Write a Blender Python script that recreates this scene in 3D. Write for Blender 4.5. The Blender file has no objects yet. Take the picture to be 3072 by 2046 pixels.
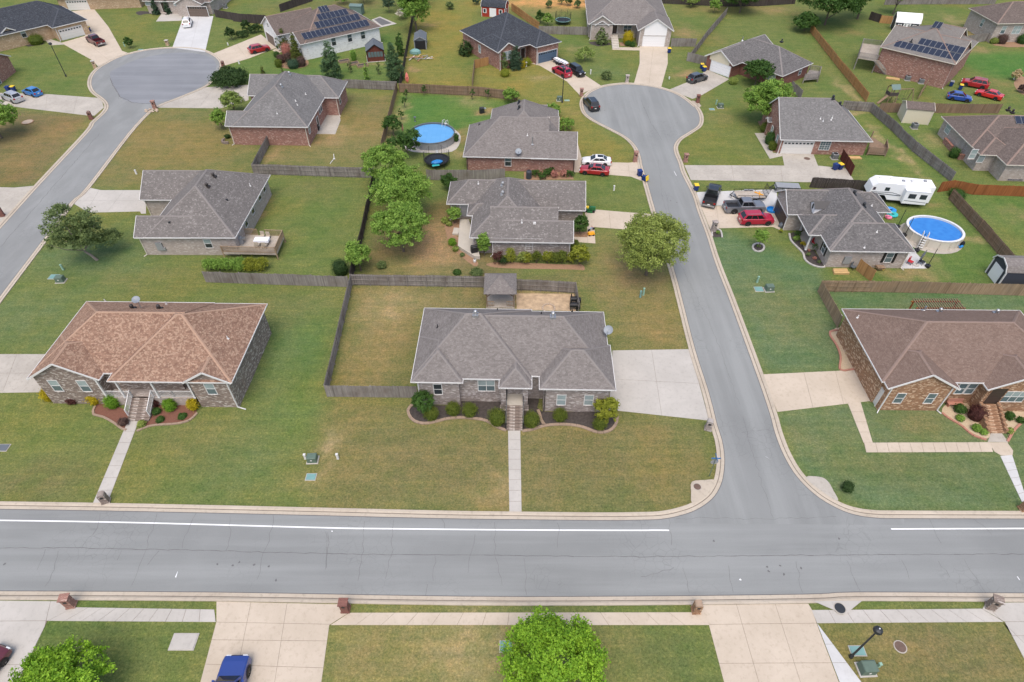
import bpy, bmesh, math, random
import numpy as np
from mathutils import Vector, Matrix
R = math.radians
sc = bpy.context.scene
COL = sc.collection
# ------------------------------------------------------------------ camera, light, exposure
HC = 51.0                      # drone height above the lawns (metres)
DEL = R(44.15)                 # camera depression
FPX = 1878.0                   # focal length in pixels of the 3072 px wide picture (22 mm on a 36 mm sensor)
SD, CD = math.sin(DEL), math.cos(DEL)
cam = bpy.data.cameras.new('drone_camera')
cam.sensor_width = 36.0
cam.lens = FPX * 36 / 3072
cam.clip_start = 0.5
cam.clip_end = 3000.0
camo = bpy.data.objects.new('drone_camera', cam)
COL.objects.link(camo)
camo.location = (0, 0, HC)
camo.rotation_euler = (R(90) - DEL, 0, 0)
sc.camera = camo
w = bpy.data.worlds.new('World')
sc.world = w
w.use_nodes = True
nt = w.node_tree
nt.nodes.clear()
sky = nt.nodes.new('ShaderNodeTexSky')
sky.sky_type = 'NISHITA'
sky.sun_disc = False
SUN_EL, SUN_AZ = R(66), R(186)        # high, soft sun behind a thin overcast, a little to the left behind the camera
sky.sun_elevation = SUN_EL
sky.sun_rotation = SUN_AZ
sky.air_density = 1.0
sky.dust_density = 4.0
sky.ozone_density = 1.0
bg = nt.nodes.new('ShaderNodeBackground')
bg.inputs['Strength'].default_value = 0.15
wo = nt.nodes.new('ShaderNodeOutputWorld')
nt.links.new(sky.outputs[0], bg.inputs[0])
nt.links.new(bg.outputs[0], wo.inputs[0])
sl = bpy.data.lights.new('sun', 'SUN')
sl.energy = 0.85
sl.angle = R(46)
sl.color = (1.0, 0.95, 0.88)
so = bpy.data.objects.new('sun', sl)
COL.objects.link(so)
sdir = Vector((math.sin(SUN_AZ) * math.cos(SUN_EL), math.cos(SUN_AZ) * math.cos(SUN_EL), math.sin(SUN_EL)))
so.rotation_euler = (-sdir).to_track_quat('-Z', 'Y').to_euler()
so.location = (0, 0, 120)
sc.view_settings.view_transform = 'Standard'
sc.view_settings.look = 'None'
sc.view_settings.gamma = 1.0
sc.view_settings.use_curve_mapping = False
sc.view_settings.exposure = 0.70
sc.cycles.max_bounces = 5
sc.cycles.diffuse_bounces = 3
sc.cycles.transparent_max_bounces = 4
# ------------------------------------------------------------------ survey: where things stand, read off the photograph
# each key is an enlarged crop of the photograph: (left, top, enlargement); P() meets that sight line with the level z
VW = {'s': (0, 0, 1), 'D': (0, 0, .76628), 'A': (0, 0, 2.94375), 'B': (700, 0, 3.36429), 'C': (1300, 0, 2.94375),
 'E': (2000, 0, 2.19683), 'F': (0, 400, 2.73837), 'G': (640, 180, 3.79839), 'I': (1140, 260, 2.87195),
 'J': (1260, 480, 2.73837), 'K': (2060, 520, 2.32708), 'L': (2400, 820, 2.70387), 'M': (0, 850, 2.73837),
 'N': (960, 800, 2.355), 'Q': (0, 1300, 2.102), 'R': (900, 1300, 2.102), 'S': (1900, 1250, 1.97014),
 'T': (2700, 0, 5.2258), 'U': (1220, 900, 3.67969), 'V': (1330, 520, 5.01064), 'W': (2300, 560, 4.90625)}
def ray(k, x, y):
 ox, oy, s = VW[k]
 u = (ox + x / s - 1536) / FPX
 v = (oy + y / s - 1023) / FPX
 return Vector((u, CD - v * SD, -(SD + v * CD)))
def P(k, x, y, z=0.0):
 d = ray(k, x, y)
 t = (z - HC) / d.z
 return Vector((d.x * t, d.y * t, z))
def PP(k, pts, z=0.0):
 return [P(k, a, b, z).xy for a, b in pts]
# ------------------------------------------------------------------ naming helpers
def thing(name, label, cat, loc=(0, 0, 0), rotz=0.0, group=None):
 o = bpy.data.objects.new(name, None)
 o.empty_display_size = 0.2
 COL.objects.link(o)
 o.location = loc
 o.rotation_euler = (0, 0, rotz)
 o['label'] = label
 o['category'] = cat
 if group:
  o['group'] = group
 return o
def tag(o, label, cat, group=None):
 o['label'] = label
 o['category'] = cat
 if group:
  o['group'] = group
 return o
def copy_tree(o, parent=None):
 c = o.copy()
 COL.objects.link(c)
 if parent is not None:
  c.parent = parent
 for ch in o.children:
  copy_tree(ch, c)
 return c
def put(root, loc, rotz, label, group=None):
 c = copy_tree(root)
 c.location = loc
 c.rotation_euler = (0, 0, rotz)
 c['label'] = label
 if group:
  c['group'] = group
 return c
class MB:
 """collects faces (with optional uv) and links them as ONE mesh object"""
 def __init__(self):
  self.v, self.f, self.uv, self.mi, self.sm = [], [], [], [], []
 def face(self, pts, uv=None, m=0, smooth=False):
  n = len(self.v)
  self.v.extend([tuple(p) for p in pts])
  self.f.append(tuple(range(n, n + len(pts))))
  self.uv.append(uv if uv else [(0, 0)] * len(pts))
  self.mi.append(m)
  self.sm.append(smooth)
 def box(self, x0, y0, z0, x1, y1, z1, m=0, M=None, taper=0.0, bottom=True):
  t = taper
  c = [(x0, y0, z0), (x1, y0, z0), (x1, y1, z0), (x0, y1, z0),
 (x0 + t, y0 + t, z1), (x1 - t, y0 + t, z1), (x1 - t, y1 - t, z1), (x0 + t, y1 - t, z1)]
  if M is not None:
   c = [tuple(M @ Vector(p)) for p in c]
  q = [(4, 5, 6, 7), (0, 1, 5, 4), (1, 2, 6, 5), (2, 3, 7, 6), (3, 0, 4, 7)]
  if bottom:
   q.append((3, 2, 1, 0))
  dx, dy, dz = abs(x1 - x0), abs(y1 - y0), abs(z1 - z0)
  uvs = [(dx, dy), (dx, dz), (dy, dz), (dx, dz), (dy, dz), (dx, dy)]
  for i, f in enumerate(q):
   a, b = uvs[i]
   self.face([c[j] for j in f], [(0, 0), (a, 0), (a, b), (0, b)], m)
 def bar(self, a, b, wd, ht=None, m=0, up=(0, 0, 1)):
  """box beam from a to b"""
  a, b = Vector(a), Vector(b)
  ht = wd if ht is None else ht
  d = (b - a)
  L = d.length
  if L < 1e-6:
   return
  d /= L
  upv = Vector(up)
  if abs(d.dot(upv)) > 0.98:
   upv = Vector((0, 1, 0))
  s = d.cross(upv).normalized()
  u = s.cross(d).normalized()
  M = Matrix((d, s, u)).transposed().to_4x4()
  M.translation = a
  self.box(0, -wd / 2, -ht / 2, L, wd / 2, ht / 2, m, M)
 def tube(self, pts, r, n=8, m=0, cap=True, smooth=True):
  pts = [Vector(p) for p in pts]
  rs = r if isinstance(r, (list, tuple)) else [r] * len(pts)
  rings = []
  for i, p in enumerate(pts):
   d = (pts[min(i + 1, len(pts) - 1)] - pts[max(i - 1, 0)]).normalized()
   up = Vector((0, 0, 1)) if abs(d.z) < 0.95 else Vector((1, 0, 0))
   s = d.cross(up).normalized()
   u = s.cross(d)
   rings.append([p + (s * math.cos(2 * math.pi * k / n) + u * math.sin(2 * math.pi * k / n)) * rs[i] for k in range(n)])
  for i in range(len(pts) - 1):
   for k in range(n):
    k2 = (k + 1) % n
    self.face([rings[i][k2], rings[i][k], rings[i + 1][k], rings[i + 1][k2]], None, m, smooth)
  if cap:
   self.face(rings[-1][::-1], None, m)
   self.face(rings[0], None, m)
 def lathe(self, prof, n=16, c=(0, 0), m=0, sx=1.0, sy=1.0, smooth=True, mm=None):
  """prof: list of (radius, z)"""
  for i in range(len(prof) - 1):
   r0, z0 = prof[i]
   r1, z1 = prof[i + 1]
   mat = mm[i] if mm else m
   for k in range(n):
    a0, a1 = 2 * math.pi * k / n, 2 * math.pi * (k + 1) / n
    q = []
    for (r, z, a) in ((r0, z0, a0), (r0, z0, a1), (r1, z1, a1), (r1, z1, a0)):
     q.append((c[0] + r * sx * math.cos(a), c[1] + r * sy * math.sin(a), z))
    if r0 < 1e-5:
     q = [q[0], q[2], q[3]]
    elif r1 < 1e-5:
     q = [q[0], q[1], q[2]]
    self.face(q, None, mat, smooth)
 def prism(self, poly, z0, z1, m=0, mtop=None):
  """poly: xy list counter-clockwise"""
  a = sum(poly[i][0] * poly[(i + 1) % len(poly)][1] - poly[(i + 1) % len(poly)][0] * poly[i][1] for i in range(len(poly)))
  if a < 0:
   poly = poly[::-1]
  self.face([(p[0], p[1], z1) for p in poly], [(p[0], p[1]) for p in poly], m if mtop is None else mtop)
  n = len(poly)
  for i in range(n):
   p, q = poly[i], poly[(i + 1) % n]
   L = math.hypot(q[0] - p[0], q[1] - p[1])
   self.face([(p[0], p[1], z0), (q[0], q[1], z0), (q[0], q[1], z1), (p[0], p[1], z1)],
  [(0, z0), (L, z0), (L, z1), (0, z1)], m)
 def mesh(self, name, mats):
  me = bpy.data.meshes.new(name)
  me.from_pydata(self.v, [], self.f)
  for mt in mats:
   me.materials.append(mt)
  me.polygons.foreach_set('material_index', self.mi)
  me.polygons.foreach_set('use_smooth', self.sm)
  ul = me.uv_layers.new(name='UVMap')
  flat = [c for f in self.uv for p in f for c in p]
  ul.data.foreach_set('uv', flat)
  me.update()
  return me
 def build(self, name, mats, parent=None, weld=False):
  if not isinstance(mats, (list, tuple)):
   mats = [mats]
  me = self.mesh(name, mats)
  if weld:
   bm = bmesh.new()
   bm.from_mesh(me)
   bmesh.ops.remove_doubles(bm, verts=bm.verts, dist=0.0008)
   bm.to_mesh(me)
   bm.free()
  o = bpy.data.objects.new(name, me)
  COL.objects.link(o)
  if parent is not None:
   o.parent = parent
  return o
def meshobj(name, me, parent=None, loc=None, rotz=None):
 o = bpy.data.objects.new(name, me)
 COL.objects.link(o)
 if parent is not None:
  o.parent = parent
 if loc is not None:
  o.location = loc
 if rotz is not None:
  o.rotation_euler = (0, 0, rotz)
 return o
def struct(o):
 o['kind'] = 'structure'
 return o
def smooth_path(pts, n=6, closed=False):
 """Catmull-Rom through 2-D points"""
 pts = [Vector(p).to_2d() for p in pts]
 out = []
 N = len(pts)
 rng = N if closed else N - 1
 for i in range(rng):
  g = (lambda j: pts[j % N]) if closed else (lambda j: pts[max(0, min(N - 1, j))])
  p0, p1, p2, p3 = g(i - 1), g(i), g(i + 1), g(i + 2)
  for k in range(n):
   t = k / n
   out.append(0.5 * ((2 * p1) + (p2 - p0) * t + (2 * p0 - 5 * p1 + 4 * p2 - p3) * t * t + (3 * p1 - p0 - 3 * p2 + p3) * t ** 3))
 if not closed:
  out.append(pts[-1])
 return out
# ------------------------------------------------------------------ materials
def lin(c):
 return tuple((x / 12.92 if x <= 0.04045 else ((x + 0.055) / 1.055) ** 2.4) for x in c)
class NT:
 def __init__(self, name):
  self.m = bpy.data.materials.new(name)
  self.m.use_nodes = True
  self.t = self.m.node_tree
  self.b = self.t.nodes['Principled BSDF']
 def n(self, typ, **kw):
  nd = self.t.nodes.new(typ)
  for k, v in kw.items():
   if k.startswith('i_'):
    key = k[2:]
    key = int(key) if key.isdigit() else key.replace('_', ' ')
    nd.inputs[key].default_value = v
   else:
    setattr(nd, k, v)
  return nd
 def l(self, a, b):
  self.t.links.new(a, b)
 def coord(self, kind='Object', scale=None):
  tc = self.n('ShaderNodeTexCoord')
  o = tc.outputs[kind]
  if scale is not None:
   mp = self.n('ShaderNodeMapping')
   mp.inputs['Scale'].default_value = scale
   self.l(o, mp.inputs['Vector'])
   o = mp.outputs[0]
  return o
 def noise(self, vec, scale, detail=3, rough=0.55, dist=0.0):
  nd = self.n('ShaderNodeTexNoise', i_Scale=scale, i_Detail=detail, i_Roughness=rough, i_Distortion=dist)
  self.l(vec, nd.inputs['Vector'])
  return nd.outputs['Fac']
 def ramp(self, fac, stops, interp='LINEAR'):
  r = self.n('ShaderNodeValToRGB')
  e = r.color_ramp.elements
  while len(e) < len(stops):
   e.new(0.5)
  r.color_ramp.interpolation = interp
  for el, (p, c) in zip(e, stops):
   el.position = p
   el.color = (c, c, c, 1) if isinstance(c, (int, float)) else (*c, 1)
  self.l(fac, r.inputs[0])
  return r.outputs[0]
 def mix(self, a, b, fac, mode='MIX'):
  mx = self.n('ShaderNodeMix', data_type='RGBA', blend_type=mode)
  for sock, v in ((mx.inputs['Factor'], fac), (mx.inputs['A'], a), (mx.inputs['B'], b)):
   if hasattr(v, 'links'):
    self.l(v, sock)
   elif isinstance(v, (int, float)):
    sock.default_value = v if sock.type == 'VALUE' else (v, v, v, 1)
   else:
    sock.default_value = (*v[:3], 1)
  return mx.outputs['Result']
 def base(self, c):
  if hasattr(c, 'links'):
   self.l(c, self.b.inputs['Base Color'])
  else:
   self.b.inputs['Base Color'].default_value = (*c[:3], 1)
 def bump(self, h, strength=0.3, dist=0.02):
  bp = self.n('ShaderNodeBump', i_Strength=strength, i_Distance=dist)
  self.l(h, bp.inputs['Height'])
  self.l(bp.outputs[0], self.b.inputs['Normal'])
 def rough(self, r, spec=None):
  self.b.inputs['Roughness'].default_value = r
  if spec is not None:
   self.b.inputs['Specular IOR Level'].default_value = spec
def plain(name, c, rough=0.6, metal=0.0, var=0.12, scale=3.0, spec=0.4, coat=0.0):
 t = NT(name)
 v = t.coord('Object')
 f = t.noise(v, scale, 4, 0.6)
 t.base(t.mix(tuple(x * (1 - var) for x in c), tuple(min(1, x * (1 + var)) for x in c), f))
 t.rough(rough, spec)
 t.b.inputs['Metallic'].default_value = metal
 t.b.inputs['Coat Weight'].default_value = coat
 t.b.inputs['Coat Roughness'].default_value = 0.08
 return t.m
def brick(name, cols, mortar, bw=0.21, bh=0.075, light=None, lightp=0.12):
 """running bond brick on wall uv; cols = two brick colours"""
 t = NT(name)
 uv = t.coord('UV')
 bt = t.n('ShaderNodeTexBrick', i_Scale=1.0, i_Mortar_Size=0.006, i_Mortar_Smooth=0.2, i_Brick_Width=bw, i_Row_Height=bh, i_Bias=0.0)
 t.l(uv, bt.inputs['Vector'])
 bt.inputs['Color1'].default_value = (0, 0, 0, 1)
 bt.inputs['Color2'].default_value = (1, 1, 1, 1)
 bt.inputs['Mortar'].default_value = (.5, .5, .5, 1)
 # second, coarser grid makes single bricks stand out as in weathered tumbled brick
 b2 = t.n('ShaderNodeTexBrick', i_Scale=1.0, i_Mortar_Size=0.0, i_Brick_Width=bw * 2, i_Row_Height=bh * 2, i_Bias=0.0)
 t.l(uv, b2.inputs['Vector'])
 b2.inputs['Color1'].default_value = (0, 0, 0, 1)
 b2.inputs['Color2'].default_value = (1, 1, 1, 1)
 n1 = t.noise(uv, 1.1, 4, 0.7)
 sepa = t.mix(bt.outputs['Color'], b2.outputs['Color'], 0.45)
 c = t.mix(cols[0], cols[1], sepa)
 c = t.mix(c, tuple(x * 0.72 for x in cols[0]), t.ramp(n1, [(0.45, 0.0), (0.7, 0.6)]))
 if light:
  wn = t.n('ShaderNodeTexVoronoi', i_Scale=1.0, feature='F1')
  mp = t.n('ShaderNodeMapping')
  mp.inputs['Scale'].default_value = (1 / (bw * 1.25), 1 / (bh * 1.3), 1)
  t.l(uv, mp.inputs['Vector'])
  t.l(mp.outputs[0], wn.inputs['Vector'])
  sx = t.n('ShaderNodeSeparateColor')
  t.l(wn.outputs['Color'], sx.inputs[0])
  c = t.mix(c, light, t.ramp(sx.outputs[0], [(1 - lightp - 0.02, 0.0), (1 - lightp, 0.85)]))
 c = t.mix(c, mortar, t.ramp(bt.outputs['Fac'], [(0.3, 0.0), (0.9, 0.7)]))
 t.base(c)
 t.bump(bt.outputs['Fac'], -0.4, 0.01)
 t.rough(0.9, 0.2)
 return t.m
def shingle(name, c0, c1, light=None, lp=0.1, tab=0.30, row=0.145, streak=None):
 """architectural shingles on roof uv (u along the eave, v up the slope)"""
 t = NT(name)
 uv = t.coord('UV')
 bt = t.n('ShaderNodeTexBrick', i_Scale=1.0, i_Mortar_Size=0.012, i_Mortar_Smooth=0.1, i_Brick_Width=tab, i_Row_Height=row, i_Bias=0.0, offset=0.37)
 t.l(uv, bt.inputs['Vector'])
 bt.inputs['Color1'].default_value = (0, 0, 0, 1)
 bt.inputs['Color2'].default_value = (1, 1, 1, 1)
 bt.inputs['Mortar'].default_value = (0, 0, 0, 1)
 n1 = t.noise(uv, 0.35, 4, 0.65)
 n2 = t.noise(uv, 14.0, 2, 0.6)
 c = t.mix(c0, c1, bt.outputs['Color'])
 if light:
  vo = t.n('ShaderNodeTexVoronoi', i_Scale=1.0, feature='F1')
  mp = t.n('ShaderNodeMapping')
  mp.inputs['Scale'].default_value = (1 / (tab * 0.62), 1 / (row * 1.02), 1)
  t.l(uv, mp.inputs['Vector'])
  t.l(mp.outputs[0], vo.inputs['Vector'])
  sx = t.n('ShaderNodeSeparateColor')
  t.l(vo.outputs['Color'], sx.inputs[0])
  c = t.mix(c, light, t.ramp(sx.outputs[0], [(1 - lp - 0.02, 0.0), (1 - lp, 0.42)]))
 c = t.mix(c, 0.0, t.ramp(n1, [(0.35, 0.0), (0.75, 0.14)]))
 if streak:
  mp = t.n('ShaderNodeMapping')
  mp.inputs['Scale'].default_value = (1.6, 0.16, 1)
  t.l(uv, mp.inputs['Vector'])
  ns = t.noise(mp.outputs[0], 1.0, 4, 0.6)
  c = t.mix(c, tuple(x * 0.45 for x in c0), t.ramp(ns, [(0.5, 0.0), (0.72, streak)]))
 c = t.mix(c, 1.0, t.ramp(n2, [(0.5, 0.0), (0.8, 0.10)]))
 # shadow gap under each course, as relief
 sep = t.n('ShaderNodeSeparateXYZ')
 t.l(uv, sep.inputs[0])
 fr = t.n('ShaderNodeMath', operation='PINGPONG')
 t.l(sep.outputs['Y'], fr.inputs[0])
 fr.inputs[1].default_value = row
 t.base(c)
 t.bump(bt.outputs['Fac'], -0.6, 0.015)
 t.rough(0.95, 0.15)
 return t.m
def concrete(name, c0, c1, stain=(0.25, 0.24, 0.22), st=0.35, scale=0.25):
 t = NT(name)
 v = t.coord('Object')
 n1 = t.noise(v, scale, 5, 0.65, 0.4)
 n2 = t.noise(v, 2.6, 4, 0.7)
 n3 = t.noise(v, 34.0, 2, 0.6)
 c = t.mix(c0, c1, t.ramp(n1, [(0.3, 0.0), (0.7, 1.0)]))
 c = t.mix(c, stain, t.ramp(n2, [(0.52, 0.0), (0.78, st)]))
 c = t.mix(c, 0.85, t.ramp(n3, [(0.5, 0.0), (0.9, 0.15)]))
 t.base(c)
 t.bump(n3, 0.15, 0.005)
 t.rough(0.9, 0.2)
 return t.m
def asphalt(name, c0, c1, crack=0.6, band=(0.03, 0.55, 1)):
 t = NT(name)
 v = t.coord('Object')
 n1 = t.noise(v, 0.09, 4, 0.6, 0.3)
 mp = t.n('ShaderNodeMapping')
 mp.inputs['Scale'].default_value = band
 t.l(v, mp.inputs['Vector'])
 nl = t.noise(mp.outputs[0], 1.0, 4, 0.6)
 n3 = t.noise(v, 9.0, 4, 0.75)
 n4 = t.noise(v, 40.0, 2, 0.7)
 c = t.mix(c0, c1, t.ramp(n1, [(0.3, 0.0), (0.7, 1.0)]))
 c = t.mix(c, tuple(x * 1.24 for x in c1), t.ramp(nl, [(0.45, 0.0), (0.68, 0.55)]))
 c = t.mix(c, tuple(x * 0.7 for x in c0), t.ramp(n3, [(0.5, 0.0), (0.85, 0.35)]))
 c = t.mix(c, 0.5, t.ramp(n4, [(0.55, 0.0), (0.9, 0.25)]))
 # alligator cracking in patches
 nd = t.n('ShaderNodeTexNoise', i_Scale=0.7, i_Detail=4.0)
 t.l(v, nd.inputs['Vector'])
 wv = t.mix(v, nd.outputs['Color'], 0.35, 'ADD')
 vo = t.n('ShaderNodeTexVoronoi', feature='DISTANCE_TO_EDGE', i_Scale=1.3)
 t.l(wv, vo.inputs['Vector'])
 ck = t.ramp(vo.outputs['Distance'], [(0.0, 1.0), (0.035, 0.0)])
 msk = t.ramp(t.noise(v, 0.12, 3, 0.6), [(0.50, 0.0), (0.64, crack)])
 mm = t.n('ShaderNodeMath', operation='MULTIPLY')
 t.l(ck, mm.inputs[0])
 t.l(msk, mm.inputs[1])
 c = t.mix(c, tuple(x * 0.45 for x in c0), mm.outputs[0])
 t.base(c)
 t.bump(n4, 0.3, 0.006)
 t.rough(0.88, 0.3)
 return t.m
def wood(name, c0, c1, c2, scale=6.0):
 """weathered boards: streaks along z, board to board variation comes from a per-face tint attribute"""
 t = NT(name)
 v = t.coord('Object', (scale, scale, 0.55))
 n1 = t.noise(v, 1.0, 4, 0.7)
 n2 = t.noise(t.coord('Object'), 0.5, 3, 0.6)
 at = t.n('ShaderNodeAttribute', attribute_name='tint')
 c = t.mix(c0, c1, t.ramp(n1, [(0.3, 0.0), (0.7, 1.0)]))
 c = t.mix(c, c2, t.ramp(n2, [(0.45, 0.0), (0.72, 0.65)]))
 c = t.mix(c, tuple(x * 0.35 for x in c0), t.ramp(at.outputs['Fac'], [(0.0, 0.0), (1.0, 0.75)]))
 t.base(c)
 t.rough(0.92, 0.15)
 return t.m
def foliage(name, c0, c1, trans=0.25):
 t = NT(name)
 at = t.n('ShaderNodeAttribute', attribute_name='tint')
 c = t.mix(c0, c1, at.outputs['Fac'])
 t.base(c)
 t.rough(0.65, 0.25)
 tr = t.n('ShaderNodeBsdfTranslucent')
 t.l(t.mix(c, (1.0, 1.0, 0.35), 0.25, 'MULTIPLY'), tr.inputs['Color'])
 ms = t.n('ShaderNodeMixShader', i_0=trans)
 t.l(t.b.outputs[0], ms.inputs[1])
 t.l(tr.outputs[0], ms.inputs[2])
 out = t.t.nodes['Material Output']
 t.l(ms.outputs[0], out.inputs['Surface'])
 return t.m
def glass(name, c=(0.03, 0.04, 0.05), rough=0.06):
 t = NT(name)
 v = t.coord('Object')
 f = t.noise(v, 0.8, 2)
 t.base(t.mix(tuple(x * 0.7 for x in c), tuple(x * 1.3 for x in c), f))
 t.rough(rough, 0.6)
 return t.m
M = {}
M['gray_roof'] = shingle('gray_roof', (0.155, 0.138, 0.128), (0.215, 0.194, 0.18), (0.27, 0.247, 0.23), 0.14, 0.30, 0.15, 0.15)
M['spotted_roof'] = shingle('spotted_roof', (0.135, 0.122, 0.113), (0.19, 0.173, 0.161), (0.36, 0.335, 0.31), 0.09, 0.30, 0.15, 0.2)
M['cool_roof'] = shingle('cool_roof', (0.135, 0.130, 0.126), (0.195, 0.189, 0.183), (0.29, 0.282, 0.272), 0.06, 0.30, 0.15, 0.25)
M['dark_gray_roof'] = shingle('dark_gray_roof', (0.10, 0.095, 0.092), (0.165, 0.155, 0.15), (0.24, 0.23, 0.22), 0.10, 0.30, 0.15, 0.3)
M['charcoal_roof'] = shingle('charcoal_roof', (0.028, 0.032, 0.04), (0.055, 0.062, 0.074), (0.11, 0.115, 0.125), 0.06, 0.30, 0.15)
M['tan_roof'] = shingle('tan_roof', (0.185, 0.105, 0.072), (0.31, 0.19, 0.13), (0.47, 0.335, 0.235), 0.30, 0.27, 0.16)
M['brown_roof'] = shingle('brown_roof', (0.155, 0.105, 0.082), (0.20, 0.14, 0.112), (0.25, 0.185, 0.15), 0.12, 0.28, 0.15)
M['umber_roof'] = shingle('umber_roof', (0.105, 0.082, 0.070), (0.155, 0.122, 0.106), (0.21, 0.17, 0.15), 0.12, 0.30, 0.15)
M['taupe_roof'] = shingle('taupe_roof', (0.16, 0.145, 0.13), (0.215, 0.198, 0.182), None, 0.1, 0.30, 0.15, 0.2)
M['cap_gray'] = plain('cap_gray', (0.21, 0.19, 0.178), 0.95, var=0.2, scale=6)
M['cap_tan'] = plain('cap_tan', (0.36, 0.235, 0.165), 0.95, var=0.2, scale=6)
M['cap_brown'] = plain('cap_brown', (0.23, 0.165, 0.135), 0.95, var=0.2, scale=6)
M['cap_dark'] = plain('cap_dark', (0.065, 0.072, 0.085), 0.95, var=0.2, scale=6)
M['gray_brick'] = brick('gray_brick', ((0.21, 0.17, 0.155), (0.40, 0.345, 0.315)), (0.40, 0.37, 0.34), light=(0.55, 0.50, 0.47), lightp=0.16)
M['taupe_brick'] = brick('taupe_brick', ((0.15, 0.115, 0.095), (0.30, 0.235, 0.195)), (0.34, 0.29, 0.25), light=(0.52, 0.47, 0.42), lightp=0.18)
M['cream_brick'] = brick('cream_brick', ((0.34, 0.285, 0.25), (0.46, 0.395, 0.35)), (0.46, 0.42, 0.38), light=(0.54, 0.49, 0.45), lightp=0.1)
M['red_brick'] = brick('red_brick', ((0.22, 0.105, 0.08), (0.37, 0.19, 0.145)), (0.40, 0.32, 0.28), light=(0.47, 0.32, 0.26), lightp=0.12)
M['dark_red_brick'] = brick('dark_red_brick', ((0.15, 0.06, 0.048), (0.25, 0.105, 0.08)), (0.27, 0.2, 0.17))
M['orange_brick'] = brick('orange_brick', ((0.20, 0.10, 0.052), (0.38, 0.215, 0.12)), (0.40, 0.31, 0.23), light=(0.60, 0.43, 0.29), lightp=0.22)
M['buff_brick'] = brick('buff_brick', ((0.36, 0.24, 0.14), (0.50, 0.36, 0.23)), (0.50, 0.42, 0.33), light=(0.60, 0.48, 0.34), lightp=0.1)
M['white_brick'] = brick('white_brick', ((0.66, 0.66, 0.65), (0.80, 0.80, 0.79)), (0.70, 0.69, 0.68), light=(0.50, 0.46, 0.43), lightp=0.03)
M['white_trim'] = plain('white_trim', (0.64, 0.63, 0.61), 0.5, var=0.05)
M['cream_trim'] = plain('cream_trim', (0.60, 0.55, 0.47), 0.5, var=0.06)
M['cream_siding'] = plain('cream_siding', (0.62, 0.56, 0.42), 0.6, var=0.05)
M['white_siding'] = plain('white_siding', (0.78, 0.78, 0.78), 0.5, var=0.03)
M['garage_white'] = plain('garage_white', (0.66, 0.64, 0.60), 0.5, var=0.05)
M['garage_brown'] = plain('garage_brown', (0.14, 0.105, 0.085), 0.5, var=0.08)
M['garage_blue'] = plain('garage_blue', (0.075, 0.12, 0.18), 0.5, var=0.08)
M['window_dark'] = glass('window_dark', (0.035, 0.042, 0.048))
M['window_blind'] = glass('window_blind', (0.30, 0.36, 0.36), 0.2)
M['window_mid'] = glass('window_mid', (0.11, 0.15, 0.16), 0.12)
M['door_dark'] = plain('door_dark', (0.05, 0.035, 0.03), 0.4)
M['door_white'] = plain('door_white', (0.72, 0.74, 0.78), 0.4)
M['black'] = plain('black', (0.016, 0.016, 0.018), 0.5, var=0.2)
M['rubber'] = plain('rubber', (0.018, 0.018, 0.018), 0.85, var=0.2)
M['dark_metal'] = plain('dark_metal', (0.035, 0.038, 0.042), 0.45, 0.3)
M['steel'] = plain('steel', (0.42, 0.43, 0.44), 0.35, 0.7)
M['gray_metal'] = plain('gray_metal', (0.30, 0.31, 0.32), 0.5, 0.2)
M['brown_metal'] = plain('brown_metal', (0.045, 0.038, 0.036), 0.5, 0.1)
M['dish'] = plain('dish', (0.24, 0.265, 0.29), 0.5, 0.1)
M['utility_green'] = plain('utility_green', (0.10, 0.145, 0.11), 0.55, var=0.2)
M['pedestal_green'] = plain('pedestal_green', (0.25, 0.40, 0.31), 0.55, var=0.15)
M['cover_green'] = plain('cover_green', (0.16, 0.30, 0.28), 0.6, var=0.2)
M['rust'] = plain('rust', (0.13, 0.085, 0.065), 0.85, var=0.35)
M['solar'] = None
t = NT('solar_cell')
uv = t.coord('UV')
bt = t.n('ShaderNodeTexBrick', i_Scale=1.0, i_Mortar_Size=0.006, i_Brick_Width=0.17, i_Row_Height=0.17, offset=0.0)
t.l(uv, bt.inputs['Vector'])
bt.inputs['Color1'].default_value = (0.012, 0.017, 0.034, 1)
bt.inputs['Color2'].default_value = (0.016, 0.022, 0.042, 1)
bt.inputs['Mortar'].default_value = (0.05, 0.06, 0.08, 1)
t.base(bt.outputs['Color'])
t.rough(0.16, 0.5)
M['solar'] = t.m
M['concrete'] = concrete('concrete', (0.40, 0.365, 0.31), (0.50, 0.455, 0.385), (0.24, 0.21, 0.17), 0.30)
M['pink_concrete'] = concrete('pink_concrete', (0.44, 0.37, 0.285), (0.53, 0.45, 0.355), (0.28, 0.22, 0.16), 0.45)
M['gray_concrete'] = concrete('gray_concrete', (0.39, 0.365, 0.325), (0.475, 0.445, 0.40), (0.24, 0.22, 0.19), 0.4)
M['stained_concrete'] = concrete('stained_concrete', (0.34, 0.31, 0.265), (0.46, 0.42, 0.36), (0.19, 0.17, 0.14), 0.55)
M['white_concrete'] = concrete('white_concrete', (0.46, 0.455, 0.44), (0.55, 0.545, 0.53), (0.34, 0.33, 0.31), 0.4)
M['kerb'] = concrete('kerb_concrete', (0.40, 0.34, 0.265), (0.48, 0.415, 0.33), (0.19, 0.165, 0.13), 0.5)
M['joint'] = plain('joint', (0.20, 0.16, 0.12), 0.95, var=0.3)
M['asphalt'] = asphalt('asphalt', (0.198, 0.204, 0.197), (0.238, 0.245, 0.236), .3)
M['side_asphalt'] = asphalt('side_asphalt', (0.198, 0.204, 0.197), (0.238, 0.245, 0.236), .35, (0.5, 0.03, 1))
M['old_asphalt'] = asphalt('old_asphalt', (0.195, 0.2, 0.194), (0.235, 0.24, 0.232), 0.4, (0.35, 0.1, 1))
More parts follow.
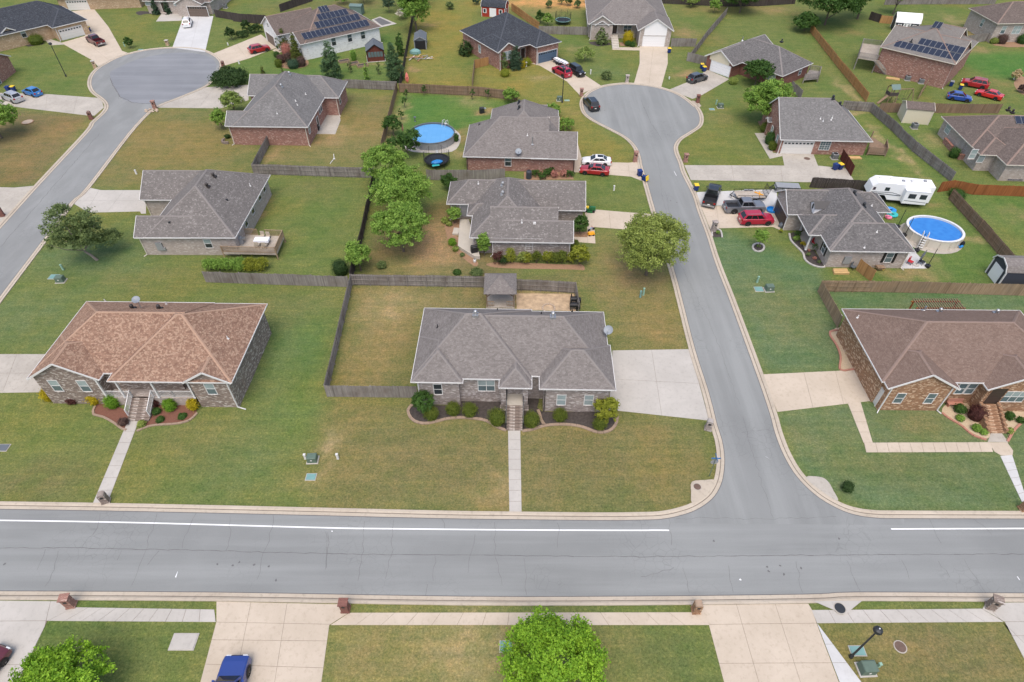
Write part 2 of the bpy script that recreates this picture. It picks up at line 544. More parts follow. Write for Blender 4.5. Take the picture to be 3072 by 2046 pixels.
M['seal'] = plain('seal', (0.125, 0.122, 0.12), 0.8, var=0.3)
M['paint'] = plain('road_paint', (0.80, 0.80, 0.79), 0.6, var=0.05, scale=8)
M['mulch_black'] = plain('mulch_black', (0.06, 0.05, 0.045), 0.95, var=0.8, scale=3.5)
M['mulch_red'] = plain('mulch_red', (0.17, 0.075, 0.05), 0.95, var=0.55, scale=9)
M['soil'] = plain('soil', (0.28, 0.17, 0.10), 0.95, var=0.4, scale=4)
M['river_rock'] = plain('river_rock', (0.46, 0.36, 0.24), 0.9, var=0.5, scale=12)
M['wood_chips'] = plain('wood_chips', (0.43, 0.315, 0.20), 0.95, var=0.7, scale=1.6)
M['edging'] = plain('edging_concrete', (0.30, 0.22, 0.16), 0.9, var=0.3, scale=4)
M['edging_red'] = plain('edging_red', (0.40, 0.19, 0.135), 0.9, var=0.2, scale=4)
M['edging_gray'] = plain('edging_gray', (0.42, 0.40, 0.37), 0.9, var=0.25, scale=4)
M['gray_wood'] = wood('gray_wood', (0.20, 0.18, 0.165), (0.33, 0.305, 0.28), (0.15, 0.12, 0.105))
M['brown_wood'] = wood('brown_wood', (0.19, 0.125, 0.083), (0.31, 0.215, 0.145), (0.23, 0.18, 0.135))
M['tan_wood'] = wood('tan_wood', (0.26, 0.18, 0.11), (0.40, 0.30, 0.20), (0.24, 0.19, 0.14))
M['cedar_wood'] = wood('cedar_wood', (0.36, 0.19, 0.075), (0.50, 0.29, 0.125), (0.40, 0.24, 0.11))
M['orange_wood'] = wood('orange_wood', (0.24, 0.085, 0.03), (0.33, 0.13, 0.05), (0.21, 0.08, 0.03))
M['dark_wood'] = wood('dark_wood', (0.055, 0.047, 0.045), (0.10, 0.085, 0.078), (0.07, 0.055, 0.05))
M['redstain_wood'] = wood('redstain_wood', (0.105, 0.032, 0.024), (0.15, 0.05, 0.036), (0.12, 0.04, 0.03))
M['deck_wood'] = wood('deck_wood', (0.34, 0.295, 0.245), (0.50, 0.445, 0.375), (0.28, 0.235, 0.19))
M['lumber'] = plain('lumber', (0.55, 0.36, 0.16), 0.8, var=0.15)
M['bark'] = plain('bark', (0.12, 0.095, 0.075), 0.95, var=0.35, scale=6)
M['gray_bark'] = plain('gray_bark', (0.21, 0.18, 0.155), 0.95, var=0.35, scale=6)
for k, a, b in (('lime', (0.09, 0.22, 0.012), (0.32, 0.52, 0.04)), ('spring', (0.10, 0.205, 0.028), (0.29, 0.44, 0.08)),
    ('olive', (0.14, 0.19, 0.034), (0.36, 0.425, 0.105)), ('dark', (0.022, 0.05, 0.012), (0.06, 0.11, 0.03)),
    ('deep', (0.03, 0.075, 0.015), (0.085, 0.17, 0.03)), ('dull', (0.07, 0.11, 0.035), (0.205, 0.265, 0.09)),
    ('yellow', (0.30, 0.24, 0.008), (0.58, 0.46, 0.02)), ('goldgreen', (0.15, 0.18, 0.015), (0.32, 0.34, 0.04)),
    ('box', (0.07, 0.105, 0.012), (0.17, 0.205, 0.03)), ('brightbox', (0.09, 0.20, 0.012), (0.20, 0.36, 0.03)),
    ('maroon', (0.06, 0.02, 0.018), (0.13, 0.05, 0.04)), ('pink', (0.34, 0.13, 0.10), (0.55, 0.28, 0.22)),
    ('plum', (0.085, 0.05, 0.042), (0.16, 0.10, 0.08)), ('poplar', (0.05, 0.105, 0.04), (0.12, 0.20, 0.085)),
    ('conifer', (0.03, 0.065, 0.035), (0.085, 0.14, 0.075)), ('arbor', (0.075, 0.10, 0.014), (0.15, 0.18, 0.035)),
    ('pale', (0.17, 0.25, 0.05), (0.29, 0.37, 0.10)), ('flower', (0.45, 0.42, 0.33), (0.7, 0.66, 0.55)),
    ('straw', (0.42, 0.33, 0.16), (0.58, 0.47, 0.27))):
 M['leaf_' + k] = foliage('leaf_' + k, a, b)
for k, c in (('red', (0.33, 0.016, 0.022)), ('crimson', (0.36, 0.012, 0.04)), ('maroon', (0.10, 0.014, 0.02)), ('bright_red', (0.52, 0.018, 0.02)),
 ('white', (0.72, 0.72, 0.72)), ('silver', (0.45, 0.46, 0.48)), ('gray', (0.075, 0.08, 0.09)), ('black', (0.012, 0.012, 0.014)),
 ('blue', (0.025, 0.16, 0.42)), ('royal', (0.018, 0.045, 0.21)), ('navy', (0.02, 0.065, 0.30)), ('gunmetal', (0.19, 0.20, 0.22))):
 M['car_' + k] = plain('car_' + k, c, 0.3, 0.35 if k in ('silver', 'gray', 'gunmetal') else 0.0, var=0.03, coat=0.7, spec=0.5)
M['car_glass'] = glass('car_glass', (0.012, 0.014, 0.016), 0.05)
M['tail_lamp'] = plain('tail_lamp', (0.32, 0.01, 0.01), 0.25)
M['head_lamp'] = plain('head_lamp', (0.62, 0.64, 0.66), 0.15)
M['bin_blue'] = plain('bin_blue', (0.012, 0.035, 0.16), 0.5, var=0.1)
M['bin_yellow'] = plain('bin_yellow', (0.75, 0.52, 0.03), 0.5, var=0.08)
M['plastic_blue'] = plain('plastic_blue', (0.02, 0.24, 0.62), 0.4)
M['plastic_teal'] = plain('plastic_teal', (0.04, 0.42, 0.42), 0.4)
M['plastic_pink'] = plain('plastic_pink', (0.70, 0.20, 0.30), 0.4)
M['plastic_orange'] = plain('plastic_orange', (0.80, 0.36, 0.02), 0.4)
M['plastic_red'] = plain('plastic_red', (0.45, 0.02, 0.025), 0.5)
M['kayak'] = plain('kayak_coral', (0.72, 0.21, 0.17), 0.4)
M['mower_green'] = plain('mower_green', (0.02, 0.13, 0.04), 0.4)
M['cloth_white'] = plain('cloth_white', (0.74, 0.75, 0.78), 0.8, var=0.06)
M['cloth_tan'] = plain('cloth_tan', (0.42, 0.36, 0.28), 0.85)
M['tarp_gray'] = plain('tarp_gray', (0.11, 0.125, 0.14), 0.7, var=0.15)
M['barn_red'] = plain('barn_red', (0.32, 0.035, 0.018), 0.7, var=0.1)
M['slate_paint'] = plain('slate_paint', (0.045, 0.05, 0.065), 0.6, var=0.1)
M['green_metal'] = plain('green_metal', (0.13, 0.19, 0.17), 0.5)
M['sand_stone'] = plain('sand_stone', (0.42, 0.33, 0.25), 0.9, var=0.3, scale=5)
t = NT('pool_water')
v = t.coord('Object')
vo = t.n('ShaderNodeTexVoronoi', i_Scale=1.5, feature='SMOOTH_F1')
t.l(v, vo.inputs['Vector'])
t.base(t.mix((0.022, 0.155, 0.47), (0.04, 0.22, 0.56), vo.outputs['Distance']))
t.rough(0.08, 0.5)
t.bump(t.noise(v, 2.2, 3), 0.12, 0.03)
M['water_deep'] = t.m
t = NT('pool_water_pale')
v = t.coord('Object')
bt = t.n('ShaderNodeTexBrick', i_Scale=1.0, i_Mortar_Size=0.02, i_Mortar_Smooth=0.6, i_Brick_Width=0.8, i_Row_Height=0.8, offset=0.0)
t.l(v, bt.inputs['Vector'])
bt.inputs['Color1'].default_value = (0.10, 0.31, 0.58, 1)
bt.inputs['Color2'].default_value = (0.115, 0.33, 0.60, 1)
bt.inputs['Mortar'].default_value = (0.085, 0.28, 0.54, 1)
t.base(bt.outputs['Color'])
t.rough(0.1, 0.5)
t.bump(t.noise(v, 2.2, 3), 0.1, 0.03)
M['water_pale'] = t.m
# ================================================================== the setting: lawns, roads, kerbs, paving
rng = np.random.default_rng(7)
def vnoise(x, y, cell, seed):
 r = np.random.default_rng(seed)
 g = r.random((256, 256))
 fx, fy = x / cell, y / cell
 ix, iy = np.floor(fx).astype(int), np.floor(fy).astype(int)
 tx, ty = fx - ix, fy - iy
 tx, ty = tx * tx * (3 - 2 * tx), ty * ty * (3 - 2 * ty)
 a, b = g[ix % 256, iy % 256], g[(ix + 1) % 256, iy % 256]
 c, d = g[ix % 256, (iy + 1) % 256], g[(ix + 1) % 256, (iy + 1) % 256]
 return (a * (1 - tx) + b * tx) * (1 - ty) + (c * (1 - tx) + d * tx) * ty
GC = {'olive': (0.172, 0.163, 0.070), 'green': (0.108, 0.163, 0.082), 'mid': (0.135, 0.166, 0.056), 'yellow': (0.19, 0.185, 0.056),
 'vivid': (0.085, 0.168, 0.045), 'dry': (0.24, 0.185, 0.085), 'tan': (0.34, 0.26, 0.145), 'bare': (0.33, 0.22, 0.125),
 'orange': (0.50, 0.275, 0.115), 'deep': (0.08, 0.115, 0.045), 'brown': (0.168, 0.142, 0.072), 'lush': (0.112, 0.165, 0.05)}
# lots: polygons in the photograph whose turf differs from its neighbour's
LOTS = [
 ('D', [(-300, 690), (600, 660), (800, 660), (752, 920), (752, 1165), (-300, 1165)], 'mid', 1.0),
 ('D', [(630, 700), (765, 700), (745, 1060), (610, 1010)], 'lush', 3.0),
 ('D', [(752, 915), (945, 915), (1640, 950), (1640, 1185), (730, 1185), (740, 1000)], 'olive', 3.0),
 ('D', [(808, 655), (1325, 650), (1325, 710), (965, 710), (945, 890), (765, 890)], 'olive', 0.5),
 ('D', [(1100, 640), (1545, 640), (1590, 805), (1410, 805), (1390, 710), (1330, 650)], 'olive', 2.0),
 ('D', [(1640, 520), (1900, 620), (1900, 650), (1935, 750), (1985, 850), (1755, 860), (1620, 560)], 'green', 2.0),
 ('D', [(1785, 945), (1950, 925), (2360, 920), (2500, 1180), (2000, 1178), (1850, 1090)], 'green', 1.0),
 ('D', [(1890, 665), (2500, 670), (2500, 720), (1935, 710)], 'green', 1.0),
 ('D', [(-100, 1430), (500, 1430), (450, 1620), (-100, 1620)], 'mid', 1.0),
 ('D', [(740, 1437), (1640, 1437), (1660, 1620), (730, 1620)], 'mid', 2.0),
 ('D', [(1880, 1430), (2400, 1430), (2500, 1620), (1900, 1620)], 'olive', 2.0),
 ('D', [(920, 212), (1190, 232), (1150, 270), (1040, 300), (890, 330)], 'vivid', 1.0),
 ('D', [(620, 210), (905, 215), (860, 385), (600, 385)], 'olive', 2.0),
 ('D', [(210, 250), (520, 250), (600, 330), (580, 430), (215, 430)], 'olive', 2.0),
 ('D', [(600, 410), (855, 410), (830, 560), (650, 600), (590, 520)], 'mid', 2.0),
 ('D', [(-200, 240), (205, 265), (80, 430), (-200, 430)], 'brown', 2.0),
 ('D', [(-200, 120), (220, 140), (225, 225), (-200, 220)], 'mid', 3.0),
 ('D', [(1950, 255), (2010, 255), (2150, 420), (2000, 420)], 'lush', 1.0),
 ('D', [(2010, 245), (2160, 250), (2180, 420), (2360, 430), (2360, 560), (2130, 400)], 'lush', 2.0),
 ('D', [(2000, 600), (2120, 440), (2190, 440), (2320, 610), (2260, 650), (1990, 650)], 'lush', 2.0),
 ('D', [(2250, 120), (2400, 120), (2400, 240), (2180, 130)], 'vivid', 3.0),
 ('D', [(500, 150), (760, 70), (900, 80), (900, 190), (500, 190)], 'lush', 2.0),
 ('D', [(960, 0), (1110, 0), (1050, 160), (1090, 200), (920, 200)], 'yellow', 3.0),
 ('D', [(1090, 150), (1240, 130), (1340, 210), (1370, 290), (1480, 400), (1330, 360), (1200, 225), (1090, 200)], 'yellow', 3.0),
 ('D', [(1560, 320), (1620, 220), (1740, 250), (1800, 370), (1580, 375)], 'mid', 2.0),
 ('D', [(1650, 30), (2000, 40), (2020, 240), (1700, 180), (1600, 130)], 'mid', 3.0),
 ('D', [(860, 540), (1030, 450), (1140, 600), (1150, 635), (830, 640)], 'brown', 2.0),
]
BLOBS = [  # view, x, y, rx, ry (m), colour, strength
 ('D', 900, 770, 5, 7, 'dry', .75), ('D', 1010, 700, 6, 3, 'dry', .4), ('N', 480, 330, 4, 3, 'tan', .6), ('N', 560, 210, 7, 2, 'tan', .4),
 ('N', 640, 640, 2.5, 9, 'deep', .35), ('N', 330, 700, 5, 5, 'dry', .5), ('D', 1225, 690, 5.5, 2.2, 'tan', .95),
 ('D', 1520, 770, 3, 3, 'dry', .5), ('D', 1460, 690, 7, 5, 'dry', .3), ('D', 1340, 1050, 9, 6, 'brown', .5), ('D', 960, 1060, 9, 4, 'brown', .5),
 ('D', 790, 1100, 6, 4, 'olive', .5), ('D', 1150, 1140, 2, 3, 'dry', .6), ('R', 1230, 310, 1.5, 2, 'tan', .4), ('D', 560, 720, 8, 3, 'olive', .6),
 ('D', 640, 830, 5, 10, 'green', .4), ('D', 700, 700, 6, 4, 'olive', .4), ('D', 60, 960, 5, 5, 'yellow', .5), ('D', 100, 1110, 9, 3, 'brown', .5),
 ('D', 210, 590, 9, 5, 'green', .8), ('D', 330, 640, 8, 3, 'olive', .5), ('D', 40, 730, 9, 6, 'green', .6), ('D', 450, 780, 3, 4, 'green', .4),
 ('D', 420, 1010, 8, 3, 'olive', .5), ('D', 330, 1080, 5, 4, 'yellow', .3), ('D', 560, 1070, 6, 5, 'green', .25), ('D', 750, 1045, .8, 2.5, 'tan', .55),
 ('Q', 2065, 130, .6, 1.6, 'tan', .8), ('D', 715, 1110, 1.2, .8, 'tan', .5), ('D', 970, 1500, 10, 4, 'tan', .38), ('D', 1080, 1470, 2.5, 4, 'tan', .6),
 ('D', 860, 1530, 5, 2.5, 'dry', .4), ('D', 1440, 1500, 4, 4, 'dry', .35), ('D', 1560, 1520, 3, 3, 'deep', .4), ('D', 2200, 1500, 6, 4, 'brown', .55),
 ('D', 2080, 1490, 3, 2, 'dry', .3), ('D', 240, 1450, 6, 2, 'deep', .3), ('D', 1790, 690, 6, 6, 'dry', .28), ('D', 1850, 760, 5, 5, 'dry', .25),
 ('D', 2100, 960, 7, 2.5, 'dry', .4), ('D', 2050, 1060, 7, 3, 'dry', .28), ('D', 1860, 1000, 4, 4, 'dry', .3), ('D', 2200, 1100, 9, 3, 'deep', .3),
 ('D', 1000, 555, 4.5, 6, 'bare', .9), ('D', 905, 610, 4, 3, 'mid', .5), ('D', 1010, 620, 5, 2, 'lush', .4), ('D', 1460, 640, 4, 3, 'bare', .42),
 ('D', 1400, 580, 5, 5, 'dry', .5), ('D', 1500, 640, 4, 3, 'brown', .6), ('D', 1310, 640, 6, 1.6, 'brown', .5), ('D', 640, 560, 2, 3, 'dry', .3),
 ('F', 2120, 690, .8, 5, 'bare', .7), ('G', 680, 1080, 1.2, 4, 'bare', .65), ('G', 1300, 930, 3, 2, 'bare', .6), ('G', 1480, 780, 2, 1.2, 'tan', .65),
 ('G', 1780, 850, 5, 6, 'dry', .4), ('G', 1850, 560, 3, 5, 'brown', .4), ('G', 1900, 380, 4, 2, 'yellow', .6), ('G', 2150, 600, .6, 8, 'tan', .7),
 ('G', 1400, 850, 3, 1.5, 'tan', .4), ('D', 330, 330, 9, 6, 'dry', .35), ('D', 500, 400, 6, 4, 'yellow', .4), ('D', 130, 310, 8, 6, 'dry', .35),
 ('D', 40, 370, 6, 3, 'dry', .4), ('I', 780, 120, 4, 2.5, 'tan', .45), ('I', 900, 220, 2, 2, 'bare', .8), ('I', 720, 420, 1.2, 3, 'bare', .75),
 ('I', 640, 560, 2.5, 1.5, 'tan', .5), ('I', 80, 420, 2, 3, 'tan', .7), ('I', 1700, 230, 3, 2, 'dry', .5), ('I', 1640, 450, 3, 5, 'yellow', .5),
 ('D', 985, 590, 3, 4, 'bare', .8), ('D', 1130, 622, 6, 1.5, 'brown', .6), ('D', 1420, 610, 5, 4, 'bare', .4), ('D', 1080, 690, 5, 2, 'brown', .5), ('C', 1000, 680, 3.5, 1.5, 'tan', .55), ('C', 1240, 440, 2, 2, 'tan', .4), ('C', 1400, 560, 5, 3, 'mid', .6), ('C', 1550, 640, 6, 3, 'green', .4),
 ('C', 2220, 650, 2, 2.5, 'bare', .6), ('C', 1130, 30, 16, 5, 'orange', 1.0), ('C', 800, 20, 10, 4, 'orange', .85), ('C', 1300, 10, 9, 5, 'orange', .9),
 ('C', 950, 100, 8, 4, 'dry', .45), ('E', 700, 60, 7, 4, 'bare', .5), ('E', 330, 250, 4, 5, 'dry', .5), ('E', 130, 220, 2, 5, 'bare', .6),
 ('E', 250, 60, 9, 4, 'dry', .5), ('E', 500, 210, 9, 5, 'mid', .5), ('E', 1200, 600, 1, 8, 'tan', .7), ('E', 1290, 740, 4, .6, 'tan', .8),
 ('E', 1000, 470, 5, 5, 'mid', .5), ('E', 1220, 220, 4, 2, 'dry', .6), ('E', 1400, 900, .6, 6, 'tan', .85), ('E', 1500, 980, .6, 6, 'tan', .85),
 ('E', 1600, 1090, .6, 5, 'tan', .85), ('E', 1760, 920, 3, 3, 'tan', .5), ('E', 2060, 330, 4, 2, 'bare', .5), ('E', 1900, 140, 2, 6, 'tan', .55),
 ('E', 1980, 220, 3, 2, 'bare', .5), ('E', 2250, 560, 6, 4, 'dry', .55), ('E', 800, 600, 2, 2, 'bare', .6), ('E', 130, 480, 2, 2, 'bare', .5),
 ('K', 1500, 690, 3, 1.2, 'bare', .8), ('K', 1660, 690, 2, 1.5, 'bare', .7), ('K', 1660, 590, 1.2, 2.5, 'tan', .7), ('K', 1760, 440, 6, 1, 'tan', .35),
 ('K', 1980, 450, 1, 1.2, 'tan', .6), ('K', 1700, 600, 5, 3, 'lush', .5), ('K', 1750, 225, 2, 1, 'bare', .5), ('K', 2310, 290, 2, 1.6, 'bare', .6),
 ('B', 1430, 640, 5, 1.2, 'tan', .5), ('B', 1950, 250, 2, 2, 'bare', .5), ('B', 1800, 690, 1.6, 1.6, 'bare', .7), ('B', 1200, 40, 9, 4, 'brown', .8),
 ('B', 600, 60, 8, 5, 'brown', .5), ('D', 320, 60, 3, 12, 'yellow', .5), ('D', 400, 100, 8, 4, 'lush', .4), ('D', 720, 430, 5, 3, 'brown', .35),
 ('E', 250, 920, 6, 4, 'yellow', .4), ('E', 400, 780, 4, 3, 'dry', .4), ('A', 1100, 200, 3, 6, 'yellow', .5), ('A', 500, 620, 8, 3, 'lush', .4),
]
def inside(x, y, poly):
 r = np.zeros(x.shape, bool)
 n = len(poly)
 for i in range(n):
  x0, y0 = poly[i]
  x1, y1 = poly[(i + 1) % n]
  c = ((y0 > y) != (y1 > y))
  t = np.where(c, (x1 - x0) * (y - y0) / (y1 - y0 + 1e-12) + x0, 0)
  r ^= c & (x < t)
 return r
def smooth_mask(poly, x, y, feather):
 """soft membership: the polygon test averaged over a few jittered places"""
 acc = np.zeros(x.shape)
 rr = np.random.default_rng(3)
 k = 9
 for i in range(k):
  a = 2 * math.pi * i / k
  acc += inside(x + feather * math.cos(a) * (0.4 + 0.6 * (i % 2)), y + feather * math.sin(a) * (0.4 + 0.6 * (i % 2)), poly)
 return acc / k
def ground():
 xs = np.concatenate([np.arange(-900, -140, 40), np.arange(-140, 140, 0.8), np.arange(140, 901, 40)])
 ys = np.concatenate([np.arange(-260, 10, 30), np.arange(10, 185, 0.8), np.arange(185, 1200, 40)])
 X, Y = np.meshgrid(xs, ys)
 nx, ny = len(xs), len(ys)
 co = np.stack([X.ravel(), Y.ravel(), np.zeros(X.size)], 1)
 idx = np.arange(nx * ny).reshape(ny, nx)
 q = np.stack([idx[:-1, :-1], idx[:-1, 1:], idx[1:, 1:], idx[1:, :-1]], -1).reshape(-1, 4)
 me = bpy.data.meshes.new('lawn')
 me.vertices.add(len(co))
 me.vertices.foreach_set('co', co.ravel())
 me.loops.add(q.size)
 me.loops.foreach_set('vertex_index', q.ravel().astype(np.int32))
 me.polygons.add(len(q))
 me.polygons.foreach_set('loop_start', np.arange(0, q.size, 4, dtype=np.int32))
 x, y = co[:, 0], co[:, 1]
 wx = x + (vnoise(x, y, 2.2, 1) - .5) * 2.6 + (vnoise(x, y, 0.9, 2) - .5) * 1.2
 wy = y + (vnoise(x, y, 2.2, 3) - .5) * 2.6 + (vnoise(x, y, 0.9, 4) - .5) * 1.2
 col = np.zeros((len(co), 3)) + np.array(GC['mid'])
 for k, pts, c, fe in LOTS:
  poly = [tuple(p) for p in PP(k, pts)]
  m = smooth_mask(poly, x, y, fe * 0.8)[:, None]
  col = col * (1 - m) + np.array(GC[c]) * m
 n1 = vnoise(x, y, 9, 5) * .6 + vnoise(x, y, 3.5, 6) * .4
 m = np.clip((n1 - .5) * 2.6, 0, .8)[:, None]
 col = col * (1 - m) + (col * np.array([1.22, 1.02, .95])) * m
 n2 = vnoise(x, y, 7, 8) * .6 + vnoise(x, y, 2.5, 9) * .4
 m = np.clip((n2 - .52) * 3, 0, .75)[:, None]
 col = col * (1 - m) + (col * np.array([.76, .93, .82])) * m
 for k, a, b, rx, ry, c, s in BLOBS:
  p = P(k, a, b)
  d = ((wx - p.x) / rx) ** 2 + ((wy - p.y) / ry) ** 2
  m = (s * np.exp(-d * 1.3))
  m = m * (0.65 + 0.7 * vnoise(x, y, 1.1, 12))
  m = np.clip(m, 0, 1)[:, None]
  col = col * (1 - m) + np.array(GC[c]) * m
 me.update()
 at = me.color_attributes.new('turf', 'FLOAT_COLOR', 'POINT')
 at.data.foreach_set('color', np.concatenate([col, np.ones((len(co), 1))], 1).ravel().astype(np.float32))
 t = NT('turf')
 v = t.coord('Object')
 a = t.n('ShaderNodeAttribute', attribute_name='turf')
 n1 = t.noise(v, 0.8, 6, 0.75)
 n2 = t.noise(v, 2.4, 5, 0.85)
 n3 = t.noise(v, 5.5, 4, 0.9)
 mp = t.n('ShaderNodeMapping')
 mp.inputs['Scale'].default_value = (0.12, 1.7, 1)
 t.l(v, mp.inputs['Vector'])
 n4 = t.noise(mp.outputs[0], 1.0, 3, 0.6)          # mowing passes
 c = t.mix(a.outputs['Color'], (1.22, 1.10, 1.06), t.ramp(n1, [(0.42, 0.0), (0.62, 1.0)]), 'MULTIPLY')
 c = t.mix(c, (0.80, 0.90, 0.80), t.ramp(t.noise(v, 0.45, 6, 0.75), [(0.45, 0.0), (0.62, 1.0)]), 'MULTIPLY')
 c = t.mix(c, (0.78, 0.82, 0.76), t.ramp(n2, [(0.44, 0.0), (0.60, 1.0)]), 'MULTIPLY')
 c = t.mix(c, (1.22, 1.16, 1.10), t.ramp(n4, [(0.45, 0.0), (0.65, 0.8)]), 'MULTIPLY')
 c = t.mix(c, (0.62, 0.66, 0.60), t.ramp(n3, [(0.46, 0.0), (0.60, 1.0)]), 'MULTIPLY')
 c = t.mix(c, (1.62, 1.5, 1.4), t.ramp(t.noise(v, 4.2, 5, 0.9), [(0.50, 0.0), (0.64, 1.0)]), 'MULTIPLY')
 t.base(c)
 t.bump(n3, 0.5, 0.05)
 t.rough(0.95, 0.1)
 me.materials.append(t.m)
 o = bpy.data.objects.new('lawn', me)
 COL.objects.link(o)
 struct(o)
ground()
def sheet(name, pts, z, mat, parent=None):
 mb = MB()
 p = [tuple(q) for q in pts]
 a = sum(p[i][0] * p[(i + 1) % len(p)][1] - p[(i + 1) % len(p)][0] * p[i][1] for i in range(len(p)))
 if a < 0:
  p = p[::-1]
 mb.face([(q[0], q[1], z) for q in p], [(q[0], q[1]) for q in p])
 return mb.build(name, mat, parent)
def sweep_kerb(name, path, prof, mat, side=1):
 """prof: (distance to the right of travel, z)"""
 mb = MB()
 path = [Vector(p) for p in path]
 nrm = []
 for i in range(len(path)):
  d = (path[min(i + 1, len(path) - 1)] - path[max(i - 1, 0)]).normalized()
  nrm.append(Vector((d.y, -d.x)) * side)
 L = 0
 for i in range(len(path) - 1):
  s = (path[i + 1] - path[i]).length
  for j in range(len(prof) - 1):
   (d0, z0), (d1, z1) = prof[j], prof[j + 1]
   a, b = path[i] + nrm[i] * d0, path[i + 1] + nrm[i + 1] * d0
   c, e = path[i + 1] + nrm[i + 1] * d1, path[i] + nrm[i] * d1
   f = [(a.x, a.y, z0), (b.x, b.y, z0), (c.x, c.y, z1), (e.x, e.y, z1)]
   mb.face(f if side < 0 else f[::-1], [(L, d0), (L + s, d0), (L + s, d1), (L, d1)])
  L += s
 return mb.build(name, mat)
def pix(*runs):
 out = []
 for k, pts in runs:
  out += PP(k, pts)
 return out
side_l = pix(('R', [(900, 490), (1320, 496), (1900, 502)]),
 ('S', [(60, 566), (150, 562), (240, 546), (340, 513), (425, 455), (470, 385), (488, 310), (492, 230), (482, 150), (465, 90), (450, 40)]),
 ('D', [(1622, 935), (1610, 890), (1583, 803), (1555, 690), (1542, 639), (1520, 565), (1494, 480), (1477, 418)]),
 ('I', [(2222, 680), (2212, 620), (2180, 530), (2100, 445), (1960, 368), (1830, 300), (1750, 240), (1720, 170), (1728, 110), (1775, 55)]),
 ('C', [(1410, 785), (1480, 760), (1580, 742), (1700, 733), (1850, 743), (2000, 768), (2150, 818), (2250, 876), (2335, 945)]),
 ('E', [(176, 665), (226, 728), (244, 785), (230, 835), (170, 878), (105, 920), (76, 965), (80, 1010), (105, 1070), (128, 1142)]),
 ('K', [(72, 150), (110, 265), (170, 420), (215, 560), (262, 690), (340, 884)]),
 ('D', [(1755, 862), (1785, 948)]),
 ('S', [(882, 100), (930, 220), (1000, 335), (1100, 435), (1205, 500), (1300, 537), (1420, 555), (1600, 558)]))
k1 = [P('Q', 0, 432).xy, P('Q', 600, 441).xy, P('Q', 1300, 455).xy, P('Q', 2000, 471).xy]
dl = (k1[0] - k1[1]).normalized()
k1 = [k1[0] + dl * 160] + k1 + side_l
k1.append(P('S', 2309, 560).xy)
k1.append(k1[-1] + Vector((160, 0)))
k1s = [k1[0]] + smooth_path(k1[1:-1], 4) + [k1[-1]]
k2 = pix(('F', [(-250, 1015), (0, 742), (300, 412), (690, -5)]),
 ('A', [(800, 1085), (890, 1003), (922, 950), (908, 905), (865, 866), (800, 815), (772, 750), (785, 680), (830, 620), (910, 565), (1040, 500),
    (1200, 455), (1350, 430), (1500, 418), (1650, 420), (1790, 436), (1890, 475), (1950, 520), (1972, 570), (1955, 640), (1900, 705),
    (1810, 775), (1560, 880), (1420, 935), (1340, 990)]),
 ('F', [(1085, 0), (745, 447), (620, 567), (430, 830), (0, 1405), (-200, 1680)]))
k2s = smooth_path(k2, 4)
k3 = pix(('S', [(2309, 1097), (1350, 1091), (1040, 1104), (0, 1116)]), ('R', [(1000, 1086)]), ('Q', [(1350, 1060), (0, 1052)]))
k3 = [k3[0] + Vector((160, 0))] + k3
k3.append(k3[-1] + (k3[-1] - k3[-2]).normalized() * 160)
k3s = [k3[0]] + smooth_path(k3[1:-1], 3) + [k3[-1]]
main = [tuple(p) for p in k1s[:1]] + [tuple(k1[1]), tuple(k1[2]), tuple(k1[3]), tuple(k1[4])]
far_edge = [k1[0], k1[1], k1[2], k1[3], k1[4], P('R', 900, 490).xy, P('R', 1900, 502).xy, P('S', 700, 566).xy, P('S', 1600, 559).xy, k1[-1]]
struct(sheet('main_road', far_edge + k3s, 0.004, M['asphalt']))
i0 = 4
side_poly = smooth_path(side_l[1:], 4)
struct(sheet('side_street', [p for p in side_poly] + [P('S', 1600, 640).xy, P('R', 1320, 560).xy], 0.008, M['side_asphalt']))
struct(sheet('left_street', k2s, 0.008, M['old_asphalt']))
# darker resurfaced court in the left cul-de-sac
crt = smooth_path(PP('A', [(970, 660), (1060, 850), (1180, 905), (1345, 915), (1560, 860), (1760, 770), (1880, 660), (1910, 570), (1840, 500), (1650, 465), (1420, 480), (1200, 530), (1040, 600)]), 4, True)
struct(sheet('resurfaced_court', crt, 0.012, asphalt('court_asphalt', (0.17, 0.178, 0.19), (0.215, 0.222, 0.232), 0.15)))
PROF = [(0.0, -0.02), (0.0, 0.10), (0.20, 0.10), (0.36, 0.035), (0.40, 0.024), (0.74, 0.016), (0.74, 0.0)]
for kp in (k1s, k2s, k3s):
 struct(sweep_kerb('kerb', kp, PROF, M['kerb']))
# dark joint where gutter meets asphalt and the step line of the kerb
for kp in (k1s, k2s, k3s):
 struct(sweep_kerb('kerb_seam', kp, [(0.735, 0.022), (0.80, 0.0185)], M['seal']))
 struct(sweep_kerb('kerb_seam', kp, [(0.355, 0.042), (0.42, 0.028)], plain('seam_brown', (0.16, 0.135, 0.105), 0.95, var=0.4, scale=1.2)))  # thin darker brown strip along the kerb step
def strip(name, pts, wd, z, mat):
 mb = MB()
 pts = [Vector(p) for p in pts]
 for i in range(len(pts) - 1):
  d = (pts[i + 1] - pts[i]).normalized()
  n = Vector((-d.y, d.x)) * wd / 2
  a, b, c, e = pts[i] - n, pts[i + 1] - n, pts[i + 1] + n, pts[i] + n
  mb.face([(q.x, q.y, z) for q in (a, b, c, e)], [(0, 0), (1, 0), (1, 1), (0, 1)])
 return mb.build(name, mat)
lnA = pix(('Q', [(-400, 546), (0, 549), (700, 560), (1300, 575), (2102, 597)]), ('R', [(600, 602), (1300, 609), (2102, 612)]), ('S', [(110, 671), (212, 672)]))
struct(strip('lane_line', smooth_path(lnA, 3), 0.13, 0.012, M['paint']))
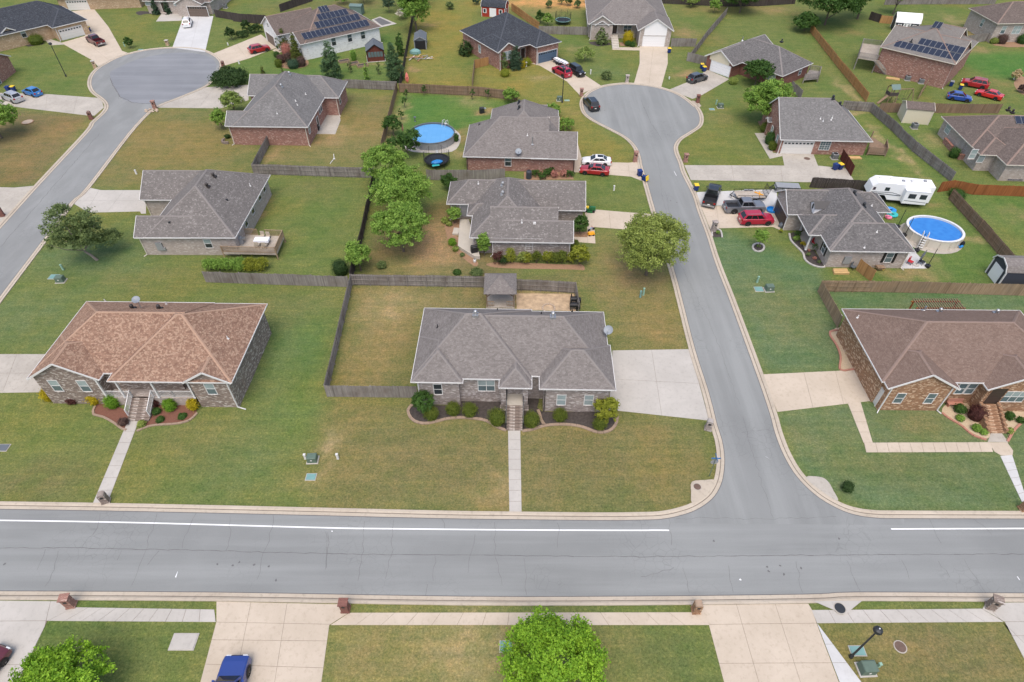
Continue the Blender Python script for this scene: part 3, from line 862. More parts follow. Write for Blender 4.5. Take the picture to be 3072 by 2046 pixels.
struct(strip('lane_line', PP('S', [(1523, 664), (2309, 661)]) + [P('S', 2309, 661).xy + Vector((120, 0))], 0.13, 0.012, M['paint']))
# cracks: the long centre seam and the transverse ones that can be told apart
rr = random.Random(5)
def crack(mb, pts, wd, z=0.0125, jag=0.12):
 pts = [Vector(p) for p in pts]
 fine = []
 for i in range(len(pts) - 1):
  n = max(2, int((pts[i + 1] - pts[i]).length / 0.5))
  for j in range(n):
   p = pts[i].lerp(pts[i + 1], j / n)
   fine.append(p + Vector((rr.uniform(-jag, jag), rr.uniform(-jag, jag))))
 fine.append(pts[-1])
 for i in range(len(fine) - 1):
  d = (fine[i + 1] - fine[i])
  if d.length < 1e-4:
   continue
  n = Vector((-d.y, d.x)).normalized() * wd * rr.uniform(0.6, 1.2) / 2
  a, b, c, e = fine[i] - n, fine[i + 1] - n, fine[i + 1] + n, fine[i] + n
  mb.face([(q.x, q.y, z) for q in (a, b, c, e)])
ck = MB()
crack(ck, pix(('Q', [(-200, 722), (300, 722), (600, 725), (1100, 735), (1700, 750), (2102, 760)]), ('R', [(500, 765), (1200, 770), (2102, 778)]), ('S', [(400, 825), (1100, 818), (2309, 812)])), 0.05, jag=0.05)
for k, pts in (('Q', [(640, 500), (610, 600), (550, 670), (515, 728)]), ('Q', [(375, 735), (345, 850), (320, 920), (285, 965)]), ('Q', [(280, 735), (235, 860)]),
 ('Q', [(1000, 500), (950, 640), (900, 790), (830, 960)]), ('Q', [(1230, 510), (1180, 620), (1150, 725)]), ('Q', [(1450, 520), (1445, 680), (1425, 740)]),
 ('Q', [(1725, 520), (1700, 670), (1650, 800), (1620, 925)]), ('Q', [(2075, 620), (2060, 850)]), ('R', [(590, 540), (580, 740), (540, 920)]),
 ('R', [(400, 560), (395, 770), (365, 930)]), ('R', [(855, 770), (840, 930)]), ('R', [(1100, 640), (1060, 880)]), ('R', [(1225, 560), (1235, 790), (1275, 960)]),
 ('R', [(1415, 780), (1430, 1020)]), ('R', [(1630, 560), (1625, 720)]), ('R', [(800, 950), (790, 1040)]), ('R', [(900, 530), (912, 600)]),
 ('S', [(640, 0), (700, 190), (760, 400), (828, 600)]), ('S', [(640, 90), (850, 80)]), ('S', [(1265, 850), (1300, 950), (1345, 1040)]),
 ('S', [(1590, 850), (1630, 960)]), ('S', [(1750, 600), (1820, 750)]), ('S', [(1960, 850), (2090, 1050)]), ('S', [(210, 600), (225, 760)]),
 ('S', [(960, 850), (1000, 1040)]), ('S', [(560, 880), (590, 1040)]), ('S', [(40, 950), (240, 890)]), ('S', [(300, 900), (330, 1040)]),
 ('S', [(2000, 590), (2120, 700)]), ('S', [(1800, 850), (1870, 950)]), ('D', [(1530, 440), (1560, 600), (1640, 760), (1700, 930)]), ('J', [(1960, 0), (1990, 300), (2090, 700)]),
 ('S', [(250, 600), (828, 602), (1200, 590)]), ('Q', [(770, 735), (740, 800)]), ('Q', [(1000, 740), (930, 830)]), ('R', [(170, 620), (160, 860)])):
 crack(ck, PP(k, pts), 0.024)
crack(ck, PP('A', [(970, 690), (1000, 760), (1060, 855), (1180, 908), (1345, 917)]), 0.16, 0.0165, 0.1)
crack(ck, PP('F', [(0, 940), (400, 480), (820, 0)]), 0.06)
crack(ck, PP('C', [(1830, 880), (1930, 1100), (2020, 1236)]), 0.05)
struct(ck.build('road_cracks', M['seal']))
sp = MB()
for k, x, y in (('S', 790, 888), ('S', 800, 915), ('S', 868, 880), ('S', 990, 895), ('S', 890, 933), ('S', 1215, 720), ('S', 475, 735), ('Q', 1372, 826), ('Q', 1468, 833),
    ('Q', 1510, 812), ('Q', 1602, 828), ('Q', 1740, 927), ('Q', 1695, 840), ('Q', 30, 824), ('C', 1510, 975), ('C', 2180, 925), ('C', 1910, 806), ('J', 2110, 350),
    ('J', 2060, 335), ('C', 1860, 950), ('C', 1900, 945), ('C', 2070, 1190), ('A', 1600, 770), ('A', 1730, 560)):
 p = P(k, x, y)
 n = 9
 pts = [(p.x + rr.uniform(.05, .13) * math.cos(2 * math.pi * i / n), p.y + rr.uniform(.05, .15) * math.sin(2 * math.pi * i / n), 0.0165) for i in range(n)]
 sp.face(pts)
struct(sp.build('oil_spots', M['seal']))
sp = MB()
for k, pts in (('S', [(775, 232), (790, 240), (812, 254), (806, 250)]), ('Q', [(1105, 905), (1120, 872), (1122, 873), (1110, 912)]), ('S', [(625, 962), (632, 957), (640, 967), (630, 968)]),
 ('S', [(2266, 945), (2271, 945), (2286, 968), (2281, 966)]), ('R', [(1340, 498), (1378, 499), (1378, 511), (1342, 509)]),
 ('J', [(2085, 92), (2088, 92), (2108, 130), (2105, 130)]), ('R', [(199, 615), (206, 615), (206, 622), (199, 622)])):
 sp.face([(p.x, p.y, 0.030 if k == 'R' else 0.0165) for p in PP(k, pts)][::-1])
struct(sp.build('paint_marks', M['paint']))
# ------------------------------------------------------------------ paving in slabs
def clip(poly, p, n, off):
 """keep the side of the line through p where (q-p).n >= off"""
 out = []
 for i in range(len(poly)):
  a, b = poly[i], poly[(i + 1) % len(poly)]
  da, db = (a - p).dot(n) - off, (b - p).dot(n) - off
  if da >= 0:
   out.append(a)
  if da * db < 0:
   out.append(a.lerp(b, da / (da - db)))
 return out
def area(p):
 return abs(sum(p[i].x * p[(i + 1) % len(p)].y - p[(i + 1) % len(p)].x * p[i].y for i in range(len(p)))) / 2
def paving(name, k, poly, cuts, mat, top=0.034, gap=0.025, piece='slab'):
 poly = [Vector(p) for p in PP(k, poly)]
 pieces = [poly]
 for a, b in cuts:
  a, b = (Vector(P(k, *q).xy) for q in (a, b))
  d = (b - a).normalized()
  n = Vector((-d.y, d.x))
  nxt = []
  for pc in pieces:
   for s in (1, -1):
    c = clip(pc, a, n * s, gap / 2)
    if len(c) > 2 and area(c) > 0.05:
     nxt.append(c)
  pieces = nxt
 r = bpy.data.objects.new(name, None)
 COL.objects.link(r)
 r['kind'] = 'structure'
 c0 = sum(poly, Vector((0, 0))) / len(poly)
 r.location = (c0.x, c0.y, 0)
 if cuts:
  sheet('joint_bed', [p - c0 for p in poly], top - 0.014, M['joint'], r)
 for i, pc in enumerate(pieces):
  mb = MB()
  mb.prism([(p.x - c0.x, p.y - c0.y) for p in pc], -0.01, top + rr.uniform(-.003, .003))
  mb.build(piece, mat, r)
 return r
def walk(name, k, quad, n, mat, top=0.036, gap=0.03):
 """quad a,b,c,d: a-b one side, d-c the other; n slabs between the ends a-d and b-c"""
 a, b, c, d = (Vector(p) for p in PP(k, quad))
 r = bpy.data.objects.new(name, None)
 COL.objects.link(r)
 r['kind'] = 'structure'
 c0 = (a + b + c + d) / 4
 r.location = (c0.x, c0.y, 0)
 sheet('joint_bed', [p - c0 for p in (a, b, c, d)], top - 0.016, M['joint'], r)
 L = max((b - a).length, 0.1)
 g = gap / L / 2
 for i in range(n):
  t0, t1 = i / n + g, (i + 1) / n - g
  q = [a.lerp(b, t0), a.lerp(b, t1), d.lerp(c, t1), d.lerp(c, t0)]
  mb = MB()
  mb.prism([(p.x - c0.x, p.y - c0.y) for p in q], -0.01, top + rr.uniform(-.004, .004))
  mb.build('slab', mat if not isinstance(mat, list) else mat[i % len(mat)], r)
 return r
PC, GCn, SCn = M['pink_concrete'], M['gray_concrete'], M['stained_concrete']
paving('driveway', 'D', [(1408, 806), (1586, 803), (1630, 967), (1400, 942)], [((1412, 872), (1610, 882)), ((1497, 800), (1522, 960))], GCn)
paving('driveway', 'M', [(-120, 583), (420, 583), (345, 895), (-120, 902)], [((140, 580), (20, 900)), ((-120, 742), (400, 735))], SCn)
paving('driveway', 'D', [(1752, 861), (1988, 850), (2008, 921), (1787, 947)], [((1846, 850), (1872, 950)), ((1918, 845), (1942, 940))], PC)
paving('driveway', 'F', [(742, 449), (830, 468), (1200, 468), (1200, 660), (1160, 660), (1150, 642), (730, 652), (605, 577)], [((640, 552), (1190, 556)), ((830, 440), (690, 680)), ((960, 545), (880, 650))], GCn)
paving('driveway', 'I', [(1690, 495), (1705, 495), (1745, 645), (2135, 657), (2222, 648), (2262, 815), (2160, 775), (1660, 735)], [((2135, 650), (2152, 790)), ((1680, 690), (2300, 740))], PC)
paving('driveway', 'J', [(1340, 400), (1720, 432), (1905, 445), (1955, 590), (1380, 548), (1370, 480)], [((1550, 400), (1568, 580)), ((1720, 400), (1750, 600))], PC)
paving('walkway', 'J', [(1262, 632), (1375, 636), (1372, 546), (1432, 548), (1441, 686), (1262, 673)], [((1375, 600), (1380, 700))], PC)
paving('driveway', 'K', [(68, 132), (625, 112), (640, 228), (98, 226)], [((300, 100), (320, 240))], M['white_concrete'])
paving('driveway', 'K', [(99, 229), (700, 230), (700, 250), (650, 395), (600, 374), (225, 384), (168, 400)], [((205, 215), (230, 400)), ((120, 300), (700, 305)), ((420, 200), (440, 400))], PC)
paving('driveway', 'D', [(1573, 380), (1803, 381), (1797, 351), (1870, 355), (1880, 381), (1945, 388), (1967, 421), (1588, 414)], [((1680, 370), (1690, 430)), ((1790, 340), (1800, 430)), ((1570, 398), (1960, 402)), ((1880, 370), (1890, 430))], SCn)
paving('walkway', 'E', [(580, 878), (662, 878), (700, 1008), (758, 1012), (762, 1028), (680, 1047)], [((590, 930), (700, 930)), ((620, 990), (740, 985))], SCn)
paving('driveway', 'E', [(15, 592), (130, 545), (270, 462), (412, 522), (215, 637), (170, 652)], [((80, 560), (200, 650)), ((200, 500), (320, 590))], SCn)
paving('driveway', 'C', [(1822, 410), (2068, 413), (2070, 560), (2012, 772), (1772, 736), (1822, 560)], [((1800, 560), (2080, 562)), ((1945, 400), (1900, 780))], PC)
paving('driveway', 'C', [(865, 562), (925, 545), (1078, 508), (1340, 665), (1478, 756), (1400, 788), (1290, 838), (1180, 720), (940, 580)], [((1120, 640), (1330, 650)), ((1190, 740), (1420, 690))], PC)
paving('driveway', 'A', [(1868, 480), (2305, 305), (2446, 420), (2200, 516), (1990, 578), (1940, 520)], [((2080, 380), (2200, 540))], PC)
paving('driveway', 'A', [(1625, 142), (1885, 142), (1812, 460), (1522, 422)], [((1590, 290), (1870, 300)), ((1760, 130), (1680, 460))], M['white_concrete'])
paving('driveway', 'A', [(545, 378), (745, 320), (790, 250), (630, 100), (830, 78), (960, 240), (1078, 450), (1135, 470), (870, 592), (815, 532), (570, 396)], [((700, 330), (1000, 560)), ((640, 460), (1000, 330)), ((800, 200), (960, 190))], PC)
paving('driveway', 'A', [(-60, 820), (420, 832), (895, 868), (918, 950), (835, 1022), (770, 1020), (200, 952), (-60, 912)], [((420, 800), (400, 1000)), ((700, 800), (640, 1020))], SCn)
paving('driveway', 'A', [(1392, 935), (1812, 772), (2195, 750), (2195, 885), (1950, 957), (1400, 952)], [((1880, 790), (1750, 960)), ((2150, 740), (2050, 960))], SCn)
paving('driveway', 'F', [(-250, 437), (120, 447), (285, 432), (0, 742), (-60, 700), (-250, 780)], [((-250, 560), (200, 560))], SCn)
paving('driveway', 'Q', [(-200, 1054), (400, 1060), (482, 1064), (470, 1097), (300, 1183), (95, 1600), (-200, 1600)], [((-200, 1186), (400, 1182)), ((325, 1040), (290, 1190)), ((-200, 1460), (200, 1458))], GCn)
paving('driveway', 'D', [(498, 1383), (806, 1390), (803, 1408), (757, 1437), (733, 1610), (450, 1610), (498, 1429)], [((579, 1375), (532, 1610)), ((662, 1375), (625, 1610)), ((480, 1430), (790, 1436)), ((480, 1471), (790, 1474)), ((470, 1527), (790, 1537))], PC)
paving('driveway', 'S', [(343, 1115), (1033, 1106), (1055, 1143), (1082, 1222), (1240, 1640), (555, 1640), (447, 1232), (347, 1157)], [((600, 1080), (750, 1600)), ((832, 1090), (1000, 1610)), ((430, 1229), (1090, 1221)), ((500, 1459), (1180, 1455))], PC)
paving('driveway', 'S', [(1086, 1222), (1400, 1640), (1246, 1640)], [((1100, 1345), (1250, 1345)), ((1150, 1455), (1350, 1455))], M['white_concrete'])
paving('driveway', 'S', [(2085, 1100), (2500, 1098), (2500, 1640), (2420, 1640), (2195, 1213), (2062, 1137)], [((2100, 1130), (2200, 1230)), ((2190, 1212), (2500, 1212)), ((2240, 1295), (2500, 1295))], GCn)
walk('sidewalk', 'Q', [(468, 1098), (1352, 1112), (1362, 1190), (302, 1183)], 10, GCn)
walk('sidewalk', 'D', [(803, 1409), (1590, 1408), (1632, 1437), (760, 1437)], 15, PC)
walk('sidewalk', 'S', [(1053, 1144), (2058, 1136), (2188, 1213), (1084, 1221)], 10, GCn)
struct(sheet('drain_apron', PP('S', [(1060, 1093), (1350, 1091), (1247, 1174)]), 0.112, GCn))
walk('walkway', 'D', [(1168, 990), (1171, 1179), (1199, 1179), (1196, 990)], 8, GCn)
walk('walkway', 'D', [(294, 968), (214, 1157), (247, 1157), (319, 968)], 7, GCn)
walk('walkway', 'D', [(1948, 925), (1985, 1018), (2006, 1018), (1978, 924)], 4, PC)
walk('walkway', 'D', [(1986, 1018), (2276, 1017), (2283, 1039), (1991, 1040)], 11, PC)
walk('walkway', 'L', [(1550, 1288), (1620, 1275), (1690, 1370), (1520, 1368)], 1, SCn)
paving('walkway', 'L', [(1527, 1372), (1680, 1372), (1728, 1440), (1722, 1478), (1630, 1478), (1575, 1445)], [], PC)
walk('walkway', 'S', [(2168, 232), (2296, 505), (2325, 495), (2238, 227)], 6, M['white_concrete'])
struct(sheet('inlet_apron', smooth_path(PP('S', [(345, 388), (420, 378), (478, 378), (455, 430), (415, 470), (347, 513), (340, 450)]), 3, True), 0.105, M['kerb']))
struct(sheet('inlet_apron', smooth_path(PP('S', [(1015, 362), (1105, 360), (1150, 388), (1180, 440), (1208, 500), (1120, 450)]), 3, True), 0.105, SCn))
paving('walkway', 'A', [(1430, 118), (1620, 118), (1600, 183), (1378, 190)], [], M['gray_concrete'])
paving('walkway', 'C', [(1578, 437), (1600, 418), (1822, 420), (1822, 446), (1592, 440)], [], PC)
paving('walkway', 'A', [(440, 400), (400, 355), (330, 300), (460, 350), (545, 378), (565, 394)], [], SCn)
paving('walkway', 'B', [(395, 508), (440, 485), (505, 520), (440, 540)], [], PC)
def bed(k, outline, mat, z=0.022):
 return struct(sheet('planting_bed', smooth_path(PP(k, outline), 3, True) if len(outline) > 6 else PP(k, outline), z, mat))
def edging(k, pts, mat, wd=0.22, h=0.12, closed=False, label=None):
 """a row of edging stones, each a piece of its own"""
 path = smooth_path(PP(k, pts), 8, closed)
 r = bpy.data.objects.new('bed_edging', None)
 COL.objects.link(r)
 r['kind'] = 'structure'
 r.location = (path[0].x, path[0].y, 0)
 c0 = path[0].copy()
 # resample to stones about 0.9 m long
 d = [0]
 for i in range(len(path) - 1):
  d.append(d[-1] + (path[i + 1] - path[i]).length)
 n = max(3, int(d[-1] / 0.55))
 def at(s):
  for i in range(len(d) - 1):
   if d[i + 1] >= s:
    return path[i].lerp(path[i + 1], (s - d[i]) / max(1e-6, d[i + 1] - d[i]))
  return path[-1]
 for i in range(n):
  a, b = at(d[-1] * i / n) - c0, at(d[-1] * (i + 0.955) / n) - c0
  mb = MB()
  mb.bar((a.x, a.y, h / 2), (b.x, b.y, h / 2), wd, h)
  mb.build('edging_stone', mat, r)
 return r
bed('U', [(75, 1150), (20, 1215), (60, 1315), (180, 1358), (320, 1338), (450, 1305), (600, 1292), (720, 1300), (850, 1318), (920, 1348), (1010, 1400), (1095, 1432), (1060, 1130), (595, 1120), (590, 1165), (280, 1160)], M['mulch_black'])
edging('U', [(80, 1145), (15, 1215), (60, 1320), (180, 1365), (320, 1345), (450, 1312), (600, 1300), (720, 1308), (850, 1325), (920, 1355), (1010, 1410), (1100, 1442)], M['edging'], 0.30)
bed('U', [(1285, 1437), (1400, 1420), (1520, 1380), (1700, 1368), (1850, 1378), (1960, 1402), (2060, 1440), (2150, 1455), (2250, 1430), (2305, 1370), (2318, 1290), (2100, 1230), (1490, 1230), (1460, 1090), (1320, 1090)], M['mulch_black'])
edging('U', [(1275, 1448), (1400, 1430), (1520, 1390), (1700, 1375), (1850, 1385), (1960, 1410), (2060, 1450), (2150, 1465), (2250, 1440), (2310, 1370), (2325, 1290)], M['edging'], 0.30)
edging('U', [(1448, 1215), (1470, 1270), (1485, 1330), (1525, 1385)], M['edging'], 0.30)
bed('M', [(780, 1010), (770, 1070), (850, 1093), (940, 1143), (1000, 1188), (1040, 1198), (1060, 1060), (860, 985)], M['mulch_red'])
edging('M', [(782, 1012), (766, 1075), (850, 1100), (940, 1150), (1000, 1195), (1040, 1207)], M['edging'], 0.22)
bed('M', [(1150, 1205), (1250, 1163), (1450, 1148), (1560, 1118), (1615, 1065), (1560, 990), (1220, 985), (1225, 1120)], M['mulch_red'])
edging('M', [(1125, 1215), (1250, 1170), (1450, 1155), (1560, 1125), (1622, 1065)], M['edging'], 0.22)
bed('L', [(320, 440), (250, 478), (258, 512), (308, 590), (338, 680), (333, 780), (475, 770), (480, 690), (420, 560)], M['river_rock'])
edging('L', [(310, 462), (246, 472), (246, 510), (298, 590), (328, 680), (323, 785), (400, 784), (472, 776)], M['edging_red'], 0.22)
bed('L', [(1150, 1122), (1215, 1170), (1305, 1220), (1388, 1290), (1445, 1318), (1520, 1340), (1540, 1290), (1470, 1140), (1400, 1060), (1200, 1060)], M['river_rock'])
edging('L', [(1150, 1132), (1210, 1180), (1300, 1230), (1380, 1300), (1440, 1330), (1512, 1352)], M['edging_red'], 0.22)
bed('L', [(1670, 1350), (1725, 1265), (1805, 1190), (1850, 1120), (1700, 1110), (1620, 1130), (1690, 1300)], M['river_rock'])
edging('L', [(1682, 1366), (1738, 1272), (1815, 1195), (1850, 1130)], M['edging_red'], 0.22)
bed('K', [(720, 425), (738, 470), (790, 520), (822, 560), (832, 600), (876, 632), (930, 648), (955, 648), (940, 610), (870, 520), (790, 470), (760, 415)], M['mulch_black'])
edging('K', [(716, 422), (728, 470), (780, 525), (814, 562), (824, 602), (868, 638), (930, 657), (965, 655)], M['edging_gray'], 0.25)
bed('K', [(465, 515), (475, 497), (500, 494), (530, 500), (536, 520), (525, 538), (495, 545), (472, 535)], M['mulch_black'])
edging('K', [(460, 518), (470, 497), (500, 490), (530, 497), (540, 520), (528, 541), (495, 548), (470, 538)], M['edging_gray'], 0.25, closed=True)
bed('K', [(180, 410), (195, 395), (225, 396), (240, 415), (244, 445), (185, 448)], M['mulch_black'])
edging('K', [(178, 440), (178, 405), (200, 391), (228, 393), (242, 415), (247, 450)], M['edging_gray'], 0.2)
bed('A', [(1200, 110), (1250, 98), (1330, 105), (1395, 112), (1415, 130), (1300, 122), (1230, 135)], M['mulch_black'])
bed('A', [(1440, 165), (1480, 125), (1590, 118), (1605, 160), (1590, 168)], M['mulch_black'])
bed('A', [(190, 390), (240, 372), (330, 365), (390, 375), (380, 392), (250, 412)], M['mulch_black'])
bed('B', [(430, 640), (450, 600), (560, 560), (740, 600), (750, 660), (650, 690), (520, 690)], M['soil'])
bed('C', [(1370, 372), (1450, 365), (1560, 378), (1570, 395), (1460, 410), (1390, 392)], M['mulch_black'])
bed('C', [(1640, 375), (1780, 375), (1785, 410), (1650, 405)], M['soil'])
bed('J', [(190, 480), (240, 520), (330, 480), (320, 560), (270, 610), (320, 640), (310, 720), (430, 800), (480, 850), (440, 870), (300, 760), (240, 690), (200, 540)], M['soil'])
bed('J', [(560, 850), (700, 840), (1230, 860), (1330, 860), (1350, 905), (1240, 900), (700, 890), (560, 870)], M['soil'])
bed('J', [(1262, 590), (1375, 590), (1378, 634), (1262, 632)], M['soil'])
bed('I', [(1240, 735), (1640, 725), (1670, 800), (1240, 805)], M['soil'])
bed('E', [(600, 800), (740, 770), (760, 1010), (700, 1000), (640, 900)], M['soil'])
bed('E', [(2120, 275), (2200, 262), (2400, 290), (2400, 310), (2250, 312), (2160, 300)], M['soil'])
struct(sheet('wood_chip_bed', PP('N', [(1385, 190), (1795, 192), (1815, 315), (1390, 305)]), 0.02, M['wood_chips']))
struct(sheet('bare_ground', smooth_path(PP('E', [(2290, 540), (2340, 500), (2400, 560), (2420, 640), (2340, 620), (2300, 580)]), 3, True), 0.018, M['soil']))
# ================================================================== house builder
class House:
 def __init__(self, name, label, view, o_px, yaw_px, ez, pitch, roof, wall, cap='cap_gray', trim='white_trim', ov=0.45, yaw=None, cat='house', ov_px=None):
  self.k, self.ez, self.pitch = view, ez, pitch
  self.roofm, self.wallm, self.capm, self.trim, self.ov = M[roof], M[wall], M[cap], M[trim], ov
  O = P(view, *o_px, ez)
  if yaw is None:
   a, b = P(view, *yaw_px[0], ez), P(view, *yaw_px[1], ez)
   yaw = math.atan2(b.y - a.y, b.x - a.x)
  self.yaw = yaw
  self.O = Vector((O.x, O.y, 0))
  self.c, self.s = math.cos(yaw), math.sin(yaw)
  self.root = thing(name, label, cat, self.O, yaw, None)
  self.w = []
 # ---- frames
 def loc(self, p):
  d = Vector((p[0] - self.O.x, p[1] - self.O.y))
  return Vector((d.x * self.c + d.y * self.s, -d.x * self.s + d.y * self.c))
 def world(self, x, y, z=0):
  return Vector((self.O.x + x * self.c - y * self.s, self.O.y + x * self.s + y * self.c, z))
 def px(self, x, y, z, k=None):
  return self.loc(P(k or self.k, x, y, z))
 def lray(self, x, y, k=None):
  d = ray(k or self.k, x, y)
  o = self.loc((0, 0))
  return Vector((o.x, o.y, HC)), Vector((d.x * self.c + d.y * self.s, -d.x * self.s + d.y * self.c, d.z))
 # ---- wings
 def wing(self, axis, l=None, r=None, f=None, b=None, ridge=None, ends=('hip', 'hip'), ov=None, wall=True, inset=None, ez=None, pitch=None, roof=True, pk=(), d=None):
  z = (self.ez if ez is None else ez) - 0.014 * len(self.w)
  pt = self.pitch if pitch is None else pitch
  def val(v, comp):
   if v is None or isinstance(v, (int, float)):
    return v
   k = self.k
   if isinstance(v[0], str):
    k, v = v[0], v[1:]
   return self.px(v[0], v[1], z, k)[comp]
  x0, x1, y0, y1 = val(l, 0), val(r, 0), val(f, 1), val(b, 1)
  if ridge is not None:
   comp = 1 if axis == 'x' else 0
   known, sgn = (y0, 1) if axis == 'x' else (x0, 1)
   if known is None:
    known, sgn = (y1, -1) if axis == 'x' else (x1, -1)
   lo, hi = 0.2, 25.0
   for _ in range(50):
    m = (lo + hi) / 2
    q = self.px(ridge[0], ridge[1], z + pt * m)[comp]
    if sgn * (q - known) > m:
     lo = m
    else:
     hi = m
   m = (lo + hi) / 2
   if axis == 'x':
    if y0 is None:
     y0 = y1 - 2 * m
    else:
     y1 = y0 + 2 * m
   else:
    if x0 is None:
     x0 = x1 - 2 * m
    else:
     x1 = x0 + 2 * m
  for (ax_, ay_, e) in pk:
   if axis == 'y':
    hf = (x1 - x0) / 2
    q = self.px(ax_, ay_, z + pt * abs(hf))[1]
    if e == 'hi':
     y1 = q + abs(hf)
    else:
     y0 = q - abs(hf)
   else:
    hf = (y1 - y0) / 2
    q = self.px(ax_, ay_, z + pt * abs(hf))[0]
    if e == 'hi':
     x1 = q + abs(hf)
    else:
     x0 = q - abs(hf)
  assert None not in (x0, x1, y0, y1), (self.root.name, len(self.w), x0, x1, y0, y1)
  if x0 > x1:
   x0, x1 = x1, x0
  if y0 > y1:
   y0, y1 = y1, y0
  ends = list(ends)
  if ends == ['hip', 'hip']:
   axis = 'x' if (x1 - x0) >= (y1 - y0) else 'y'
  i = inset or {}
  o = (self.ov if ov is None else ov) + 0.005 * len(self.w)
  go = 0.28 + 0.005 * len(self.w)
  glo, ghi = (go if ends[0] == 'gable' else o), (go if ends[1] == 'gable' else o)
  if axis == 'x':
   wl, wr, wf, wb = x0 + i.get('l', glo), x1 - i.get('r', ghi), y0 + i.get('f', o), y1 - i.get('b', o)
  else:
   wl, wr, wf, wb = x0 + i.get('l', o), x1 - i.get('r', o), y0 + i.get('f', glo), y1 - i.get('b', ghi)
  W = dict(axis=axis, x0=x0, x1=x1, y0=y0, y1=y1, z=z, p=pt, ends=ends, wl=wl, wr=wr, wf=wf, wb=wb, wall=wall, roof=roof)
  self.w.append(W)
  if DEBUG:
   print('   %s wing%d %s x %.1f..%.1f (%.1f) y %.1f..%.1f (%.1f) ridge z %.1f' % (self.root.name, len(self.w) - 1, axis, x0, x1, x1 - x0, y0, y1, y1 - y0,
  z + pt * ((y1 - y0) if axis == 'x' else (x1 - x0)) / 2))
  return W
 def h(self, x, y):
  best = -1
  for W in self.w:
   if not W['roof'] or not (W['x0'] <= x <= W['x1'] and W['y0'] <= y <= W['y1']):
    continue
   dx0, dx1, dy0, dy1 = x - W['x0'], W['x1'] - x, y - W['y0'], W['y1'] - y
   if W['axis'] == 'x':
    m = [dy0, dy1] + ([dx0] if W['ends'][0] == 'hip' else []) + ([dx1] if W['ends'][1] == 'hip' else [])
   else:
    m = [dx0, dx1] + ([dy0] if W['ends'][0] == 'hip' else []) + ([dy1] if W['ends'][1] == 'hip' else [])
   best = max(best, W['z'] + W['p'] * min(m))
  return best
 def on_roof(self, x, y, k=None):
  o, d = self.lray(x, y, k)
  z = self.ez + 12
  while z > self.ez - 1.5:
   t = (z - o.z) / d.z
   q = o + d * t
   if self.h(q.x, q.y) >= z:
    return Vector((q.x, q.y, self.h(q.x, q.y)))
   z -= 0.03
  t = (self.ez - o.z) / d.z
  return o + d * t
 def on_wall(self, W, side, x, y, k=None):
  o, d = self.lray(x, y, k)
  c = {'f': W['wf'], 'b': W['wb'], 'l': W['wl'], 'r': W['wr']}[side]
  i = 1 if side in 'fb' else 0
  t = (c - o[i]) / d[i]
  return o + d * t
 # ---- shell
 def shell(self, base=-0.05):
  for W in self.w:
   rb, fb, wb = MB(), MB(), MB()
   x0, x1, y0, y1, z, p = W['x0'], W['x1'], W['y0'], W['y1'], W['z'], W['p']
   ax = W['axis']
   T = (lambda a, b, c: (a, b, c)) if ax == 'x' else (lambda a, b, c: (b, a, c))
   if ax == 'x':
    a0, a1, b0, b1 = x0, x1, y0, y1
   else:
    a0, a1, b0, b1 = y0, y1, x0, x1
   half = (b1 - b0) / 2
   mid = (b0 + b1) / 2
   r0 = a0 + half if W['ends'][0] == 'hip' else a0
   r1 = a1 - half if W['ends'][1] == 'hip' else a1
   if r0 > r1:
    r0 = r1 = (r0 + r1) / 2
   zr = z + p * half
   sl = math.hypot(half, p * half)
   if W['roof']:
    A, B, C_, D_ = T(a0, b0, z), T(a1, b0, z), T(a1, b1, z), T(a0, b1, z)
    E, F = T(r0, mid, zr), T(r1, mid, zr)
    flip = ax == 'y'
    def add(mb, pts, uv):
     if flip:
      pts, uv = pts[::-1], uv[::-1]
     mb.face(pts, uv)
    add(rb, [A, B, F, E] if r1 > r0 else [A, B, F], [(a0, 0), (a1, 0), (r1, sl), (r0, sl)] if r1 > r0 else [(a0, 0), (a1, 0), (r1, sl)])
    add(rb, [C_, D_, E, F] if r1 > r0 else [C_, D_, E], [(-a1, 0), (-a0, 0), (-r0, sl), (-r1, sl)] if r1 > r0 else [(-a1, 0), (-a0, 0), (-r0, sl)])
    if W['ends'][0] == 'hip':
     add(rb, [D_, A, E], [(-b1, 0), (-b0, 0), (-mid, sl)])
    if W['ends'][1] == 'hip':
     add(rb, [B, C_, F], [(b0, 0), (b1, 0), (mid, sl)])
    s0, s1 = a0 + (.3 if W['ends'][0] == 'gable' else 0), a1 - (.3 if W['ends'][1] == 'gable' else 0)
    add(rb, [T(s0, b1, z), T(s1, b1, z), T(s1, b0, z), T(s0, b0, z)], [(0, 0), (1, 0), (1, 1), (0, 1)])
    lines = []
    if r1 > r0 + 0.05:
     lines.append((E, F))
    if W['ends'][0] == 'hip':
     lines += [(A, E), (D_, E)]
    if W['ends'][1] == 'hip':
     lines += [(B, F), (C_, F)]
    for a, b in lines:
     a, b = Vector(a), Vector(b)
     d = (b - a).normalized()
     L = (b - a).length
     s = Vector((-d.y, d.x, 0)).normalized() * 0.15
     n = max(1, int(L / 0.42))
     cb = MB()
     lift = Vector((0, 0, 0.035))
     drop = Vector((0, 0, 0.15 * p * (0.72 if abs(d.z) > 0.05 else 1.0)))
     for i in range(n):
      q0, q1 = a.lerp(b, i / n) + lift, a.lerp(b, (i + 1) / n) + lift * 1.35
      cb.face([q0 - s - drop, q1 - s - drop, q1, q0])
      cb.face([q0, q1, q1 + s - drop, q0 + s - drop])
     cb.build('ridge_cap', self.capm, self.root)
    # fascia / gutters: eave sides as boxes, gable ends as rake boards
    g, hh = 0.055, 0.11
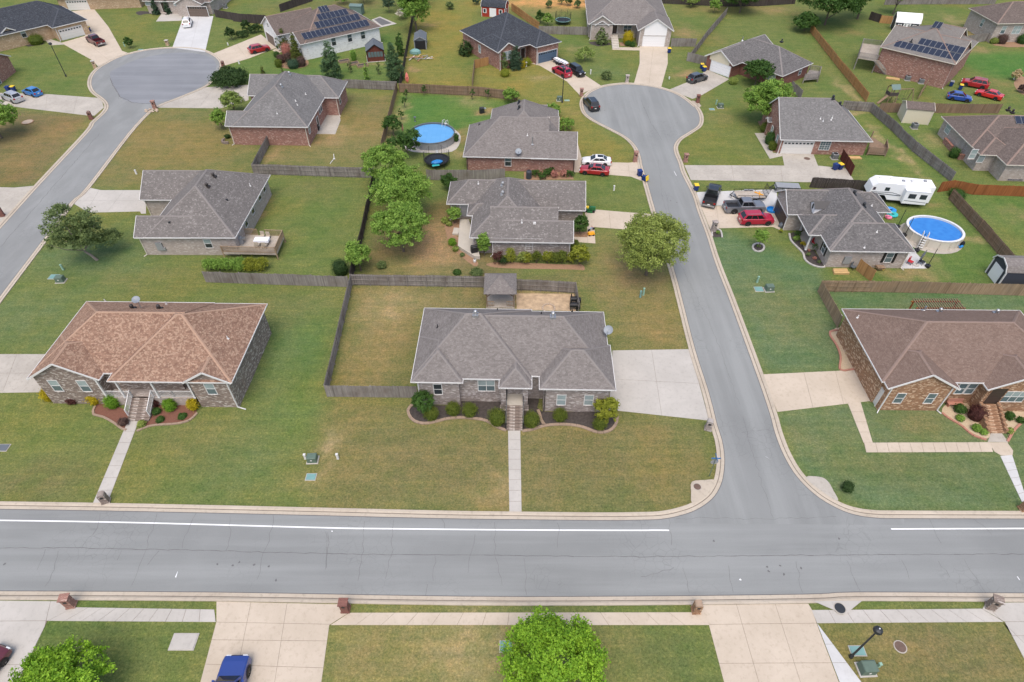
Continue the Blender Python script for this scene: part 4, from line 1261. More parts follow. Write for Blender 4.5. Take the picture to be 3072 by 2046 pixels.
    for (ea, eb, sg) in ((b0, b0 - g, 0), (b1, b1 + g, 1)):
     lo, hi = min(ea, eb), max(ea, eb)
     q0, q1 = T(a0, lo, z - hh), T(a1, hi, z + 0.025)
     fb.box(min(q0[0], q1[0]), min(q0[1], q1[1]), q0[2], max(q0[0], q1[0]), max(q0[1], q1[1]), q1[2])
    for e, aa, sgn in ((0, a0, -1), (1, a1, 1)):
     if W['ends'][e] == 'hip':
      q0, q1 = T(min(aa, aa + sgn * g), b0 - g, z - hh), T(max(aa, aa + sgn * g), b1 + g, z + 0.025)
      fb.box(min(q0[0], q1[0]), min(q0[1], q1[1]), q0[2], max(q0[0], q1[0]), max(q0[1], q1[1]), q1[2])
     else:
      for bb in (b0, b1):
       mq = T(aa, (bb + mid) / 2, 0)
       if self.h(mq[0] + (sgn * .12 if ax == 'x' else 0), mq[1] + (sgn * .12 if ax == 'y' else 0)) > z + p * half / 2 - .12:
        continue
       fb.bar(T(aa + sgn * 0.03, bb, z - 0.06), T(aa + sgn * 0.03, mid, zr - 0.06), 0.06, 0.2)
   if W['wall']:
    l, r, f, b = W['wl'], W['wr'], W['wf'], W['wb']
    zt = z - 0.01
    for (p0, p1) in (((l, f), (r, f)), ((r, f), (r, b)), ((r, b), (l, b)), ((l, b), (l, f))):
     L = math.hypot(p1[0] - p0[0], p1[1] - p0[1])
     off = p0[0] + p0[1] * 1.37
     wb.face([(*p0, base), (*p1, base), (*p1, zt), (*p0, zt)], [(off, 0), (off + L, 0), (off + L, zt), (off, zt)])
    for e in (0, 1):
     if W['ends'][e] == 'gable' and W['roof']:
      inn = 0.03
      if ax == 'x':
       xx = l if e == 0 else r
       pts = [(xx, f, zt), (xx, b, zt)]
       ap = (xx, mid, zr - inn)
       cb0 = z + p * (f - b0) - inn
       poly = [(xx, f, zt), (xx, b, zt), (xx, b, max(zt, z + p * (b1 - b) - inn)), ap, (xx, f, max(zt, cb0))]
       uv = [(q[1] * 1.0, q[2]) for q in poly]
       if e == 0:
        poly, uv = poly[::-1], uv[::-1]
      else:
       yy = f if e == 0 else b
       ap = (mid, yy, zr - inn)
       poly = [(l, yy, zt), (r, yy, zt), (r, yy, max(zt, z + p * (b1 - r) - inn)), ap, (l, yy, max(zt, z + p * (l - b0) - inn))]
       uv = [(q[0] * 1.0, q[2]) for q in poly]
       if e == 1:
        poly, uv = poly[::-1], uv[::-1]
      wb.face(poly, uv)
   for nm, mb, mt in (('roof', rb, self.roofm), ('fascia', fb, self.trim), ('wall', wb, self.wallm)):
    if mb.f:
     mb.build(nm, mt, self.root)
 # ---- placed pieces; q is a local point on a wall, side says which way it faces
 def frame(self, q, side):
  rt, out = {'f': ((1, 0, 0), (0, -1, 0)), 'b': ((-1, 0, 0), (0, 1, 0)), 'l': ((0, -1, 0), (-1, 0, 0)), 'r': ((0, 1, 0), (1, 0, 0))}[side]
  Mx = Matrix((rt, out, (0, 0, 1))).transposed().to_4x4()      # x: right, y: out of the wall, z: up
  Mx.translation = q
  return Mx
 def window(self, W, side, x, y, w=0.95, h=1.5, units=1, pane='window_mid', top='window_blind', frame='white_trim', k=None, q=None, muntin=False, shutter=None, lintel=True):
  q = q or self.on_wall(W, side, x, y, k)
  Mx = self.frame(q, side)
  tw = w * units + 0.06 * (units - 1)
  fr = MB()
  f = 0.07
  for (a, b, c, d) in ((-tw / 2 - f, -h / 2 - f, tw / 2 + f, -h / 2), (-tw / 2 - f, h / 2, tw / 2 + f, h / 2 + f),
   (-tw / 2 - f, -h / 2, -tw / 2, h / 2), (tw / 2, -h / 2, tw / 2 + f, h / 2)):
   fr.box(a, -0.02, b, c, 0.05, d, 0, Mx)
  for u in range(units):
   x0 = -tw / 2 + u * (w + 0.06)
   fr.box(x0, -0.02, -0.03, x0 + w, 0.035, 0.03, 0, Mx)
   if u:
    fr.box(x0 - 0.06, -0.02, -h / 2, x0, 0.045, h / 2, 0, Mx)
   if muntin:
    fr.box(x0 + w / 2 - 0.015, -0.02, -h / 2, x0 + w / 2 + 0.015, 0.03, h / 2, 0, Mx)
    fr.box(x0, -0.02, h / 4 - 0.015, x0 + w, 0.028, h / 4 + 0.015, 0, Mx)
    fr.box(x0, -0.02, -h / 4 - 0.015, x0 + w, 0.028, -h / 4 + 0.015, 0, Mx)
  wo_ = fr.build('window', M[frame], self.root)
  for u in range(units):
   x0 = -tw / 2 + u * (w + 0.06)
   for (z0, z1, m) in ((-h / 2, -0.03, pane), (0.03, h / 2, top)):
    pb = MB()
    pb.box(x0, -0.015, z0, x0 + w, 0.012, z1, 0, Mx)
    pb.build('pane', M[m], wo_)
  sb = MB()
  sb.box(-tw / 2 - 0.14, -0.02, -h / 2 - 0.16, tw / 2 + 0.14, 0.085, -h / 2 - 0.075, 0, Mx)
  sb.build('sill', self.wallm, wo_)
  if shutter:
   for sg in (-1, 1):
    s = MB()
    s.box(sg * (tw / 2 + 0.28) - 0.17, 0.0, -h / 2 - 0.08, sg * (tw / 2 + 0.28) + 0.17, 0.05, h / 2 + 0.08, 0, Mx)
    s.build('shutter', M[shutter], self.root)
  return wo_
 def door(self, W, side, x, y, w=0.95, h=2.1, mat='door_dark', frame='white_trim', z0=None, k=None):
  q = self.on_wall(W, side, x, y, k)
  if z0 is not None:
   q.z = z0
  else:
   q.z -= h / 2
  Mx = self.frame(q, side)
  d = MB()
  d.box(-w / 2, -0.02, 0, w / 2, 0.04, h, 0, Mx)
  o = d.build('door', M[mat], self.root)
  f = MB()
  f.box(-w / 2 - 0.1, -0.02, 0, -w / 2, 0.06, h + 0.1, 0, Mx)
  f.box(w / 2, -0.02, 0, w / 2 + 0.1, 0.06, h + 0.1, 0, Mx)
  f.box(-w / 2, -0.02, h, w / 2, 0.06, h + 0.1, 0, Mx)
  f.build('door_frame', M[frame], o)
  p = MB()
  for zz in (0.25, 1.05):
   p.box(-w / 2 + 0.14, 0.04, zz, w / 2 - 0.14, 0.055, zz + 0.7, 0, Mx)
  p.build('door_panel', M[mat], o)
  kb = MB()
  kb.box(w / 2 - 0.12, 0.04, 0.98, w / 2 - 0.06, 0.10, 1.04, 0, Mx)
  kb.build('handle', M['steel'], o)
  return o
 def garage(self, W, side, x, y, w=4.88, h=2.15, mat='garage_white', k=None, z0=0.02, lites=0, frame='white_trim'):
  q = self.on_wall(W, side, x, y, k)
  q.z = z0
  Mx = self.frame(q, side)
  f = MB()
  f.box(-w / 2 - 0.12, -0.02, 0, -w / 2, 0.07, h + 0.12, 0, Mx)
  f.box(w / 2, -0.02, 0, w / 2 + 0.12, 0.07, h + 0.12, 0, Mx)
  f.box(-w / 2, -0.02, h, w / 2, 0.07, h + 0.12, 0, Mx)
  o = f.build('garage_door', M[frame], self.root)
  for i in range(4):
   s = MB()
   zz0, zz1 = h * i / 4 + 0.008, h * (i + 1) / 4 - 0.008
   s.box(-w / 2, -0.02, zz0, w / 2, 0.02, zz1, 0, Mx)
   for j in range(8):
    xx = -w / 2 + w * (j + 0.5) / 8
    s.box(xx - w * 0.046, 0.02, zz0 + 0.1, xx + w * 0.046, 0.034, zz1 - 0.1, 0, Mx)
   s.build('section', M[mat], o)
  for j in range(lites):
   s = MB()
   xx = -w / 2 + w * (j + 0.5) / lites
   s.box(xx - w / lites * 0.33, 0.0, h * 0.81, xx + w / lites * 0.33, 0.045, h * 0.93, 0, Mx)
   s.build('window_lite', M['window_dark'], o)
  return o
 def downspout(self, x, y, mat=None, out=(0.5, 0.0), z1=None, z0=0.0):
  d = MB()
  z1 = (self.ez if z1 is None else z1) - 0.12
  d.box(x - 0.05, y - 0.05, z0 + 0.12, x + 0.05, y + 0.05, z1)
  d.bar((x, y, z0 + 0.15), (x + out[0], y + out[1], z0 + 0.06), 0.09, 0.09)
  return d.build('downspout', mat or self.trim, self.root)
 def spout_at(self, W, corner, mat=None, out=None, z0=0.0):
  """corner like 'fl','fr','bl','br' ; set just proud of the front wall near that corner"""
  x = W['wl'] + 0.12 if 'l' in corner else W['wr'] - 0.12
  y = W['wf'] - 0.07 if 'f' in corner else W['wb'] + 0.07
  o = out or ((-0.3 if 'l' in corner else 0.3), -0.4 if 'f' in corner else 0.4)
  return self.downspout(x, y, mat, o, W['z'], z0)
 def turbine(self, x, y, mat='gray_metal', k=None, r=0.2):
  q = self.on_roof(x, y, k)
  v = MB()
  v.lathe([(r * 0.75, q.z - 0.15), (r * 0.75, q.z + 0.18), (r, q.z + 0.24), (r * 1.08, q.z + 0.36), (r * 0.9, q.z + 0.48), (r * 0.45, q.z + 0.56), (0, q.z + 0.57)], 14, (q.x, q.y))
  v.box(q.x - 0.3, q.y - 0.3, q.z - 0.25, q.x + 0.3, q.y + 0.3, q.z + 0.02)
  return v.build('roof_vent', M[mat], self.root)
 def pipe(self, x, y, mat='steel', k=None, r=0.05, hgt=0.4):
  q = self.on_roof(x, y, k)
  v = MB()
  v.tube([(q.x, q.y, q.z - 0.1), (q.x, q.y, q.z + hgt)], r, 8)
  v.lathe([(r * 3.2, q.z - 0.06), (r * 1.1, q.z + 0.12)], 8, (q.x, q.y))
  return v.build('vent_pipe', M[mat], self.root)
 def box_vent(self, x, y, mat='white_trim', k=None, s=0.2):
  q = self.on_roof(x, y, k)
  v = MB()
  v.box(q.x - s, q.y - s * 0.8, q.z - 0.1, q.x + s, q.y + s * 0.8, q.z + 0.13, taper=0.04)
  return v.build('roof_vent', M[mat], self.root)
 def satellite(self, x, y, k=None, q=None, tilt=40, az=-20, r=0.38, mast=0.9):
  q = q or self.on_roof(x, y, k)
  m = MB()
  m.tube([(q.x, q.y, q.z - 0.05), (q.x + 0.05, q.y, q.z + mast * 0.6), (q.x + 0.05, q.y - 0.1, q.z + mast)], 0.035, 8)
  o = m.build('satellite_mount', M['gray_metal'], self.root)
  Rm = Matrix.Translation((q.x + 0.05, q.y - 0.16, q.z + mast)) @ Matrix.Rotation(R(az), 4, 'Z') @ Matrix.Rotation(R(tilt), 4, 'X')
  d = MB()
  n = 20
  rings = [(0, -0.09), (r * 0.5, -0.066), (r * 0.85, -0.02), (r, 0.012), (r, -0.012), (r * 0.5, -0.085), (0, -0.11)]
  d.lathe(rings, n)
  d.v = [tuple(Rm @ Vector(p)) for p in d.v]
  d.build('dish', M['dish'], o)
  a = MB()
  a.bar(Rm @ Vector((0, -r, -0.02)), Rm @ Vector((0, -r * 0.35, 0.42)), 0.03)
  a.bar(Rm @ Vector((0, -r * 0.35, 0.42)), Rm @ Vector((0, -r * 0.1, 0.44)), 0.09)
  a.build('receiver_arm', M['gray_metal'], o)
  return o
 def column(self, x, y, z0, z1, mat='white_trim', s=0.09, k=None):
  """a post whose foot shows at the pixel, standing on level z0"""
  p = self.px(x, y, z0, k)
  c = MB()
  c.box(p.x - s, p.y - s, z0, p.x + s, p.y + s, z1)
  c.box(p.x - s * 1.4, p.y - s * 1.4, z0, p.x + s * 1.4, p.y + s * 1.4, z0 + 0.12)
  c.box(p.x - s * 1.4, p.y - s * 1.4, z1 - 0.12, p.x + s * 1.4, p.y + s * 1.4, z1 - 0.002)
  return c.build('porch_column', M[mat], self.root)
 def panels(self, W, rows, k=None, tilt_side='f', n=None):
  """solar panels lying on a roof slope; rows = list of (left px, right px, count, depth m)"""
  p = W['p']
  for (a, b, cnt, dep) in rows:
   qa, qb = self.on_roof(*a, k), self.on_roof(*b, k)
   wd = (qb.x - qa.x) / cnt
   for i in range(cnt):
    x0 = qa.x + wd * i + 0.015
    x1 = qa.x + wd * (i + 1) - 0.015
    c = math.cos(math.atan(p))
    y0 = (qa.y + qb.y) / 2
    z0 = W['z'] + p * (y0 - W['y0']) + 0.09
    y1, z1 = y0 + dep * c, z0 + dep * c * p
    n_ = Vector((0, -p, 1)).normalized() * 0.045
    fr = MB()
    for s0, s1 in ((0, 1),):
     low = [Vector((x0, y0, z0)), Vector((x1, y0, z0)), Vector((x1, y1, z1)), Vector((x0, y1, z1))]
     hi = [v + n_ for v in low]
     fr.face(hi, [(0, 0), (x1 - x0, 0), (x1 - x0, dep), (0, dep)], 0)
     for j in range(4):
      jj = (j + 1) % 4
      fr.face([low[j], low[jj], hi[jj], hi[j]], None, 1)
     # aluminium rim
     e = 0.022
     up = n_.normalized() * 0.004
     u, v = Vector((1, 0, 0)), Vector((0, c, c * p))
     for (aa, bb, cc, dd) in ((0, 0, 1, e), (0, dep - e, 1, dep), ):
      fr.face([hi[0] + v * bb + up, hi[1] + v * bb + up, hi[1] + v * dd + up, hi[0] + v * dd + up], None, 1)
     for (aa, cc) in ((0, e), (x1 - x0 - e, x1 - x0)):
      fr.face([hi[0] + u * aa + up, hi[0] + u * cc + up, hi[3] + u * cc + up, hi[3] + u * aa + up], None, 1)
    fr.build('solar_panel', [M['solar'], M['gray_metal']], self.root)
 def steps(self, foot_l, foot_r, top_c, zf, n, mat, z_top=None, k=None, cheek=0.0):
  """flight of steps: pixels of its two front bottom corners (ground) and of the middle of its top edge (level zf)"""
  a, b = self.px(*foot_l, 0.0, k), self.px(*foot_r, 0.0, k)
  t = self.px(*top_c, zf, k)
  y0, y1 = (a.y + b.y) / 2, t.y
  for i in range(n):
   s = MB()
   yy0 = y0 + (y1 - y0) * i / n
   s.box(a.x, yy0, 0 if i == 0 else zf * i / n - 0.05, b.x, y0 + (y1 - y0) * (i + 1) / n + 0.02 if i < n - 1 else y1 - 0.006, zf * (i + 1) / n)
   s.build('step', mat, self.root)
  s = MB()
  for i in range(1, n):
   s.box(a.x + 0.03, y0 + (y1 - y0) * i / n + 0.03, 0, b.x - 0.03, y1 + 0.25, zf * i / n - 0.06)
  s.build('step_base', mat, self.root)
  return a.x, b.x, y0, y1
 def block(self, name, k, pts, z0, z1, mat):
  """prism over pixels read at level z1"""
  poly = [tuple(self.px(*p, z1, k)) for p in pts]
  m = MB()
  m.prism(poly, z0, z1)
  return m.build(name, mat, self.root)
 def rail(self, pts, h=0.95, mat='white_trim', sp=0.13, z=0.0, name='railing', posts=True):
  """railing along local points (x, y, z) with balusters"""
  r = MB()
  for i in range(len(pts) - 1):
   a, b = Vector(pts[i]), Vector(pts[i + 1])
   r.bar(a + Vector((0, 0, h)), b + Vector((0, 0, h)), 0.07, 0.06)
   r.bar(a + Vector((0, 0, 0.12)), b + Vector((0, 0, 0.12)), 0.04, 0.05)
   n = max(1, int((b - a).length / sp))
   for j in range(n + 1):
    q = a.lerp(b, j / n)
    s = 0.045 if (j in (0, n) and posts) else 0.016
    r.box(q.x - s, q.y - s, q.z + (0.0 if s > .02 else .12), q.x + s, q.y + s, q.z + h + (0.06 if s > .02 else 0))
  return r.build(name, M[mat], self.root)
def ac_unit(x, y, rot=0.0, label='', s=1.0, group=None, mat='gray_metal'):
 t = thing('air_conditioner', label, 'air conditioner', (x, y, 0), rot, group)
 b = MB()
 b.box(-0.4 * s, -0.4 * s, 0.08, 0.4 * s, 0.4 * s, 0.85 * s)
 b.build('housing', M[mat], t)
 g = MB()
 g.lathe([(0.34 * s, 0.855 * s), (0.30 * s, 0.885 * s), (0.1 * s, 0.89 * s), (0, 0.89 * s)], 14)
 g.build('fan_grille', M['black'], t)
 p = MB()
 p.box(-0.5 * s, -0.5 * s, 0, 0.5 * s, 0.5 * s, 0.08)
 p.build('pad', M['gray_concrete'], t)
 l = MB()
 for i in range(6):
  z = 0.18 + 0.1 * i * s
  l.box(-0.412 * s, -0.36 * s, z, 0.412 * s, 0.36 * s, z + 0.03)
  l.box(-0.36 * s, -0.414 * s, z, 0.36 * s, 0.414 * s, z + 0.03)
 l.build('louvre', M['dark_metal'], t)
 return t
DEBUG = False
# ================================================================== the houses
def front(H, W):
 return W
# ---- gray brick corner house in the middle
H = House('brick_house', 'large gray brick house with gray hip roof and central brick steps on the corner', 'U', (48, 905), None, 4.05, 0.76, 'gray_roof', 'gray_brick', yaw=R(-1.2))
a = H.wing('x', l=(48, 905), r=(1380, 872), f=(870, 872), b=(165, 90))
d = H.wing('x', l=6.6, r=(2205, 400), f=(1415, 840), b=(2165, 135), ends=('gable', 'hip'))
b = H.wing('y', l=(48, 905), r=(617, 912), f=(330, 909), b=(400, 400))
e = H.wing('y', l=(1467, 980), r=(2308, 993), f=(1900, 988), b=(2240, 500))
c = H.wing('y', l=(1020, 970), r=(1380, 975), f=(1200, 972), b=(1200, 600), inset={'f': 2.4}, ends=('hip', 'gable'))
H.shell()
H.window(b, 'f', 345, 985, 0.8, 1.5, 1, 'window_dark', 'window_dark', 'white_trim')
H.window(a, 'f', 880, 945, 0.8, 1.55, 2, 'window_mid', 'window_blind')
H.window(e, 'f', 1707, 1102, 0.85, 1.5, 1, 'window_blind', 'window_blind')
H.window(e, 'f', 2010, 1104, 0.85, 1.5, 1, 'window_blind', 'window_blind')
H.door(c, 'f', 1190, 1010, 1.0, 2.1, 'door_dark', z0=1.36)
fl = H.block('porch_floor', 'U', [(1100, 1160), (1282, 1160), (1300, 960), (1080, 960)], 0, 1.35, M['concrete'])
for x in (1070, 1305):
 H.column(x, 1195, 0, 3.95, 'gray_brick', 0.27)
x0, x1, y0, y1 = H.steps((1102, 1442), (1278, 1442), (1190, 1160), 1.35, 8, M['taupe_brick'])
for xx in (x0 - 0.05, x1 + 0.05):
 H.rail([(xx, y0 + .1, 0.12), (xx, y1, 1.35), (xx, y1 + 1.3, 1.35)], 0.9, 'dark_metal', 0.16)
for x, y in ((760, 160), (1615, 178)):
 H.turbine(x, y, 'steel')
H.pipe(342, 302, 'black')
for x, y in ((1002, 112), (1487, 155), (1826, 128)):
 H.pipe(x, y, 'black', hgt=0.3)
H.satellite(2205, 385, q=Vector((*H.px(2208, 400, 4.1), 4.0)), r=0.5, mast=1.2)
H.spout_at(e, 'fl', M['brown_metal'])
H.spout_at(b, 'fl', M['white_trim'])
H1 = H
# ---- tan roofed house on the left
H = House('brick_house', 'brown brick house with patchy tan shingle roof and white porch railings', 'M', (222, 783), None, 4.15, 0.62, 'tan_roof', 'taupe_brick', 'cap_tan', yaw=R(-.9))
a = H.wing('x', l=(880, 803), r=(1899, 820), f=(1200, 808), b=(1450, 162), inset={'f': 2.6})
b = H.wing('x', l=(222, 783), r=14.8, f=(870, 738), b=(692, 150), ends=('hip', 'gable'))
c = H.wing('y', l=(222, 783), r=(812, 797), f=(500, 790), b=(620, 420), ends=('gable', 'hip'))
d = H.wing('y', l=(1498, 812), r=(1897, 820), f=(1700, 819), b=(1740, 560), ends=('gable', 'hip'))
H.shell()
for x, y in ((458, 840), (692, 843)):
 H.window(c, 'f', x, y, 0.9, 1.6, 1, 'window_mid', 'window_blind')
H.window(d, 'f', 1730, 866, 0.9, 1.6, 1, 'window_mid', 'window_blind')
H.window(a, 'f', 1370, 815, 0.9, 1.3, 1, 'window_dark', 'window_mid')
H.door(a, 'f', 1180, 830, 1.0, 2.1, 'door_dark', z0=1.22)
H.block('porch_floor', 'M', [(862, 938), (1605, 942), (1560, 790), (850, 790)], 0, 1.2, M['cream_brick'])
for x, y in ((884, 938), (1030, 938), (1310, 938), (1604, 940)):
 H.column(x, y, 1.2, 4.1, 'white_trim', 0.08)
x0, x1, y0, y1 = H.steps((1047, 1132), (1224, 1136), (1140, 930), 1.2, 7, M['taupe_brick'])
fx = [H.px(870, 938, 1.2), H.px(1040, 938, 1.2), H.px(1205, 940, 1.2), H.px(1603, 941, 1.2)]
H.rail([(fx[0].x, fx[0].y + .1, 1.2), (x0, fx[0].y + .1, 1.2)], 0.9, sp=.14)
H.rail([(x1, fx[3].y + .1, 1.2), ((x1 + fx[3].x) / 2, fx[3].y + .1, 1.2), (fx[3].x, fx[3].y + .1, 1.2)], 0.9, sp=.14)
for xx in (x0, x1):
 H.rail([(xx, y0 + .5, 0.25), (xx, y1, 1.2)], 0.95, sp=.13)
for x, y in ((1088, 205), (1308, 208)):
 H.turbine(x, y, 'brown_metal')
H.satellite(1158, 200, r=0.42, mast=1.3, az=25, tilt=25)
for x, y in ((1872, 455), (866, 150), (1365, 172)):
 H.pipe(x, y, 'white_trim', hgt=.35)
H.spout_at(d, 'fr', out=(0.9, -0.25))
H.spout_at(c, 'fr')
H2 = H
# ---- brown roofed house on the right edge
H = House('brick_house', 'orange brick house with wide brown roof and curved brick steps', 'L', (715, 933), None, 3.7, 0.58, 'brown_roof', 'orange_brick', 'cap_brown', yaw=R(-.8))
a = H.wing('x', l=(342, 289), r=40.0, f=(1380, 887), b=(342, 289), pk=[(1690, 345, 'hi')])
b = H.wing('y', l=(715, 933), r=(1300, 940), f=(715, 935), b=(1000, 560), ends=('gable', 'hip'))
c = H.wing('y', l=(1525, 945), ridge=(1817, 760), f=(1525, 945), b=(1700, 600), ends=('gable', 'hip'))
H.shell()
H.garage(b, 'l', 575, 860, 4.9, 2.3, 'garage_white')
H.window(b, 'l', 424, 490, 0.9, 1.4, 1, 'window_blind', 'window_blind')
for x, y in ((805, 1012), (1056, 1014)):
 H.window(b, 'f', x, y, 0.8, 1.45, 1, 'window_mid', 'window_mid')
for x, y in ((1306, 935), (1385, 935)):
 H.window(a, 'f', x, y, 0.8, 1.5, 1, 'window_mid', 'window_mid')
H.window(c, 'f', 1737, 1000, 0.7, 1.5, 3, 'window_mid', 'window_blind')
H.door(c, 'f', 1570, 1010, 1.5, 2.3, 'door_dark', 'orange_brick', z0=1.3)
x0, x1, y0, y1 = H.steps((1530, 1300), (1650, 1298), (1520, 1060), 1.3, 8, M['orange_brick'])
for xx in (x0 - .14, x1 + .14):
 w_ = MB()
 for i in range(6):
  t0, t1 = i / 6, (i + 1) / 6
  w_.box(xx - .14, y0 + (y1 - y0) * t0, 0, xx + .14, y0 + (y1 - y0) * t1, 0.35 + 1.25 * t1)
 w_.build('step_wall', M['orange_brick'], H.root)
H.pipe(468, 358, 'white_trim', hgt=.35)
H.pipe(1005, 300, 'steel', r=.09, hgt=.6)
for x, y in ((1133, 312), (1592, 322)):
 H.turbine(x, y, 'steel')
H.spout_at(b, 'fl')
H.spout_at(b, 'fr')
H3 = H
# ---- cream brick house by the left street, wooden deck at the back
H = House('brick_house', 'cream brick house with taupe roof and a wooden deck at its rear corner', 'F', (1100, 856), None, 3.15, 0.70, 'spotted_roof', 'cream_brick', yaw=R(-.3))
a = H.wing('y', l=(1318, 672), r=(1930, 860), f=(1500, 857), b=(2200, 342))
b = H.wing('x', l=(1148, 546), r=6.8, f=(1250, 547), ridge=(1400, 304), ends=('gable', 'gable'))
c = H.wing('x', l=(1100, 856), r=(1600, 800), f=(1300, 858), ridge=(1250, 677), ends=('gable', 'gable'))
H.shell()
for x, y in ((2165, 442), (2128, 510), (2072, 622), (2018, 726)):
 H.window(a, 'r', x, y, 0.95, 1.4, 1, 'window_dark', 'window_dark')
H.window(c, 'f', 1710, 905, 0.9, 1.3, 1, 'window_dark', 'window_blind')
for x, y in ((1757, 355), (1703, 437)):
 H.turbine(x, y, 'brown_metal')
for x, y in ((1393, 733), (1863, 548)):
 H.box_vent(x, y, 'dark_metal', s=.16)
H.pipe(2055, 432, 'white_trim', hgt=.45)
H.spout_at(c, 'fl', M['cream_trim'])
H.spout_at(b, 'fl', M['cream_trim'])
q = H.on_wall(c, 'f', 1315, 925)
m = MB()
Mx = H.frame(q, 'f')
m.box(-.42, 0, -.6, .42, .22, .6, 0, Mx)
m.build('meter_box', M['gray_metal'], H.root)
m = MB()
m.box(-.2, 0, -.2, .2, .2, .2, 0, H.frame(H.on_wall(c, 'f', 1352, 945), 'f'))
m.build('meter_box', M['gray_metal'], H.root)
H4 = H
# ---- gray brick house in the centre with a raised terrace
H = House('brick_house', 'gray brick house with spotted gray roof and a raised concrete terrace behind a hedge', 'V', (430, 966), None, 2.8, 0.72, 'spotted_roof', 'gray_brick', yaw=R(-1.6))
a = H.wing('y', l=(440, 640), f=(430, 966), ridge=(972, 200), b=0, pk=[(975, 60, 'hi')])
b = H.wing('x', l=(50, 459), r=4.2, f=(50, 459), b=(90, 128), ends=('hip', 'gable'))
b2 = H.wing('x', l=(355, 634), r=(620, 560), f=(355, 634), b=(360, 463), ends=('hip', 'gable'))
c = H.wing('x', l=(690, 1022), r=(1712, 700), f=(1300, 1037), ridge=(1400, 506), ends=('gable', 'gable'), ez=2.56)
d = H.wing('x', l=(900, 1022), r=(1955, 1053), f=(1300, 1037), ridge=(1850, 712), ends=('gable', 'gable'), ez=2.56)
e = H.wing('x', l=(1100, 300), r=(2138, 562), f=(1900, 558), ridge=(1700, 110), ends=('gable', 'gable'))
H.shell()
H.window(d, 'f', 1293, 1102, 0.85, 1.25, 1, 'window_dark', 'window_dark', muntin=True)
for x, y in ((893, 180), (893, 318)):
 H.turbine(x, y, 'gray_metal')
H.pipe(1180, 742, 'white_trim', hgt=.5)
H.box_vent(1372, 748)
H.pipe(525, 160, 'white_trim', hgt=.4)
H.spout_at(d, 'fr')
H.spout_at(c, 'fl')
H.spout_at(b, 'fl')
H.door(b, 'f', 318, 560, 1.1, 2.2, 'gray_metal', z0=0.5)
H.block('terrace', 'V', [(250, 690), (380, 690), (480, 960), (550, 1245), (470, 1245), (218, 1085)], 0, 0.55, M['concrete'])
H.block('step', 'V', [(135, 905), (160, 815), (240, 820), (228, 905)], 0, 0.3, M['concrete'])
H5 = H
# ---- red brick house with the round pool
H = House('brick_house', 'red brick house with gray hip roof and a satellite dish, two sedans on its drive', 'I', (715, 597), None, 2.6, 0.74, 'gray_roof', 'red_brick', yaw=R(-2.6))
a = H.wing('x', l=(717, 597), r=(1450, 620), f=(1200, 613), ridge=(1100, 257), ends=('hip', 'gable'))
cx = H.px(1242, 160, 6.9).x
b = H.wing('y', l=cx - 5.9, r=cx + 5.9, f=0, b=0, pk=[(1240, 110, 'hi'), (1246, 205, 'lo')])
c = H.wing('x', l=(1300, 600), r=(1697, 628), f=(1500, 622), ridge=(1550, 386), ends=('gable', 'gable'))
d = H.wing('x', l=(1250, 255), r=(1437, 255), f=(1437, 256), ridge=(1390, 156), ends=('gable', 'gable'))
e = H.wing('x', l=(1300, 380), r=(1540, 380), f=(1540, 380), ridge=(1490, 257), ends=('gable', 'gable'))
H.shell()
H.window(a, 'f', 1103, 645, 0.95, 1.5, 1, 'window_dark', 'window_mid')
for x, y in ((1200, 140), (1200, 187)):
 H.turbine(x, y, 'dark_metal')
H.satellite(1190, 590, r=0.5, mast=.7, tilt=35, az=0)
H.pipe(1313, 495, 'steel', r=.07, hgt=1.2)
H.pipe(1270, 420, 'white_trim', hgt=.3)
H.box_vent(857, 327, 'black')
H.spout_at(a, 'fl', M['brown_metal'])
H.spout_at(c, 'fr', M['brown_metal'])
H6 = H
# ---- red brick house by the left court
H = House('brick_house', 'pinkish red brick house with gray roof and a small rear patio beside the left court', 'G', (137, 747), None, 3.55, 0.67, 'cool_roof', 'red_brick', yaw=R(-1.5))
a = H.wing('y', l=(350, 574), r=(1072, 767), f=(900, 764), b=0, pk=[(835, 125, 'hi')])
c = H.wing('x', l=(137, 747), r=(800, 700), f=(500, 756), ridge=(270, 579), ends=('gable', 'gable'))
d = H.wing('x', l=(390, 404), r=(760, 400), f=(400, 405), ridge=(560, 161), ends=('gable', 'gable'))
e = H.wing('x', l=(800, 400), r=(1426, 433), f=(1426, 432), ridge=(1130, 173), ends=('gable', 'hip'))
H.shell()
H.window(c, 'f', 655, 795, 0.85, 1.2, 1, 'window_mid', 'window_blind')
H.window(a, 'r', 1215, 545, 1.0, 1.6, 2, 'window_mid', 'window_mid')
H.window(a, 'r', 1092, 790, 0.9, 1.3, 1, 'window_mid', 'window_mid')
H.window(e, 'r', 1441, 455, 1.0, 1.3, 1, 'window_dark', 'window_mid')
H.door(a, 'r', 1175, 640, 1.0, 2.1, 'door_dark', z0=.1)
for x, y in ((866, 165), (775, 308)):
 H.turbine(x, y, 'steel')
for x, y in ((937, 470), (957, 515), (727, 610), (1052, 393)):
 H.pipe(x, y, 'white_trim', hgt=.3)
H.spout_at(c, 'fl', M['cream_trim'])
H.spout_at(a, 'fr', M['cream_trim'])
H.spout_at(e, 'fr', M['cream_trim'])
H7 = H
paving('patio', 'G', [(1150, 690), (1240, 600), (1440, 616), (1450, 690), (1390, 847), (1118, 842)], [((1150, 745), (1420, 745))], M['stained_concrete'], 0.05)
